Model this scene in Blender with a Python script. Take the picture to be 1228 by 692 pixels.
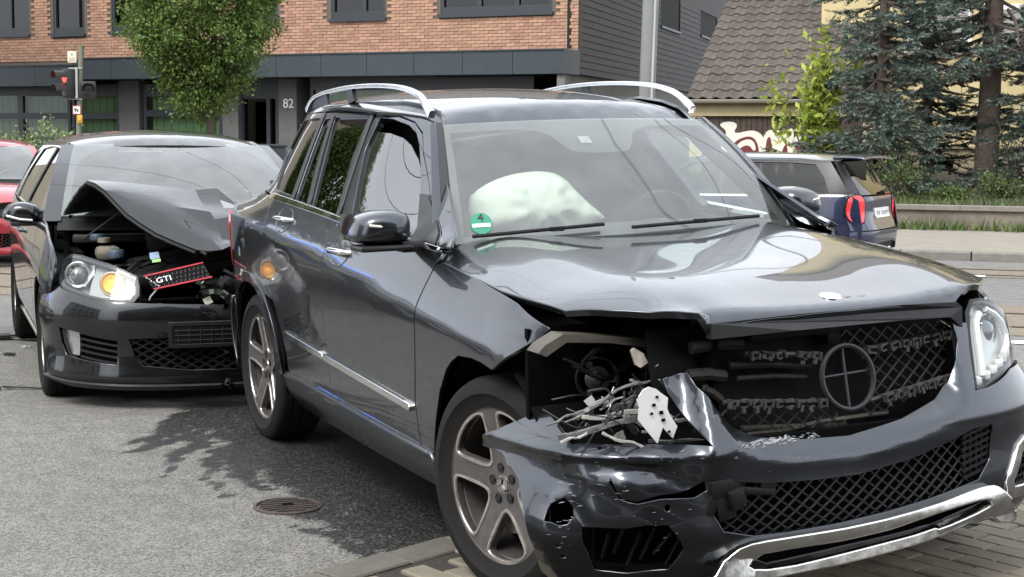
import bpy, bmesh, math, random
import numpy as np
from mathutils import Vector, Matrix
from mathutils.geometry import delaunay_2d_cdt
R = math.radians
scene = bpy.context.scene
for o in list(bpy.data.objects):
    bpy.data.objects.remove(o)
COL = scene.collection

# ------------------------------------------------------------------ camera, sky, sun, exposure
CAM_H, FPX, PITCH, ROLL = 1.467, 1796.9, R(5.818), R(0.399)
cf = Vector((0, math.cos(PITCH), -math.sin(PITCH)))
cr0, cu0 = Vector((1, 0, 0)), Vector((0, math.sin(PITCH), math.cos(PITCH)))
cr = cr0 * math.cos(ROLL) + cu0 * math.sin(ROLL)
cu = cu0 * math.cos(ROLL) - cr0 * math.sin(ROLL)
cam_data = bpy.data.cameras.new('camera')
cam_data.sensor_width = 36.0
cam_data.lens = FPX / 1228 * 36.0
cam_data.clip_start, cam_data.clip_end = 0.05, 3000
cam_data.dof.use_dof = False
cam = bpy.data.objects.new('camera', cam_data)
COL.objects.link(cam)
M = Matrix((cr, cu, -cf)).transposed().to_4x4()
M.translation = (0, 0, CAM_H)
cam.matrix_world = M
scene.camera = cam

SUN_ELEV, SUN_ROT = R(52), R(215)          # high sun behind the cloud, over the camera's left shoulder
world = bpy.data.worlds.new('World'); scene.world = world
world.use_nodes = True
nt = world.node_tree; N = nt.nodes; N.clear()
out = N.new('ShaderNodeOutputWorld'); bg = N.new('ShaderNodeBackground')
sky = N.new('ShaderNodeTexSky'); sky.sky_type = 'NISHITA'; sky.sun_disc = False
sky.sun_elevation = SUN_ELEV; sky.sun_rotation = SUN_ROT
sky.air_density = 1.5; sky.dust_density = 6.0; sky.ozone_density = 0.6
bw = N.new('ShaderNodeRGBToBW')
mixg = N.new('ShaderNodeMix'); mixg.data_type = 'RGBA'; mixg.inputs[0].default_value = 0.90   # overcast: nearly grey
tc = N.new('ShaderNodeTexCoord'); nz = N.new('ShaderNodeTexNoise')
nz.inputs['Scale'].default_value = 2.2; nz.inputs['Detail'].default_value = 5; nz.inputs['Roughness'].default_value = .55
mr = N.new('ShaderNodeMapRange'); mr.inputs[1].default_value = .3; mr.inputs[2].default_value = .7
mr.inputs[3].default_value = .82; mr.inputs[4].default_value = 1.12
even = N.new('ShaderNodeMix'); even.data_type = 'RGBA'; even.inputs[0].default_value = 0.72   # cloud layer evens the sky out
even.inputs[7].default_value = (8.8, 9.3, 10.1, 1)
mul = N.new('ShaderNodeMix'); mul.data_type = 'RGBA'; mul.blend_type = 'MULTIPLY'; mul.inputs[0].default_value = 1
L = nt.links.new
L(sky.outputs[0], bw.inputs[0]); L(sky.outputs[0], mixg.inputs[6]); L(bw.outputs[0], mixg.inputs[7])
L(mixg.outputs[2], even.inputs[6])
L(tc.outputs['Generated'], nz.inputs['Vector']); L(nz.outputs[0], mr.inputs[0])
L(even.outputs[2], mul.inputs[6]); L(mr.outputs[0], mul.inputs[7])
L(mul.outputs[2], bg.inputs[0]); L(bg.outputs[0], out.inputs[0])
bg.inputs[1].default_value = 0.135

sun_d = bpy.data.lights.new('sun', 'SUN'); sun_d.energy = 1.4; sun_d.angle = R(22); sun_d.color = (1, .96, .9)
sun = bpy.data.objects.new('sun', sun_d); COL.objects.link(sun)
sd = Vector((math.sin(SUN_ROT) * math.cos(SUN_ELEV), math.cos(SUN_ROT) * math.cos(SUN_ELEV), math.sin(SUN_ELEV)))
sun.rotation_euler = sd.to_track_quat('Z', 'Y').to_euler()
vs = scene.view_settings
scene.display_settings.display_device = 'sRGB'
vs.view_transform = 'Standard'; vs.look = 'None'; vs.gamma = 1.0; vs.use_curve_mapping = False
vs.exposure = 1.0
scene.cycles.max_bounces = 8; scene.cycles.transparent_max_bounces = 16
scene.cycles.caustics_reflective = False; scene.cycles.caustics_refractive = False

def at(px, py, Y):
    """world point at distance Y along the street axis on the sight line of photo pixel (px, py)"""
    d = cf * FPX + cr * (px - 614) - cu * (py - 346)
    return Vector((0, 0, CAM_H)) + d * (Y / d.y)
# ------------------------------------------------------------------ helpers
def tag(o, label=None, cat=None, group=None, kind=None):
    if label: o['label'] = label
    if cat: o['category'] = cat
    if group: o['group'] = group
    if kind: o['kind'] = kind
    return o

def empty(name, loc=(0, 0, 0), rotz=0, label=None, cat=None, group=None):
    o = bpy.data.objects.new(name, None); COL.objects.link(o)
    o.empty_display_size = .2
    o.location = loc; o.rotation_euler = (0, 0, rotz)
    return tag(o, label, cat, group)

def link(name, me, mats=None, parent=None, smooth=False, angle=None, label=None):
    o = bpy.data.objects.new(name, me); COL.objects.link(o)
    if mats is not None:
        for m in (mats if isinstance(mats, (list, tuple)) else [mats]):
            me.materials.append(m)
    if parent is not None: o.parent = parent
    if smooth:
        me.polygons.foreach_set('use_smooth', [True] * len(me.polygons))
        if angle: me.set_sharp_from_angle(angle=R(angle))
    if label: o['label'] = label
    return o

def mesh_of(verts, faces):
    me = bpy.data.meshes.new('mesh')
    me.from_pydata([tuple(map(float, v)) for v in verts], [], faces)
    me.update()
    return me

class MB:
    """collects simple solids into one mesh"""
    def __init__(s): s.v = []; s.f = []; s.mi = []
    def add(s, v, f, m=0):
        b = len(s.v); s.v += [tuple(map(float, q)) for q in v]; s.f += [tuple(b + i for i in q) for q in f]; s.mi += [m] * len(f)
        return s
    def box(s, c, d, rot=None, m=0, bev=0.0):
        x, y, z = d[0] / 2, d[1] / 2, d[2] / 2
        if bev <= 0:
            v = [Vector((a * x, b * y, c_ * z)) for a in (-1, 1) for b in (-1, 1) for c_ in (-1, 1)]
            f = [(0, 1, 3, 2), (4, 6, 7, 5), (0, 4, 5, 1), (2, 3, 7, 6), (0, 2, 6, 4), (1, 5, 7, 3)]
        else:
            bm = bmesh.new(); bmesh.ops.create_cube(bm, size=1)
            for q in bm.verts: q.co = Vector((q.co.x * d[0], q.co.y * d[1], q.co.z * d[2]))
            bmesh.ops.bevel(bm, geom=bm.edges[:], offset=bev, segments=2, affect='EDGES', profile=.5)
            bm.verts.index_update()
            v = [q.co.copy() for q in bm.verts]; f = [tuple(q.index for q in p.verts) for p in bm.faces]; bm.free()
        if rot is not None: v = [rot @ q for q in v]
        c = Vector(c)
        return s.add([q + c for q in v], f, m)
    def tube(s, pts, r, n=8, m=0, cap=True, closed=False):
        pts = [Vector(p) for p in pts]; k = len(pts)
        rr = r if isinstance(r, (list, tuple)) else [r] * k
        v = []; f = []; up = None
        for i, p in enumerate(pts):
            a = pts[(i - 1) % k] if (closed or i > 0) else p
            b = pts[(i + 1) % k] if (closed or i < k - 1) else p
            t = (b - a).normalized() if (b - a).length > 1e-9 else Vector((0, 0, 1))
            if up is None: up = Vector((0, 0, 1)) if abs(t.z) < .9 else Vector((1, 0, 0))
            x = up.cross(t)
            if x.length < 1e-6: x = Vector((1, 0, 0)).cross(t)
            x.normalize(); up = t.cross(x).normalized()
            for j in range(n):
                an = 2 * math.pi * j / n
                v.append(p + (x * math.cos(an) + up * math.sin(an)) * rr[i])
        for i in range(k if closed else k - 1):
            for j in range(n):
                i2 = (i + 1) % k
                f.append((i * n + j, i * n + (j + 1) % n, i2 * n + (j + 1) % n, i2 * n + j))
        if cap and not closed:
            f.append(tuple(range(n - 1, -1, -1))); f.append(tuple((k - 1) * n + j for j in range(n)))
        return s.add(v, f, m)
    def lathe(s, prof, c=(0, 0, 0), axis='Z', n=32, m=0, closed=False):
        """prof: list of (radius, height along the axis)"""
        v = []; f = []; k = len(prof); c = Vector(c)
        for (r_, h) in prof:
            for j in range(n):
                a = 2 * math.pi * j / n
                x, y = r_ * math.cos(a), r_ * math.sin(a)
                q = {'Z': (x, y, h), 'Y': (x, h, y), 'X': (h, x, y)}[axis]
                v.append(Vector(q) + c)
        for i in range(k if closed else k - 1):
            for j in range(n):
                i2 = (i + 1) % k
                q = (i * n + j, i * n + (j + 1) % n, i2 * n + (j + 1) % n, i2 * n + j)
                f.append(q if axis != 'Y' else q[::-1])
        return s.add(v, f, m)
    def prism(s, poly, h0, h1, fn=None, m=0):
        """polygon (u, v) extruded from h0 to h1; fn maps (u, v, h) to a point"""
        fn = fn or (lambda u, v, h: (u, v, h)); n = len(poly)
        v = [fn(u, w, h0) for u, w in poly] + [fn(u, w, h1) for u, w in poly]
        f = [tuple(range(n - 1, -1, -1)), tuple(range(n, 2 * n))] + [(i, (i + 1) % n, n + (i + 1) % n, n + i) for i in range(n)]
        return s.add(v, f, m)
    def mesh(s):
        me = bpy.data.meshes.new('mesh'); me.from_pydata(s.v, [], s.f)
        if any(s.mi): me.polygons.foreach_set('material_index', s.mi)
        me.update(); return me
    def build(s, name, mats, parent=None, smooth=False, angle=40, label=None, kind=None):
        return tag(link(name, s.mesh(), mats, parent, smooth, angle), label, None, None, kind)

def resample(poly, h, closed=True):
    out_ = []; n = len(poly)
    for i in range(n if closed else n - 1):
        a, b = np.array(poly[i], float), np.array(poly[(i + 1) % n], float)
        k = max(1, int(math.ceil(np.hypot(*(b - a)) / h)))
        for j in range(k): out_.append(a + (b - a) * j / k)
    if not closed: out_.append(np.array(poly[-1], float))
    return out_

def chaikin(poly, it=2, closed=True, keep=()):
    """round a coarse outline; corners whose index is in keep stay sharp"""
    P = [(np.array(p, float), i in keep) for i, p in enumerate(poly)]
    for _ in range(it):
        Q = []; n = len(P)
        rng = range(n) if closed else range(n)
        for i in rng:
            p, k = P[i]
            if k or (not closed and i in (0, n - 1)): Q.append((p, True)); continue
            a = P[(i - 1) % n][0]; b = P[(i + 1) % n][0]
            Q.append((p * .75 + a * .25, False)); Q.append((p * .75 + b * .25, False))
        P = Q
    return [p for p, _ in P]

def area2(p): return sum(p[i][0] * p[(i + 1) % len(p)][1] - p[(i + 1) % len(p)][0] * p[i][1] for i in range(len(p)))

def inset(poly, d):
    n = len(poly); s = 1 if area2(poly) > 0 else -1; o = []
    for i in range(n):
        a, p, b = (np.array(poly[k % n], float) for k in (i - 1, i, i + 1))
        t1 = p - a; t2 = b - p
        n1 = np.array([-t1[1], t1[0]]) / (np.hypot(*t1) + 1e-12); n2 = np.array([-t2[1], t2[0]]) / (np.hypot(*t2) + 1e-12)
        m = n1 + n2; m = m / max(.35, np.dot(m, m) / 2) if np.dot(m, m) > 1e-9 else n1
        o.append(p + s * d * m / 1.0)
    return o

def inside(P, poly):
    P = np.asarray(P, float); x, y = P[:, 0], P[:, 1]; r = np.zeros(len(P), bool); n = len(poly)
    for i in range(n):
        x1, y1 = poly[i]; x2, y2 = poly[(i + 1) % n]
        c = ((y1 > y) != (y2 > y)) & (x < (x2 - x1) * (y - y1) / ((y2 - y1) if y2 != y1 else 1e-12) + x1)
        r ^= c
    return r

def seg_dist(P, poly):
    P = np.asarray(P, float); d = np.full(len(P), 1e9)
    for i in range(len(poly)):
        a = np.array(poly[i]); b = np.array(poly[(i + 1) % len(poly)]); t = b - a
        k = np.clip(((P - a) @ t) / (t @ t + 1e-12), 0, 1)
        d = np.minimum(d, np.hypot(*(P - a - k[:, None] * t).T))
    return d

def tri2d(poly, holes=(), h=.05):
    rings = [list(poly)] + [list(q) for q in holes]
    V = []; E = []
    for r_ in rings:
        b = len(V); V += [tuple(p) for p in r_]; E += [(b + i, b + (i + 1) % len(r_)) for i in range(len(r_))]
    nb = len(V)
    A = np.array(poly); x0, y0 = A.min(0); x1, y1 = A.max(0)
    gx = np.arange(x0 + h * .5, x1, h); gy = np.arange(y0 + h * .5, y1, h * .866)
    if len(gx) and len(gy):
        G = np.array([(x + (h * .5 if j % 2 else 0), y) for j, y in enumerate(gy) for x in gx])
        ok = inside(G, poly)
        for q in holes: ok &= ~inside(G, q)
        G = G[ok]
        for r_ in rings:
            if len(G): G = G[seg_dist(G, r_) > h * .55]
        V += [tuple(p) for p in G]
    r = delaunay_2d_cdt([Vector(p) for p in V], E, [], 1 if not holes else 0, 1e-7)
    nv = np.array([tuple(p) for p in r[0]]); F = [tuple(f) for f in r[2]]
    C = np.array([nv[list(f)].mean(0) for f in F])
    ok = inside(C, poly)
    for q in holes: ok &= ~inside(C, q)
    F = [f for f, k in zip(F, ok) if k]
    F2 = []
    for f in F:
        a, b, c = nv[f[0]], nv[f[1]], nv[f[2]]
        F2.append(f if (b[0] - a[0]) * (c[1] - a[1]) - (b[1] - a[1]) * (c[0] - a[0]) > 0 else f[::-1])
    return nv, F2

def surf_normals(fn, uv, flip):
    e = 2e-4; u, v = uv[:, 0], uv[:, 1]
    du = fn(u + e, v) - fn(u - e, v); dv = fn(u, v + e) - fn(u, v - e)
    n = np.cross(du, dv); n /= np.linalg.norm(n, axis=1)[:, None] + 1e-15
    return -n if flip else n

def panel(name, poly, fn, mat, parent=None, h=.05, thick=.014, gap=.003, edge=.0025, holes=(), flip=False, lift=0., round_=0, keep=(), mirror=False, label=None):
    """A sheet-metal panel: the outline poly (u, v) is filled, laid on the surface fn(u, v), given rolled edges and a return flange.
    Normals are those of the surface itself, so the paint reflects smoothly."""
    if round_: poly = chaikin(poly, round_, True, keep)
    if gap: poly = inset(poly, gap)
    poly = resample(poly, h)
    hol = [resample(inset(q[::-1] if area2(q) > 0 else q, 0) if False else q, h * .8) for q in holes]
    nv, F = tri2d(poly, hol, h)
    P = fn(nv[:, 0], nv[:, 1]); n = surf_normals(fn, nv, flip); P = P + n * lift
    if flip: F = [f[::-1] for f in F]
    # boundary loops
    ed = {}
    for f in F:
        for i in range(3):
            a, b = f[i], f[(i + 1) % 3]; ed[(a, b)] = 1
    bnd = {a: b for (a, b) in ed if (b, a) not in ed}
    V = [tuple(p) for p in P]; NN = [tuple(q) for q in n]; FF = [tuple(f) for f in F]
    done = set()
    for st in list(bnd):
        if st in done: continue
        loop = []; c = st
        while c not in done and c in bnd: done.add(c); loop.append(c); c = bnd[c]
        k = len(loop)
        if k < 3: continue
        rings = [loop]
        Pl = P[loop]; nl = n[loop]
        t = np.roll(Pl, -1, 0) - np.roll(Pl, 1, 0); t /= np.linalg.norm(t, axis=1)[:, None] + 1e-12
        o = np.cross(t, nl); o /= np.linalg.norm(o, axis=1)[:, None] + 1e-12
        for (oo, dd, wo, wn) in ((edge * .7, edge * .3, .7, .7), (edge, edge, 1, .05), (edge, max(thick, edge * 1.5), 1, 0)):
            b = len(V); q = Pl + o * oo - nl * dd; m = o * wo + nl * wn; m /= np.linalg.norm(m, axis=1)[:, None]
            V += [tuple(x) for x in q]; NN += [tuple(x) for x in m]; rings.append(list(range(b, b + k)))
        for r0, r1 in zip(rings[:-1], rings[1:]):
            for i in range(k):
                j = (i + 1) % k
                FF.append((r0[i], r1[i], r1[j], r0[j]))
    if mirror:
        V = [(x, -y, z) for x, y, z in V]; NN = [(x, -y, z) for x, y, z in NN]; FF = [f[::-1] for f in FF]
    me = mesh_of(V, FF)
    o = link(name, me, mat, parent, True)
    me.normals_split_custom_set_from_vertices(NN)
    if label: o['label'] = label
    return o

def grid_sheet(name, P, mat, parent=None, thick=.01, smooth=True, angle=None, closed_u=False):
    """P[i][j] grid of points -> solid sheet"""
    P = np.asarray(P, float); n, m = P.shape[:2]
    V = P.reshape(-1, 3); F = []
    for i in range(n - 1):
        for j in range(m - 1):
            F.append((i * m + j, i * m + j + 1, (i + 1) * m + j + 1, (i + 1) * m + j))
    me = mesh_of(V, F)
    bm = bmesh.new(); bm.from_mesh(me); bmesh.ops.recalc_face_normals(bm, faces=bm.faces[:])
    if thick: bmesh.ops.solidify(bm, geom=bm.faces[:], thickness=thick)
    bm.to_mesh(me); bm.free()
    return link(name, me, mat, parent, smooth, angle)

def catmull(pts, k=8, closed=False):
    pts = [np.array(p, float) for p in pts]; n = len(pts); o = []
    for i in range(n if closed else n - 1):
        g = lambda q: pts[q % n] if closed else pts[min(max(q, 0), n - 1)]
        p0, p1, p2, p3 = g(i - 1), g(i), g(i + 1), g(i + 2)
        for j in range(k):
            t = j / k
            o.append(.5 * ((2 * p1) + (-p0 + p2) * t + (2 * p0 - 5 * p1 + 4 * p2 - p3) * t * t + (-p0 + 3 * p1 - 3 * p2 + p3) * t ** 3))
    if not closed: o.append(pts[-1])
    return o

def cat_grid(ctrl, ku=6, kv=6):
    C = np.asarray(ctrl, float)
    A = np.array([catmull(list(r_), kv) for r_ in C])
    B = np.array([catmull(list(A[:, j]), ku) for j in range(A.shape[1])])
    return B.transpose(1, 0, 2)

def copy_part(src, parent):
    c = src.copy(); COL.objects.link(c); c.parent = parent
    for ch in src.children:
        d = ch.copy(); COL.objects.link(d); d.parent = c
        for g in ch.children:
            e = g.copy(); COL.objects.link(e); e.parent = d
    return c

# ------------------------------------------------------------------ materials
MATS = {}
def mat(name, col, rough=.5, metal=0., coat=0., coat_r=.03, spec=.5, noise=None, bump=None, emit=None, rnd=None, alpha=None):
    """noise=(scale, amount, roughness spread), bump=(scale, strength, distance), rnd = colour spread from piece to piece"""
    m = bpy.data.materials.new(name); m.use_nodes = True
    nt = m.node_tree; b = nt.nodes['Principled BSDF']
    b.inputs['Base Color'].default_value = (*col, 1); b.inputs['Roughness'].default_value = rough
    b.inputs['Metallic'].default_value = metal; b.inputs['Specular IOR Level'].default_value = spec
    b.inputs['Coat Weight'].default_value = coat; b.inputs['Coat Roughness'].default_value = coat_r
    if emit: b.inputs['Emission Color'].default_value = (*emit[0], 1); b.inputs['Emission Strength'].default_value = emit[1]
    N = nt.nodes; L = nt.links.new
    tc = N.new('ShaderNodeTexCoord')
    src = None
    if noise or rnd:
        hsv = N.new('ShaderNodeHueSaturation'); hsv.inputs['Color'].default_value = (*col, 1)
        val = None
        if noise:
            nz = N.new('ShaderNodeTexNoise'); nz.inputs['Scale'].default_value = noise[0]; nz.inputs['Detail'].default_value = 8
            nz.inputs['Roughness'].default_value = .65
            L(tc.outputs['Object'], nz.inputs['Vector'])
            mr = N.new('ShaderNodeMapRange'); mr.inputs[1].default_value = .3; mr.inputs[2].default_value = .7
            mr.inputs[3].default_value = 1 - noise[1]; mr.inputs[4].default_value = 1 + noise[1]
            L(nz.outputs[0], mr.inputs[0]); val = mr.outputs[0]
            if len(noise) > 2 and noise[2]:
                m2 = N.new('ShaderNodeMapRange'); m2.inputs[1].default_value = .3; m2.inputs[2].default_value = .7
                m2.inputs[3].default_value = max(0, rough - noise[2]); m2.inputs[4].default_value = min(1, rough + noise[2])
                L(nz.outputs[0], m2.inputs[0]); L(m2.outputs[0], b.inputs['Roughness'])
        if rnd:
            g = N.new('ShaderNodeNewGeometry'); oi = N.new('ShaderNodeObjectInfo')
            ad = N.new('ShaderNodeMath'); ad.operation = 'ADD'; fr = N.new('ShaderNodeMath'); fr.operation = 'FRACT'
            L(g.outputs['Random Per Island'], ad.inputs[0]); L(oi.outputs['Random'], ad.inputs[1]); L(ad.outputs[0], fr.inputs[0])
            mr = N.new('ShaderNodeMapRange'); mr.inputs[3].default_value = 1 - rnd; mr.inputs[4].default_value = 1 + rnd
            L(fr.outputs[0], mr.inputs[0])
            hr = N.new('ShaderNodeMapRange'); hr.inputs[3].default_value = .5 - rnd * .06; hr.inputs[4].default_value = .5 + rnd * .06
            fm = N.new('ShaderNodeMath'); fm.operation = 'MULTIPLY'; fm.inputs[1].default_value = 7.31
            f2 = N.new('ShaderNodeMath'); f2.operation = 'FRACT'
            L(fr.outputs[0], fm.inputs[0]); L(fm.outputs[0], f2.inputs[0]); L(f2.outputs[0], hr.inputs[0]); L(hr.outputs[0], hsv.inputs['Hue'])
            if val is None: val = mr.outputs[0]
            else:
                mm = N.new('ShaderNodeMath'); mm.operation = 'MULTIPLY'; L(val, mm.inputs[0]); L(mr.outputs[0], mm.inputs[1]); val = mm.outputs[0]
        L(val, hsv.inputs['Value']); L(hsv.outputs[0], b.inputs['Base Color'])
    if bump:
        nb = N.new('ShaderNodeTexNoise'); nb.inputs['Scale'].default_value = bump[0]; nb.inputs['Detail'].default_value = 6
        L(tc.outputs['Object'], nb.inputs['Vector'])
        bp = N.new('ShaderNodeBump'); bp.inputs['Strength'].default_value = bump[1]; bp.inputs['Distance'].default_value = bump[2] if len(bump) > 2 else .01
        L(nb.outputs[0], bp.inputs['Height']); L(bp.outputs[0], b.inputs['Normal'])
    MATS[name] = m
    return m

def glass(name, tint, refl=1.5, haze=.0, rough=.0, haze_col=(.6, .62, .6)):
    """a thin pane: mirror-like by Fresnel, otherwise see-through with a tint, and a pale diffuse film painting in milky sky reflection"""
    m = bpy.data.materials.new(name); m.use_nodes = True
    nt = m.node_tree; N = nt.nodes; L = nt.links.new; N.clear()
    o = N.new('ShaderNodeOutputMaterial'); tr = N.new('ShaderNodeBsdfTransparent'); gl = N.new('ShaderNodeBsdfGlossy')
    tr.inputs[0].default_value = (*tint, 1); gl.inputs['Roughness'].default_value = rough; gl.inputs[0].default_value = (1, 1, 1, 1)
    fr = N.new('ShaderNodeFresnel'); fr.inputs[0].default_value = refl
    mx = N.new('ShaderNodeMixShader'); ge = N.new('ShaderNodeNewGeometry'); bf = N.new('ShaderNodeMath'); bf.operation = 'SUBTRACT'; bf.inputs[0].default_value = 1.0; L(ge.outputs['Backfacing'], bf.inputs[1])
    ff = N.new('ShaderNodeMath'); ff.operation = 'MULTIPLY'; L(fr.outputs[0], ff.inputs[0]); L(bf.outputs[0], ff.inputs[1]); L(ff.outputs[0], mx.inputs[0])   # the inner face of the pane adds no second mirror
    df = N.new('ShaderNodeBsdfDiffuse'); df.inputs[0].default_value = (*haze_col, 1)  # pale diffuse share paints in the milky sky reflection
    m2 = N.new('ShaderNodeMixShader')
    nz = N.new('ShaderNodeTexNoise'); nz.inputs['Scale'].default_value = 6; nz.inputs['Detail'].default_value = 6
    tc = N.new('ShaderNodeTexCoord'); L(tc.outputs['Object'], nz.inputs['Vector'])
    mr = N.new('ShaderNodeMapRange'); mr.inputs[1].default_value = .35; mr.inputs[2].default_value = .65
    mr.inputs[3].default_value = haze * .7; mr.inputs[4].default_value = haze * 1.3
    L(nz.outputs[0], mr.inputs[0]); L(mr.outputs[0], m2.inputs[0])
    L(tr.outputs[0], m2.inputs[1]); L(df.outputs[0], m2.inputs[2])
    L(m2.outputs[0], mx.inputs[1]); L(gl.outputs[0], mx.inputs[2]); L(mx.outputs[0], o.inputs[0])
    MATS[name] = m
    return m

paint_suv = mat('graphite_metallic_paint', (.047, .052, .062), .30, .96, 1., .015, noise=(9, .06, .05))
paint_hatch = mat('dark_grey_paint', (.020, .0215, .023), .30, .9, 1., .015, noise=(9, .06, .05))
paint_blue = mat('dark_blue_paint', (.007, .012, .045), .35, .2, 1., .03)
paint_red = mat('red_paint', (.30, .012, .022), .35, .1, 1., .03)
rubber = mat('tyre_rubber', (.013, .0122, .012), .78, spec=.2, noise=(30, .25, .08), bump=(60, .25, .004))
black = mat('black_plastic', (.0075, .0075, .008), .5, spec=.25, noise=(25, .2, .1))
satin = mat('satin_black_trim', (.014, .014, .0155), .38)
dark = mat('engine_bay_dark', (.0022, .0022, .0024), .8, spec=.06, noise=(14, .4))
chrome = mat('chrome', (.82, .82, .80), .10, 1., noise=(12, .05, .05))
worn_chrome = mat('worn_chrome', (.72, .71, .67), .20, 1., noise=(16, .12, .1), bump=(40, .15, .003))
alu = mat('brushed_aluminium', (.62, .63, .66), .26, .92, noise=(20, .04, .06))
alloy = mat('alloy_rim_dirty', (.125, .115, .110), .42, .55, .3, noise=(18, .22, .1))
alloy_cut = mat('alloy_machined', (.56, .52, .48), .30, .85, noise=(22, .15, .08))
steel = mat('bare_steel', (.36, .36, .35), .38, .9, noise=(20, .25, .12), bump=(50, .3, .004))
disc_m = mat('brake_disc', (.42, .40, .37), .4, .8)
liner = mat('wheel_liner', (.005, .005, .005), .9, spec=.1, bump=(50, .6, .01))
beige_metal = mat('primed_crossmember', (.080, .072, .056), .5, .2, noise=(12, .3, .1))
white_plastic = mat('white_plastic', (.80, .80, .78), .4, noise=(10, .06)); grey_plastic = mat('grey_lamp_plastic', (.24, .24, .235), .35, .1, noise=(40, .4, .1))
airbag_m = mat('airbag_cloth', (.50, .52, .46), .85, bump=(40, .15, .004))
seat_m = mat('seat_cloth', (.035, .035, .037), .85, bump=(120, .3, .003))
trim_in = mat('interior_trim', (.05, .05, .052), .6, noise=(12, .15))
headliner = mat('headliner_cloth', (.30, .30, .28), .9)
scr_glass = glass('windscreen_glass', (.84, .91, .86), 1.95, .08)
side_glass = glass('side_glass', (.70, .76, .73), 2.4, .02)
dark_glass = glass('privacy_glass', (.05, .055, .055), 2.0, .0)
lamp_glass = glass('lamp_lens', (.93, .95, .95), 1.38, .03)
frit = mat('glass_edge_band', (.030, .031, .032), .6)
red_lens = mat('red_lens', (.42, .012, .018), .18, 0, 1., noise=(30, .15))
red_lit = mat('lit_red_lens', (.42, .008, .012), .2, 0, 1., emit=((1., .02, .03), .28))
amber = mat('amber_bulb', (.9, .42, .05), .3, emit=((1., .42, .05), 1.2))

def text_curve(name, body, size, matx, material, parent=None, ext=.004, align='CENTER'):
    cu_ = bpy.data.curves.new(name, 'FONT'); cu_.body = body; cu_.size = size; cu_.extrude = ext; cu_.align_x = align; cu_.align_y = 'CENTER'; cu_.resolution_u = 3
    t_ = bpy.data.objects.new('lettering', cu_); me = bpy.data.meshes.new_from_object(t_); bpy.data.objects.remove(t_); bpy.data.curves.remove(cu_)
    o = link(name, me, material, parent); o.matrix_local = matx
    return o
# ------------------------------------------------------------------ body surfaces of the two wrecked cars (car frames: x forward, y left, z up)
def spl(xs,ys):  # natural cubic spline, C2
    xs=np.asarray(xs,float);ys=np.asarray(ys,float);n=len(xs);h=np.diff(xs)
    A=np.zeros((n,n));b=np.zeros(n);A[0,0]=A[-1,-1]=1
    for i in range(1,n-1):
        A[i,i-1]=h[i-1];A[i,i]=2*(h[i-1]+h[i]);A[i,i+1]=h[i];b[i]=6*((ys[i+1]-ys[i])/h[i]-(ys[i]-ys[i-1])/h[i-1])
    M=np.linalg.solve(A,b)
    s0=(ys[1]-ys[0])/h[0]-h[0]*M[1]/6; s1=(ys[-1]-ys[-2])/h[-1]+h[-1]*M[-2]/6
    def f(x):
        x=np.asarray(x,float);xc=np.clip(x,xs[0],xs[-1]);i=np.clip(np.searchsorted(xs,xc)-1,0,n-2)
        a=(xs[i+1]-xc);c=(xc-xs[i]);hh=h[i]
        r=(M[i]*a**3+M[i+1]*c**3)/(6*hh)+(ys[i]/hh-M[i]*hh/6)*a+(ys[i+1]/hh-M[i+1]*hh/6)*c
        return r+np.where(x<xs[0],(x-xs[0])*s0,0)+np.where(x>xs[-1],(x-xs[-1])*s1,0)
    return f
sp=lambda x,w: w*np.logaddexp(0,np.asarray(x,float)/w)   # soft ramp
# ---- SUV surfaces (car frame: x forward, y left, z up; origin on the ground under front axle)
_zc=spl([-3.4,-2.4,-1.7,-1.1,-.4,.4],[1.11,1.06,1.01,.95,.875,.80])
_zb=spl([-3.3,-2.6,-1.33,-.5,.2],[1.235,1.21,1.143,1.11,1.09])
def G_side(x,z):
    x=np.asarray(x,float);z=np.asarray(z,float)
    zc=_zc(x)
    t=z-zc
    up=sp(t,.012); lo=sp(-t,.02)
    y=.930-.40*up-.05*up*up*np.clip(1-up/.8,0,1)-.06*lo*lo-.55*sp(.36-z,.03)
    zb=_zb(x)
    g=sp(z-zb,.02); k=(lambda t:t*t*(3-2*t))(np.clip((x+1.55)/.85,0,1)); led=.5+.5*np.tanh((z-zb-.018)/.010); y=y-led*(.003+.025*k)-(.10+.17*k)*g-.09*g*g
    y=y-.6*sp(z-1.60,.02)
    y=y-.14*sp(x-.05,.06)**2/.6-.42*sp(x-.36,.05)
    y=y-.42*np.clip((z-1.13)/.12,0,1)*sp(-2.36-x,.05)**2
    y=y-.10*sp(-2.75-x,.08)**2/.5-.30*sp(-3.32-x,.05)
    return np.stack(np.broadcast_arrays(x,-y,z),-1)
_hx=spl([-.70,-.3,.1,.45,.66,.715,.742,.76],[1.118,1.092,1.057,1.016,.978,.963,.938,.900])
_hy=spl([0,.25,.45,.58,.68,.76,.84],[0,.003,.014,.014,-.004,-.022,-.05])
def G_hood(x,y):
    x=np.asarray(x,float);y=np.asarray(y,float);a=np.abs(y)
    xx=x+.045*(a/.5)**2*np.clip((x+.2)/.8,0,1.2); lim=.80-.10*(lambda t:t*t*(3-2*t))(np.clip((a-.47)/.05,0,1)); xx=lim-sp(lim-xx,.012)   # only the middle rolls down over the grille
    z=_hx(xx)+_hy(a)
    return np.stack(np.broadcast_arrays(x,y,z),-1)
_rx=spl([-3.35,-2.9,-2.4,-2.0,-1.6,-1.35,-1.2,-1.09,-1.03],[1.600,1.650,1.682,1.688,1.668,1.645,1.625,1.598,1.562])
def G_roof(x,y):
    x=np.asarray(x,float);y=np.asarray(y,float)
    z=_rx(x+.05*(y/.6)**2)-.035*(y/.6)**2-.02*(y/.6)**6
    return np.stack(np.broadcast_arrays(x,y,z),-1)
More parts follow.
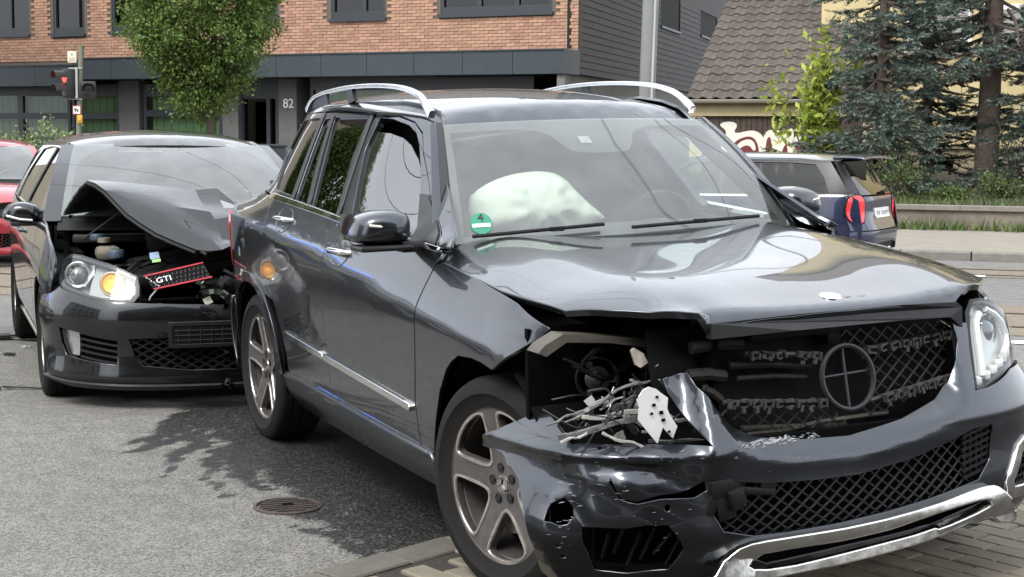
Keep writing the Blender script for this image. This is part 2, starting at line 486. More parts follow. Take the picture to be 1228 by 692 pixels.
def G_wind(u,v): # u:-1..1 right..left, v 0 bottom..1 top
    u=np.asarray(u,float);v=np.asarray(v,float)
    hw=.735+(.588-.735)*v
    x=-.60+.12*(1-u*u)*(1-.45*v)-.44*v ; z=1.10+.43*v+.035*np.sin(np.pi*v)+.012*(1-u*u)
    return np.stack(np.broadcast_arrays(x,u*hw,z),-1)
_cx=spl([0,.22,.42,.60,.76,.92,1.08,1.22],[.840,.836,.818,.785,.722,.625,.490,.335])
_cy=spl([0,.22,.42,.60,.76,.92,1.08,1.22],[0,.22,.419,.595,.740,.862,.925,.947])
_co=spl([.15,.24,.32,.40,.50,.58,.66,.74,.84,.95],[-.085,-.03,.005,.008,.0,.0,-.035,-.085,-.125,-.16])
def G_bump(s,z):  # s signed arc length along the nose, + = car left
    s=np.asarray(s,float);z=np.asarray(z,float);a=np.abs(s);e=1e-4
    tx=(_cx(a+e)-_cx(a-e))/(2*e);ty=(_cy(a+e)-_cy(a-e))/(2*e);n=np.hypot(tx,ty)
    o=_co(z)
    X=_cx(a)+o*ty/n;Y=_cy(a)-o*tx/n
    return np.stack(np.broadcast_arrays(X,np.sign(s)*Y,z),-1)

# ---- hatchback surfaces
_qzc=spl([-3.2,-2.0,-.9,.3],[.86,.80,.74,.66])
_qzb=spl([-3.2,-2.4,-1.2,-.3,.3],[1.04,1.005,.965,.945,.93])
def Q_side(x,z):
    x=np.asarray(x,float);z=np.asarray(z,float)
    up=sp(z-_qzc(x),.012);lo=sp(_qzc(x)-z,.03)
    y=.888-.22*up-.05*lo-.55*sp(.30-z,.03)
    g=sp(z-_qzb(x),.02);y=y-.28*g-.12*g*g
    y=y-.6*sp(z-1.40,.02)
    y=y-.16*sp(x-.0,.06)**2/.6-.40*sp(x-.40,.05)-.14*sp(-2.6-x,.1)**2/.4
    return np.stack(np.broadcast_arrays(x,-y,z),-1)
_qrx=spl([-3.1,-2.6,-2.1,-1.6,-1.25,-1.05,-.95,-.88],[1.36,1.438,1.474,1.480,1.466,1.447,1.428,1.402])
def Q_roof(x,y):
    x=np.asarray(x,float);y=np.asarray(y,float)
    z=_qrx(x+.10*(y/.58)**2)-.045*(y/.58)**2-.015*(y/.58)**6
    return np.stack(np.broadcast_arrays(x,y,z),-1)
def Q_wind(u,v):
    u=np.asarray(u,float);v=np.asarray(v,float)
    hw=.72+(.575-.72)*v
    x=-.30+.20*(1-u*u)*(1-.5*v)-.70*v; z=.985+.398*v+.03*np.sin(np.pi*v)+.015*(1-u*u)
    return np.stack(np.broadcast_arrays(x,u*hw,z),-1)
_qcx=spl([0,.22,.42,.60,.76,.92,1.08,1.22],[.880,.868,.832,.765,.662,.535,.395,.26])
_qcy=spl([0,.22,.42,.60,.76,.92,1.08,1.22],[0,.22,.416,.583,.706,.803,.868,.892])
_qco=spl([.12,.17,.24,.34,.45,.56,.62,.70,.80],[-.05,.0,.0,-.012,.0,-.01,-.04,-.09,-.15])
def Q_bump(s,z):
    s=np.asarray(s,float);z=np.asarray(z,float);a=np.abs(s);e=1e-4
    tx=(_qcx(a+e)-_qcx(a-e))/(2*e);ty=(_qcy(a+e)-_qcy(a-e))/(2*e);n=np.hypot(tx,ty)
    o=_qco(z);X=_qcx(a)+o*ty/n;Y=_qcy(a)-o*tx/n
    return np.stack(np.broadcast_arrays(X,np.sign(s)*Y,z),-1)
# ================================================================== GROUND, ROAD, PAVEMENTS
sstep = lambda t: (lambda u: u * u * (3 - 2 * u))(np.clip(t, 0, 1))
SUV_F = np.array((math.cos(R(-64.7414)), math.sin(R(-64.7414)))); SUV_L = np.array((-SUV_F[1], SUV_F[0]))
SUV_O = np.array((.745 * .98, 5.2119 * .98))
def gz(X, Y):
    """lie of the land: the street falls away a little beyond the cars, the pavement on the right lies higher"""
    X = np.asarray(X, float); Y = np.asarray(Y, float)
    d = (X - SUV_O[0]) * SUV_L[0] + (Y - SUV_O[1]) * SUV_L[1] + .80
    return -.047 * sstep((Y - 7.5) / 1.3) - .075 * sstep((Y - 9.2) / 6) + .048 * sstep((d - .25) / 1.1) * (1 - sstep((Y - 6.5) / 2.5))
def ray(px, py):
    d = cf * FPX + cr * (px - 614) - cu * (py - 346); return d / d.y
def on_ground(px, py):
    d = ray(px, py); Y = 6.0
    for _ in range(40): Y = (float(gz(d.x * Y, Y)) - CAM_H) / d.z
    return Vector((d.x * Y, Y, float(gz(d.x * Y, Y))))

xs = np.concatenate([[-400, -250, -160, -100, -70], np.arange(-50, -6, 2.0), np.arange(-6, -3.2, .2), np.arange(-3.2, 3.2, .045), np.arange(3.2, 8, .2), np.arange(8, 50, 2.), [50, 70, 100, 160, 250, 400]])
ysg = np.concatenate([[-400, -200, -100, -50, -25, -10, -4, 0, 1.5], np.arange(2.4, 3.4, .2), np.arange(3.4, 10.4, .045), np.arange(10.4, 20, .25), np.arange(20, 60, 2.), [60, 80, 110, 160, 250, 420]])
GX, GY = np.meshgrid(xs, ysg); GZ = gz(GX, GY)
n_, m_ = GX.shape
gm = bpy.data.meshes.new('mesh')
fi = np.arange(n_ * m_).reshape(n_, m_)
gm.from_pydata(np.stack([GX, GY, GZ], -1).reshape(-1, 3).tolist(), [], np.stack([fi[:-1, :-1], fi[:-1, 1:], fi[1:, 1:], fi[1:, :-1]], -1).reshape(-1, 4).tolist())
# spilled coolant and oil: the wet patch has the shape it has run out into
wet = np.zeros(GX.size); Pq = np.stack([GX.ravel(), GY.ravel()], -1)
near = (np.abs(Pq[:, 0]) < 3.3) & (Pq[:, 1] > 3.3) & (Pq[:, 1] < 10.5); Q = Pq[near]; wv = np.zeros(len(Q))
strokes = [[(250, 474, .30), (330, 500, .30), (372, 540, .24), (425, 578, .24), (475, 608, .22), (526, 640, .22)], [(120, 470, .16), (200, 472, .28), (290, 474, .42), (390, 490, .40)],
           [(385, 520, .36), (450, 552, .36), (505, 585, .30), (540, 610, .25)], [(290, 490, .20), (330, 540, .16), (372, 585, .12), (385, 610, .10)],
           [(255, 488, .10), (201, 510, .055), (150, 530, .03)], [(260, 500, .10), (205, 526, .055), (148, 545, .03)], [(275, 505, .10), (237, 526, .06), (219, 542, .05), (212, 556, .04), (196, 570, .03)],
           [(280, 510, .10), (269, 544, .05), (262, 574, .035), (257, 600, .02)], [(356, 629, .03), (397, 638, .05), (420, 651, .06), (440, 667, .06)], [(290, 520, .10), (300, 560, .06), (312, 590, .04)], [(385, 600, .07), (430, 635, .09), (480, 655, .07)], [(400, 560, .16), (450, 600, .16), (500, 640, .14)], [(340, 560, .06), (360, 590, .05)], [(225, 505, .06), (185, 522, .035), (140, 536, .02)]]
def vnoise(P, f, seed):
    g = np.random.default_rng(seed).uniform(-1, 1, (256, 256)); x = P[:, 0] * f + 60; y = P[:, 1] * f + 60; i = np.floor(x).astype(int); j = np.floor(y).astype(int); u = x - i; v = y - j; u = u * u * (3 - 2 * u); v = v * v * (3 - 2 * v)
    h = lambda a, b: g[a % 256, b % 256]
    return (h(i, j) * (1 - u) + h(i + 1, j) * u) * (1 - v) + (h(i, j + 1) * (1 - u) + h(i + 1, j + 1) * u) * v
Q = Q + .07 * np.stack([vnoise(Q, 3, 1), vnoise(Q, 3, 2)], -1) + .04 * np.stack([vnoise(Q, 8, 3), vnoise(Q, 8, 4)], -1) + .03 * np.stack([vnoise(Q, 18, 5), vnoise(Q, 18, 6)], -1)
for st in strokes:
    pts = []
    for a, b in zip(st[:-1], st[1:]):
        for t in np.linspace(0, 1, 14): 
            g = on_ground(a[0] + (b[0] - a[0]) * t, a[1] + (b[1] - a[1]) * t); pts.append((g.x, g.y, a[2] + (b[2] - a[2]) * t))
    for x, y, w in pts:
        d = np.hypot(Q[:, 0] - x, Q[:, 1] - y); wv = np.maximum(wv, np.clip(1.35 - d / w, 0, 1))
wv = np.where(wv > 0, np.clip(wv + .22 * vnoise(Q, 5, 7) + .16 * vnoise(Q, 13, 8) + .06, 0, 1), 0)
wet[near] = wv
at_ = gm.attributes.new('wet', 'FLOAT', 'POINT'); at_.data.foreach_set('value', wet)
gm.polygons.foreach_set('use_smooth', [True] * len(gm.polygons))

def asphalt_mat(name, dry, wetc, use_wet=True):
    m = bpy.data.materials.new(name); m.use_nodes = True; nt = m.node_tree; N = nt.nodes; L = nt.links.new; b = N['Principled BSDF']
    tc = N.new('ShaderNodeTexCoord')
    def noise(s, d=8, r=.65):
        q = N.new('ShaderNodeTexNoise'); q.inputs['Scale'].default_value = s; q.inputs['Detail'].default_value = d; q.inputs['Roughness'].default_value = r; L(tc.outputs['Object'], q.inputs['Vector']); return q.outputs[0]
    def rng(x, a, b_, c, d):
        q = N.new('ShaderNodeMapRange'); L(x, q.inputs[0])
        for i, v in enumerate((a, b_, c, d)): q.inputs[i + 1].default_value = v
        return q.outputs[0]
    def math_(op, a, b_=None):
        q = N.new('ShaderNodeMath'); q.operation = op
        for i, v in enumerate((a, b_)):
            if v is None: continue
            if isinstance(v, (int, float)): q.inputs[i].default_value = v
            else: L(v, q.inputs[i])
        return q.outputs[0]
    vo = N.new('ShaderNodeTexVoronoi'); vo.inputs['Scale'].default_value = 140; L(tc.outputs['Object'], vo.inputs['Vector'])
    bwv = N.new('ShaderNodeRGBToBW'); L(vo.outputs['Color'], bwv.inputs[0])
    stones = rng(bwv.outputs[0], .15, .9, .48, 1.65)
    big = rng(noise(.35), .3, .7, .90, 1.10); mid = rng(noise(7), .3, .7, .80, 1.2); fine = rng(noise(160, 3), .3, .7, .72, 1.28)
    val = math_('MULTIPLY', math_('MULTIPLY', stones, big), math_('MULTIPLY', mid, fine))
    mixd = N.new('ShaderNodeMix'); mixd.data_type = 'RGBA'; mixd.blend_type = 'MULTIPLY'; mixd.inputs[0].default_value = 1; mixd.inputs[6].default_value = (*dry, 1); L(val, mixd.inputs[7])
    colr = mixd.outputs[2]; rough = .88
    if use_wet:
        a = N.new('ShaderNodeAttribute'); a.attribute_name = 'wet'
        w = math_('ADD', a.outputs['Fac'], math_('MULTIPLY', math_('SUBTRACT', noise(60, 10, .8), .5), 2.6))
        w = math_('MULTIPLY', rng(w, .38, .62, 0, 1), rng(a.outputs['Fac'], .02, .14, 0, 1))
        w = math_('MULTIPLY', w, rng(math_('ADD', bwv.outputs[0], math_('MULTIPLY', noise(38, 4), .6)), .85, 1.30, 1.0, .70))
        mw = N.new('ShaderNodeMix'); mw.data_type = 'RGBA'; mw.blend_type = 'MULTIPLY'; mw.inputs[0].default_value = 1; mw.inputs[6].default_value = (*wetc, 1); L(val, mw.inputs[7])
        mx = N.new('ShaderNodeMix'); mx.data_type = 'RGBA'; L(w, mx.inputs[0]); L(colr, mx.inputs[6]); L(mw.outputs[2], mx.inputs[7]); colr = mx.outputs[2]
        L(rng(w, 0, 1, .88, .50), b.inputs['Roughness'])
    else: b.inputs['Roughness'].default_value = rough
    L(colr, b.inputs['Base Color'])
    bp = N.new('ShaderNodeBump'); bp.inputs['Strength'].default_value = .8; bp.inputs['Distance'].default_value = .006; L(bwv.outputs[0], bp.inputs['Height']); L(bp.outputs[0], b.inputs['Normal'])
    MATS[name] = m; return m
asph = asphalt_mat('asphalt', (.150, .144, .128), (.0105, .0105, .010))
ground = link('asphalt_street', gm, asph); tag(ground, kind='structure')

# --- paved strip the SUV's nose stands on: edge row and blocks
E0, E1 = on_ground(378, 689), on_ground(528, 648)
ED = np.array((E1.x - E0.x, E1.y - E0.y)); ED /= np.linalg.norm(ED); EN = np.array((ED[1], -ED[0]))   # EN points to the pavement side
def pv(u, v): # u along the edge, v into the pavement
    return E0.x + ED[0] * u + EN[0] * v, E0.y + ED[1] * u + EN[1] * v
paver_m = mat('paver_grey', (.165, .142, .108), .85, noise=(14, .16, .05), bump=(90, .5, .003), rnd=.22)
edge_m = mat('edge_slab', (.115, .105, .088), .85, noise=(10, .18, .05), bump=(80, .5, .003), rnd=.12)
sand_m = mat('joint_sand', (.035, .031, .026), .95, noise=(60, .4), bump=(120, .8, .006))
bed = []; us = np.linspace(-3, 9, 60); vs_ = np.linspace(-.012, 5, 26)
for u in us:
    row = []
    for v in vs_:
        x, y = pv(u, v); row.append((x, y, float(gz(x, y)) + .004))
    bed.append(row)
tag(grid_sheet('paving_bed', bed, sand_m, None, 0), kind='structure')
pave = bpy.data.objects.new('pavement', None); COL.objects.link(pave); tag(pave, kind='structure')
def block_mesh(l, w, h=.012, b=.006):
    m = MB(); m.add([(-l / 2, -w / 2, -.01), (l / 2, -w / 2, -.01), (l / 2, w / 2, -.01), (-l / 2, w / 2, -.01), (-l / 2, -w / 2, h - b), (l / 2, -w / 2, h - b), (l / 2, w / 2, h - b), (-l / 2, w / 2, h - b),
        (-l / 2 + b, -w / 2 + b, h), (l / 2 - b, -w / 2 + b, h), (l / 2 - b, w / 2 - b, h), (-l / 2 + b, w / 2 - b, h)],
        [(8, 9, 10, 11), (0, 1, 5, 4), (1, 2, 6, 5), (2, 3, 7, 6), (3, 0, 4, 7), (4, 5, 9, 8), (5, 6, 10, 9), (6, 7, 11, 10), (7, 4, 8, 11)]); return m.mesh()
def visible(x, y, z, margin=30):
    d = Vector((x, y, z - CAM_H)); 
    if d.dot(cf) < .3: return False
    px = 614 + FPX * d.dot(cr) / d.dot(cf); py = 346 - FPX * d.dot(cu) / d.dot(cf)
    return -margin < px < 1228 + margin and -margin < py < 692 + margin * 2
prnd = random.Random(8); ea = math.atan2(ED[1], ED[0])
slab_me = block_mesh(.296, .156, .009); slab_me.materials.append(edge_m)
for k in range(-8, 26):
    x, y = pv(k * .30 + .15, .08); z = float(gz(x, y))
    if visible(x, y, z):
        o = bpy.data.objects.new('slab', slab_me); COL.objects.link(o); o.parent = pave
        o.location = (x, y, z + .006 + prnd.uniform(-.003, .003)); o.rotation_euler = (prnd.uniform(-.01, .01), prnd.uniform(-.01, .01), ea + prnd.uniform(-.006, .006))
pav_me = block_mesh(.196, .096); pav_me.materials.append(paver_m); cnt = 0
G1, G2 = on_ground(1100, 640), on_ground(1150, 652); pd = np.array((G2.x - G1.x, G2.y - G1.y)); pang = math.atan2(pd[1], pd[0]); cp, spn = math.cos(pang), math.sin(pang)
cand = []
for i in range(-60, 61):
    for j in range(-50, 51):
        u = i * .20 + (.1 if j % 2 else 0); v = j * .10
        x, y = G1.x + cp * u - spn * v, G1.y + spn * u + cp * v
        du, dv = (x - E0.x) * ED[0] + (y - E0.y) * ED[1], (x - E0.x) * EN[0] + (y - E0.y) * EN[1]
        if dv < .245 or dv > 4.9 or du < -2.8 or du > 8.8: continue
        z = float(gz(x, y))
        if not visible(x, y, z): continue
        dd = (x - SUV_O[0]) * SUV_L[0] + (y - SUV_O[1]) * SUV_L[1]; df = (x - SUV_O[0]) * SUV_F[0] + (y - SUV_O[1]) * SUV_F[1]
        if -.5 < dd < 1.0 and df < .2: continue
        cand.append((x * x + y * y, x, y, z))
cand.sort()
for _, x, y, z in cand[:296]:
    o = bpy.data.objects.new('paver', pav_me); COL.objects.link(o); o.parent = pave
    o.location = (x, y, z + .004 + prnd.uniform(-.003, .003)); o.rotation_euler = (prnd.uniform(-.012, .012), prnd.uniform(-.012, .012), pang + prnd.uniform(-.01, .01))
rest = MB()
for _, x, y, z in cand[296:]:
    rest.add([Matrix.Rotation(pang, 3, 'Z') @ v.co + Vector((x, y, z + .004)) for v in pav_me.vertices], [tuple(p.vertices) for p in pav_me.polygons])
if cand[296:]: tag(rest.build('far_pavers', paver_m, pave), kind='stuff')

# --- the cross street on the right: kerb, footway, tram rails, painted lines
KD = np.array((-.951, .309)); KN = np.array((.309, .951))          # along the street (to the left) and away from the camera
def rd(u, v, z=0.): return (8. - KD[0] * -u + 0, 0, 0)
K0 = on_ground(1150, 313.5); K0 = np.array((K0.x, K0.y))
def kpt(u, v, z): p = K0 + KD * u + KN * v; return (p[0], p[1], z)
base_z = -.122
kerb_m = mat('kerb_concrete', (.19, .18, .16), .9, noise=(8, .18), bump=(60, .5, .004), rnd=.12)
foot_m = mat('footway_slabs', (.22, .20, .165), .9, noise=(3, .15), bump=(50, .4, .004))
kerb = bpy.data.objects.new('kerb', None); COL.objects.link(kerb); tag(kerb, kind='structure')
km = MB(); km.box((0, 0, .055), (.885, .14, .13), bev=.012); kme = km.mesh(); kme.materials.append(kerb_m)
for k in range(-12, 20):
    o = bpy.data.objects.new('kerb_stone', kme); COL.objects.link(o); o.parent = kerb
    o.location = kpt(k * .90 + .3, .07, base_z); o.rotation_euler = (0, 0, math.atan2(KD[1], KD[0]))
fw_ = MB(); fw_.add([kpt(-11, .14, .0), kpt(17, .14, .0), kpt(17, 8, .02), kpt(-11, 8, .02), kpt(-11, .14, -.2), kpt(17, .14, -.2)], [(0, 3, 2, 1)]); tag(fw_.build('footway', foot_m), kind='structure')
setts_m = mat('track_setts', (.17, .14, .105), .9, noise=(22, .35), bump=(40, .7, .01)); rail_m = mat('tram_rail', (.09, .07, .055), .4, .7, noise=(12, .3)); line_m = mat('road_paint', (.74, .74, .71), .7, noise=(14, .14))
def dist_v(py):                       # distance v (from the kerb, negative towards the camera) of photo row py at column 1150
    g = on_ground(1150, py); return float((np.array((g.x, g.y)) - K0) @ KN)
def strip(name, v0, v1, u0, u1, m, lift, kind='structure'):
    t = MB(); k = 40; us_ = np.linspace(u0, u1, k); V = []; F = []; m2 = max(2, int((v1 - v0) / .25) + 2); vs2 = np.linspace(v0, v1, m2)
    for u in us_:
        for v in vs2:
            p = kpt(u, v, 0); V.append((p[0], p[1], float(gz(p[0], p[1])) + lift))
    F = [(i * m2 + j, i * m2 + j + 1, (i + 1) * m2 + j + 1, (i + 1) * m2 + j) for i in range(k - 1) for j in range(m2 - 1)]
    t.add(V, F); return tag(t.build(name, m), kind=kind)
road_m = asphalt_mat('road_asphalt', (.155, .152, .142), (.03, .03, .03), False)
strip('carriageway', dist_v(470), -.02, -9, 14, road_m, .010)
strip('track_bed', dist_v(333), dist_v(322), -9, 14, setts_m, .015); strip('track_bed', dist_v(402), dist_v(366), -9, 14, setts_m, .015)
for py in (324, 330.5, 376, 392):
    v = dist_v(py); strip('tram_rail', v - .035, v + .035, -9, 14, rail_m, .020)
strip('lane_line', dist_v(333.2), dist_v(331.2), -.35, .62, line_m, .021); strip('lane_line', dist_v(412), dist_v(408), -2.6, -.55, line_m, .017)

# --- covers in the asphalt
iron = mat('cast_iron', (.085, .068, .06), .55, .5, noise=(30, .3, .12), bump=(60, .4, .004))
def cover(px, py, r, label):
    c = on_ground(px, py); z = c.z
    t = empty('manhole_cover', (c.x, c.y, z), .3, label, 'manhole cover')
    MB().lathe([(r, -.02), (r, .006), (r - .012, .008), (r - .014, .004), (r - .018, -.02)], n=48).build('cover_ring', iron, t, True, 40)
    lid = MB().lathe([(r - .020, -.02), (r - .022, .005), (0, .006)], n=48)
    for i in range(-3, 4):
        w = math.sqrt(max(.0, (r * .8) ** 2 - (i * r * .23) ** 2)); lid.box((0, i * r * .23, .008), (2 * w, r * .08, .005))
    lid.build('cover_lid', iron, t, True, 40)
    MB().lathe([(.0, .011), (.022, .011), (.026, .006)], n=20).build('lifting_socket', dark, t, True, 40)
cover(345, 607.5, .135, 'small round iron cover in the wet asphalt beside the SUV')
cover(412, 695, .125, 'round iron cover at the bottom edge beside the edge slabs')
# ================================================================== BUILDINGS
class Wall:
    """vertical plane: point on it under photo pixel -> (s, z)"""
    def __init__(s, P0, d, n=None):
        s.P0 = Vector((P0[0], P0[1], 0)); s.d = Vector((d[0], d[1], 0)).normalized(); s.n = Vector((s.d.y, -s.d.x, 0))
        if s.n.y > 0: s.n = -s.n                       # n faces the camera
    def at(s, px, py, off=0.):
        d = ray(px, py); o = Vector((0, 0, CAM_H)); t = (s.P0 + s.n * off - o).dot(s.n) / d.dot(s.n); p = o + d * t
        return ((p - s.P0 - s.n * off).dot(s.d), p.z)
    def P(s, u, z, off=0.): q = s.P0 + s.d * u + s.n * off; return Vector((q.x, q.y, z))
    def slab(s, mb, u0, u1, z0, z1, o0, o1, m=0):
        v = [s.P(u, z, o) for o in (o0, o1) for u, z in ((u0, z0), (u1, z0), (u1, z1), (u0, z1))]
        c = sum(v, Vector()) / 8; f = [(0, 1, 2, 3), (4, 5, 6, 7), (0, 1, 5, 4), (1, 2, 6, 5), (2, 3, 7, 6), (3, 0, 4, 7)]; ff = []
        for q in f:
            nn = (v[q[1]] - v[q[0]]).cross(v[q[2]] - v[q[0]]); fc = sum((v[i] for i in q), Vector()) / 4
            ff.append(q if nn.dot(fc - c) > 0 else q[::-1])
        mb.add(v, ff, m); return mb
anth = mat('anthracite_metal', (.040, .052, .060), .45, .2, noise=(4, .1, .06)); anth2 = mat('anthracite_frame', (.030, .036, .044), .4)
mortar = mat('brick_mortar', (.12, .095, .075), .95, noise=(14, .2), bump=(60, .4, .005)); brick_m = mat('brick_red', (.37, .215, .145), .88, noise=(9, .18), bump=(40, .5, .006), rnd=.17)
slate_m = mat('slate_board', (.052, .048, .048), .75, noise=(5, .12), bump=(30, .3, .004), rnd=.12); slate_gap = mat('slate_shadow_gap', (.012, .012, .012), .9)
render_g = mat('grey_render', (.17, .165, .155), .9, noise=(3, .1)); stone_g = mat('grey_stone', (.105, .10, .10), .8, noise=(6, .12))
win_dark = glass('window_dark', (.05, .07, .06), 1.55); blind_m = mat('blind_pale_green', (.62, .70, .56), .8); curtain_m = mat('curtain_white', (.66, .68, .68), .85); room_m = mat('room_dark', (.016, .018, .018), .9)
C0 = at(693.5, 60, 38.0)
BF = Wall((C0.x, C0.y), (-math.sin(R(65)), math.cos(R(65)))); BS = Wall((C0.x, C0.y), (math.sin(R(17.1)), math.cos(R(17.1))))
brick_b = empty('office_building', (C0.x, C0.y, base_z), 0, 'two storey brick office building with dark fascia and house number 82', 'building')
MWi = Matrix.Translation((-C0.x, -C0.y, -base_z))
def bpart(mb, name, mats, parent=None, smooth=False, root=None, rootp=None, kind=None, label=None):
    """mb holds world points; the part is stored relative to its building"""
    r_ = root or brick_b; o_ = Vector(r_.location)
    mb.v = [tuple(Vector(v) - o_) for v in mb.v]
    return mb.build(name, mats, parent or r_, smooth, kind=kind, label=label)
zf0, zf1 = BF.at(681, 88, 1.0)[1], BF.at(681, 59.5, 1.0)[1]
sL = BF.at(-60, 60)[0]
w_ = MB(); BS.slab(w_, .02, 27, zf0 + .02, 10.5, -.30, -.03); bpart(w_, 'side_wall', slate_gap)
w_ = MB(); BF.slab(w_, -.3, sL + 4.2, 10.5, 10.8, -13, .25); bpart(w_, 'roof', anth)
w_ = MB(); BF.slab(w_, 2.6, sL + 4, base_z - .3, 10.5, -13, -12.6); BF.slab(w_, sL + 3.7, sL + 4, base_z - .3, 10.5, -12.6, -.3); bpart(w_, 'rear_wall', render_g)
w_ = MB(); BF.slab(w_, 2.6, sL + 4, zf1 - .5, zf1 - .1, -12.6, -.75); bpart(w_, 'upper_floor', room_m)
# upper windows (frame > sill, panes): left/right columns and the sill row taken from the facade
wins = [(-22, 35, 44.5, 41.5, (11,)), (64, 101.5, 42.5, 41.5, ()), (134, 172, 39.5, 38, ()), (283, 333, 30, 27, (308,)), (397, 462, 25.0, 22.0, (436,)), (528, 662, 20, 14.5, (574, 619))]
holes_b = []
for wi, (x0, x1, ys0, ys1, mul_) in enumerate(wins):
    u0, u1 = BF.at(x0, ys0)[0], BF.at(x1, ys1)[0]; u0, u1 = min(u0, u1), max(u0, u1); zs = (BF.at(x0, ys0)[1] + BF.at(x1, ys1)[1]) / 2; zt = zs + 1.62
    holes_b.append((u0, u1, zs - .05, zt))
    f = MB(); fwid = .09
    for a, b, c, d in ((u0, u1, zs + .03, zs + .22), (u0, u1, zt - fwid, zt), (u0, u0 + fwid, zs + .22, zt - fwid), (u1 - fwid, u1, zs + .22, zt - fwid)): BF.slab(f, a, b, c, d, -.14, -.03)
    for mx in mul_:
        um = BF.at(mx, 20)[0]; BF.slab(f, um - .06, um + .06, zs + .22, zt - fwid, -.135, -.04)
    fo = bpart(f, 'window', anth2)
    s = MB(); BF.slab(s, u0 - .04, u1 + .04, zs - .05, zs + .03, -.12, .07); bpart(s, 'sill', anth2, fo)
    edges = [u0 + fwid] + [q for mx in mul_[::1] for q in ()] ; cuts = sorted([u0 + fwid, u1 - fwid] + [BF.at(mx, 20)[0] for mx in mul_])
    for a, b in zip(cuts[:-1], cuts[1:]):
        p = MB(); BF.slab(p, a, b, zs + .22, zt - fwid, -.105, -.10); bpart(p, 'pane', win_dark, fo)
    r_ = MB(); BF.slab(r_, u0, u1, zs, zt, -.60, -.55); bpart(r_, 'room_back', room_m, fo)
    if wi in (4, 5):
        cu2 = MB(); rng_ = ((.50, .72), (.84, .97)) if wi == 4 else ((.36, .62), (.68, .95))
        for a, b in rng_: BF.slab(cu2, u0 + (u1 - u0) * a, u0 + (u1 - u0) * b, zs + .22, zt, -.24, -.22)
        bpart(cu2, 'curtain', curtain_m, fo)
w_ = MB(); cu_ = 0.02
for a, b, c, d in sorted(holes_b) + [(sL + 4, sL + 4, 0, 0)]:
    BF.slab(w_, cu_, a, zf1 - .1, 10.5, -.30, -.012)
    if b > a: BF.slab(w_, a, b, zf1 - .1, c + .05, -.30, -.013); BF.slab(w_, a, b, d, 10.5, -.30, -.013)
    cu_ = b
bpart(w_, 'wall', mortar)
# bricks: 300 as pieces, the rest joined
bm_ = MB(); bl_, bh_ = .240, .071; ROW, PIT = .083, .25
me_v = []
def brick_mesh(l):
    v = [BF.d * (a * l / 2) + BF.n * b + Vector((0, 0, c * bh_ / 2)) for b in (-.02, .010) for a in (-1, 1) for c in (-1, 1)]
    m = MB(); m.add(v, [(4, 5, 7, 6), (0, 4, 6, 2), (1, 3, 7, 5), (0, 1, 5, 4), (2, 6, 7, 3)]); me = m.mesh(); b = bmesh.new(); b.from_mesh(me); bmesh.ops.recalc_face_normals(b, faces=b.faces[:]); b.to_mesh(me); b.free(); me.materials.append(brick_m); return me
bme = brick_mesh(bl_); bmh = brick_mesh(.115)
spots = []; rb_ = random.Random(5); ztop = BF.at(690, -14)[1]
for i in range(26):
    z = zf1 + .05 + i * ROW
    if z > ztop + .5: break
    u = .125 if i % 2 == 0 else .06
    while u < sL:
        half = (i % 2 == 1 and u < .1); l = .115 if half else bl_
        if not any(a - .02 < u + l / 2 and u - l / 2 < b + .02 and c - .03 < z < d for a, b, c, d in holes_b): spots.append((u, z, half))
        u += (.0575 + .01 + .12) if half else PIT
spots.sort(key=lambda q: q[0])
vis_b = [q for q in spots if visible(*BF.P(q[0], q[1]), 4)]
first = set(id(q) for q in vis_b[:300])
for q in vis_b[:300]:
    o = bpy.data.objects.new('brick', bmh if q[2] else bme); COL.objects.link(o); o.parent = brick_b; o.location = BF.P(q[0], q[1], rb_.uniform(-.006, .004)) - brick_b.location
rest = MB()
for q in spots:
    if id(q) in first: continue
    src = bmh if q[2] else bme; p = BF.P(q[0], q[1], rb_.uniform(-.006, .004)); rest.add([v.co + p for v in src.vertices], [tuple(f.vertices) for f in src.polygons])
bpart(rest, 'far_bricks', brick_m, kind='stuff')
# fascia of metal panels, stepped down at its left end
step_u = BF.at(96, 80, 1.0)[0]; u = -.05; k = 0
while u < sL + 2:
    l = 1.40; low = -.18 if u > step_u else 0
    f = MB(); BF.slab(f, u + .006, u + l - .006, zf0 + low, zf1 + low, .0, 1.0); bpart(f, 'fascia_panel', anth)
    u += l; k += 1
f = MB(); BF.slab(f, -.05, step_u, zf1 + .0, zf1 + .035, -.01, 1.03); bpart(f, 'fascia_coping', anth2)
f = MB(); BF.slab(f, step_u, sL + 2, zf1 - .18, zf1 - .14, -.01, 1.03); bpart(f, 'fascia_coping', anth2)
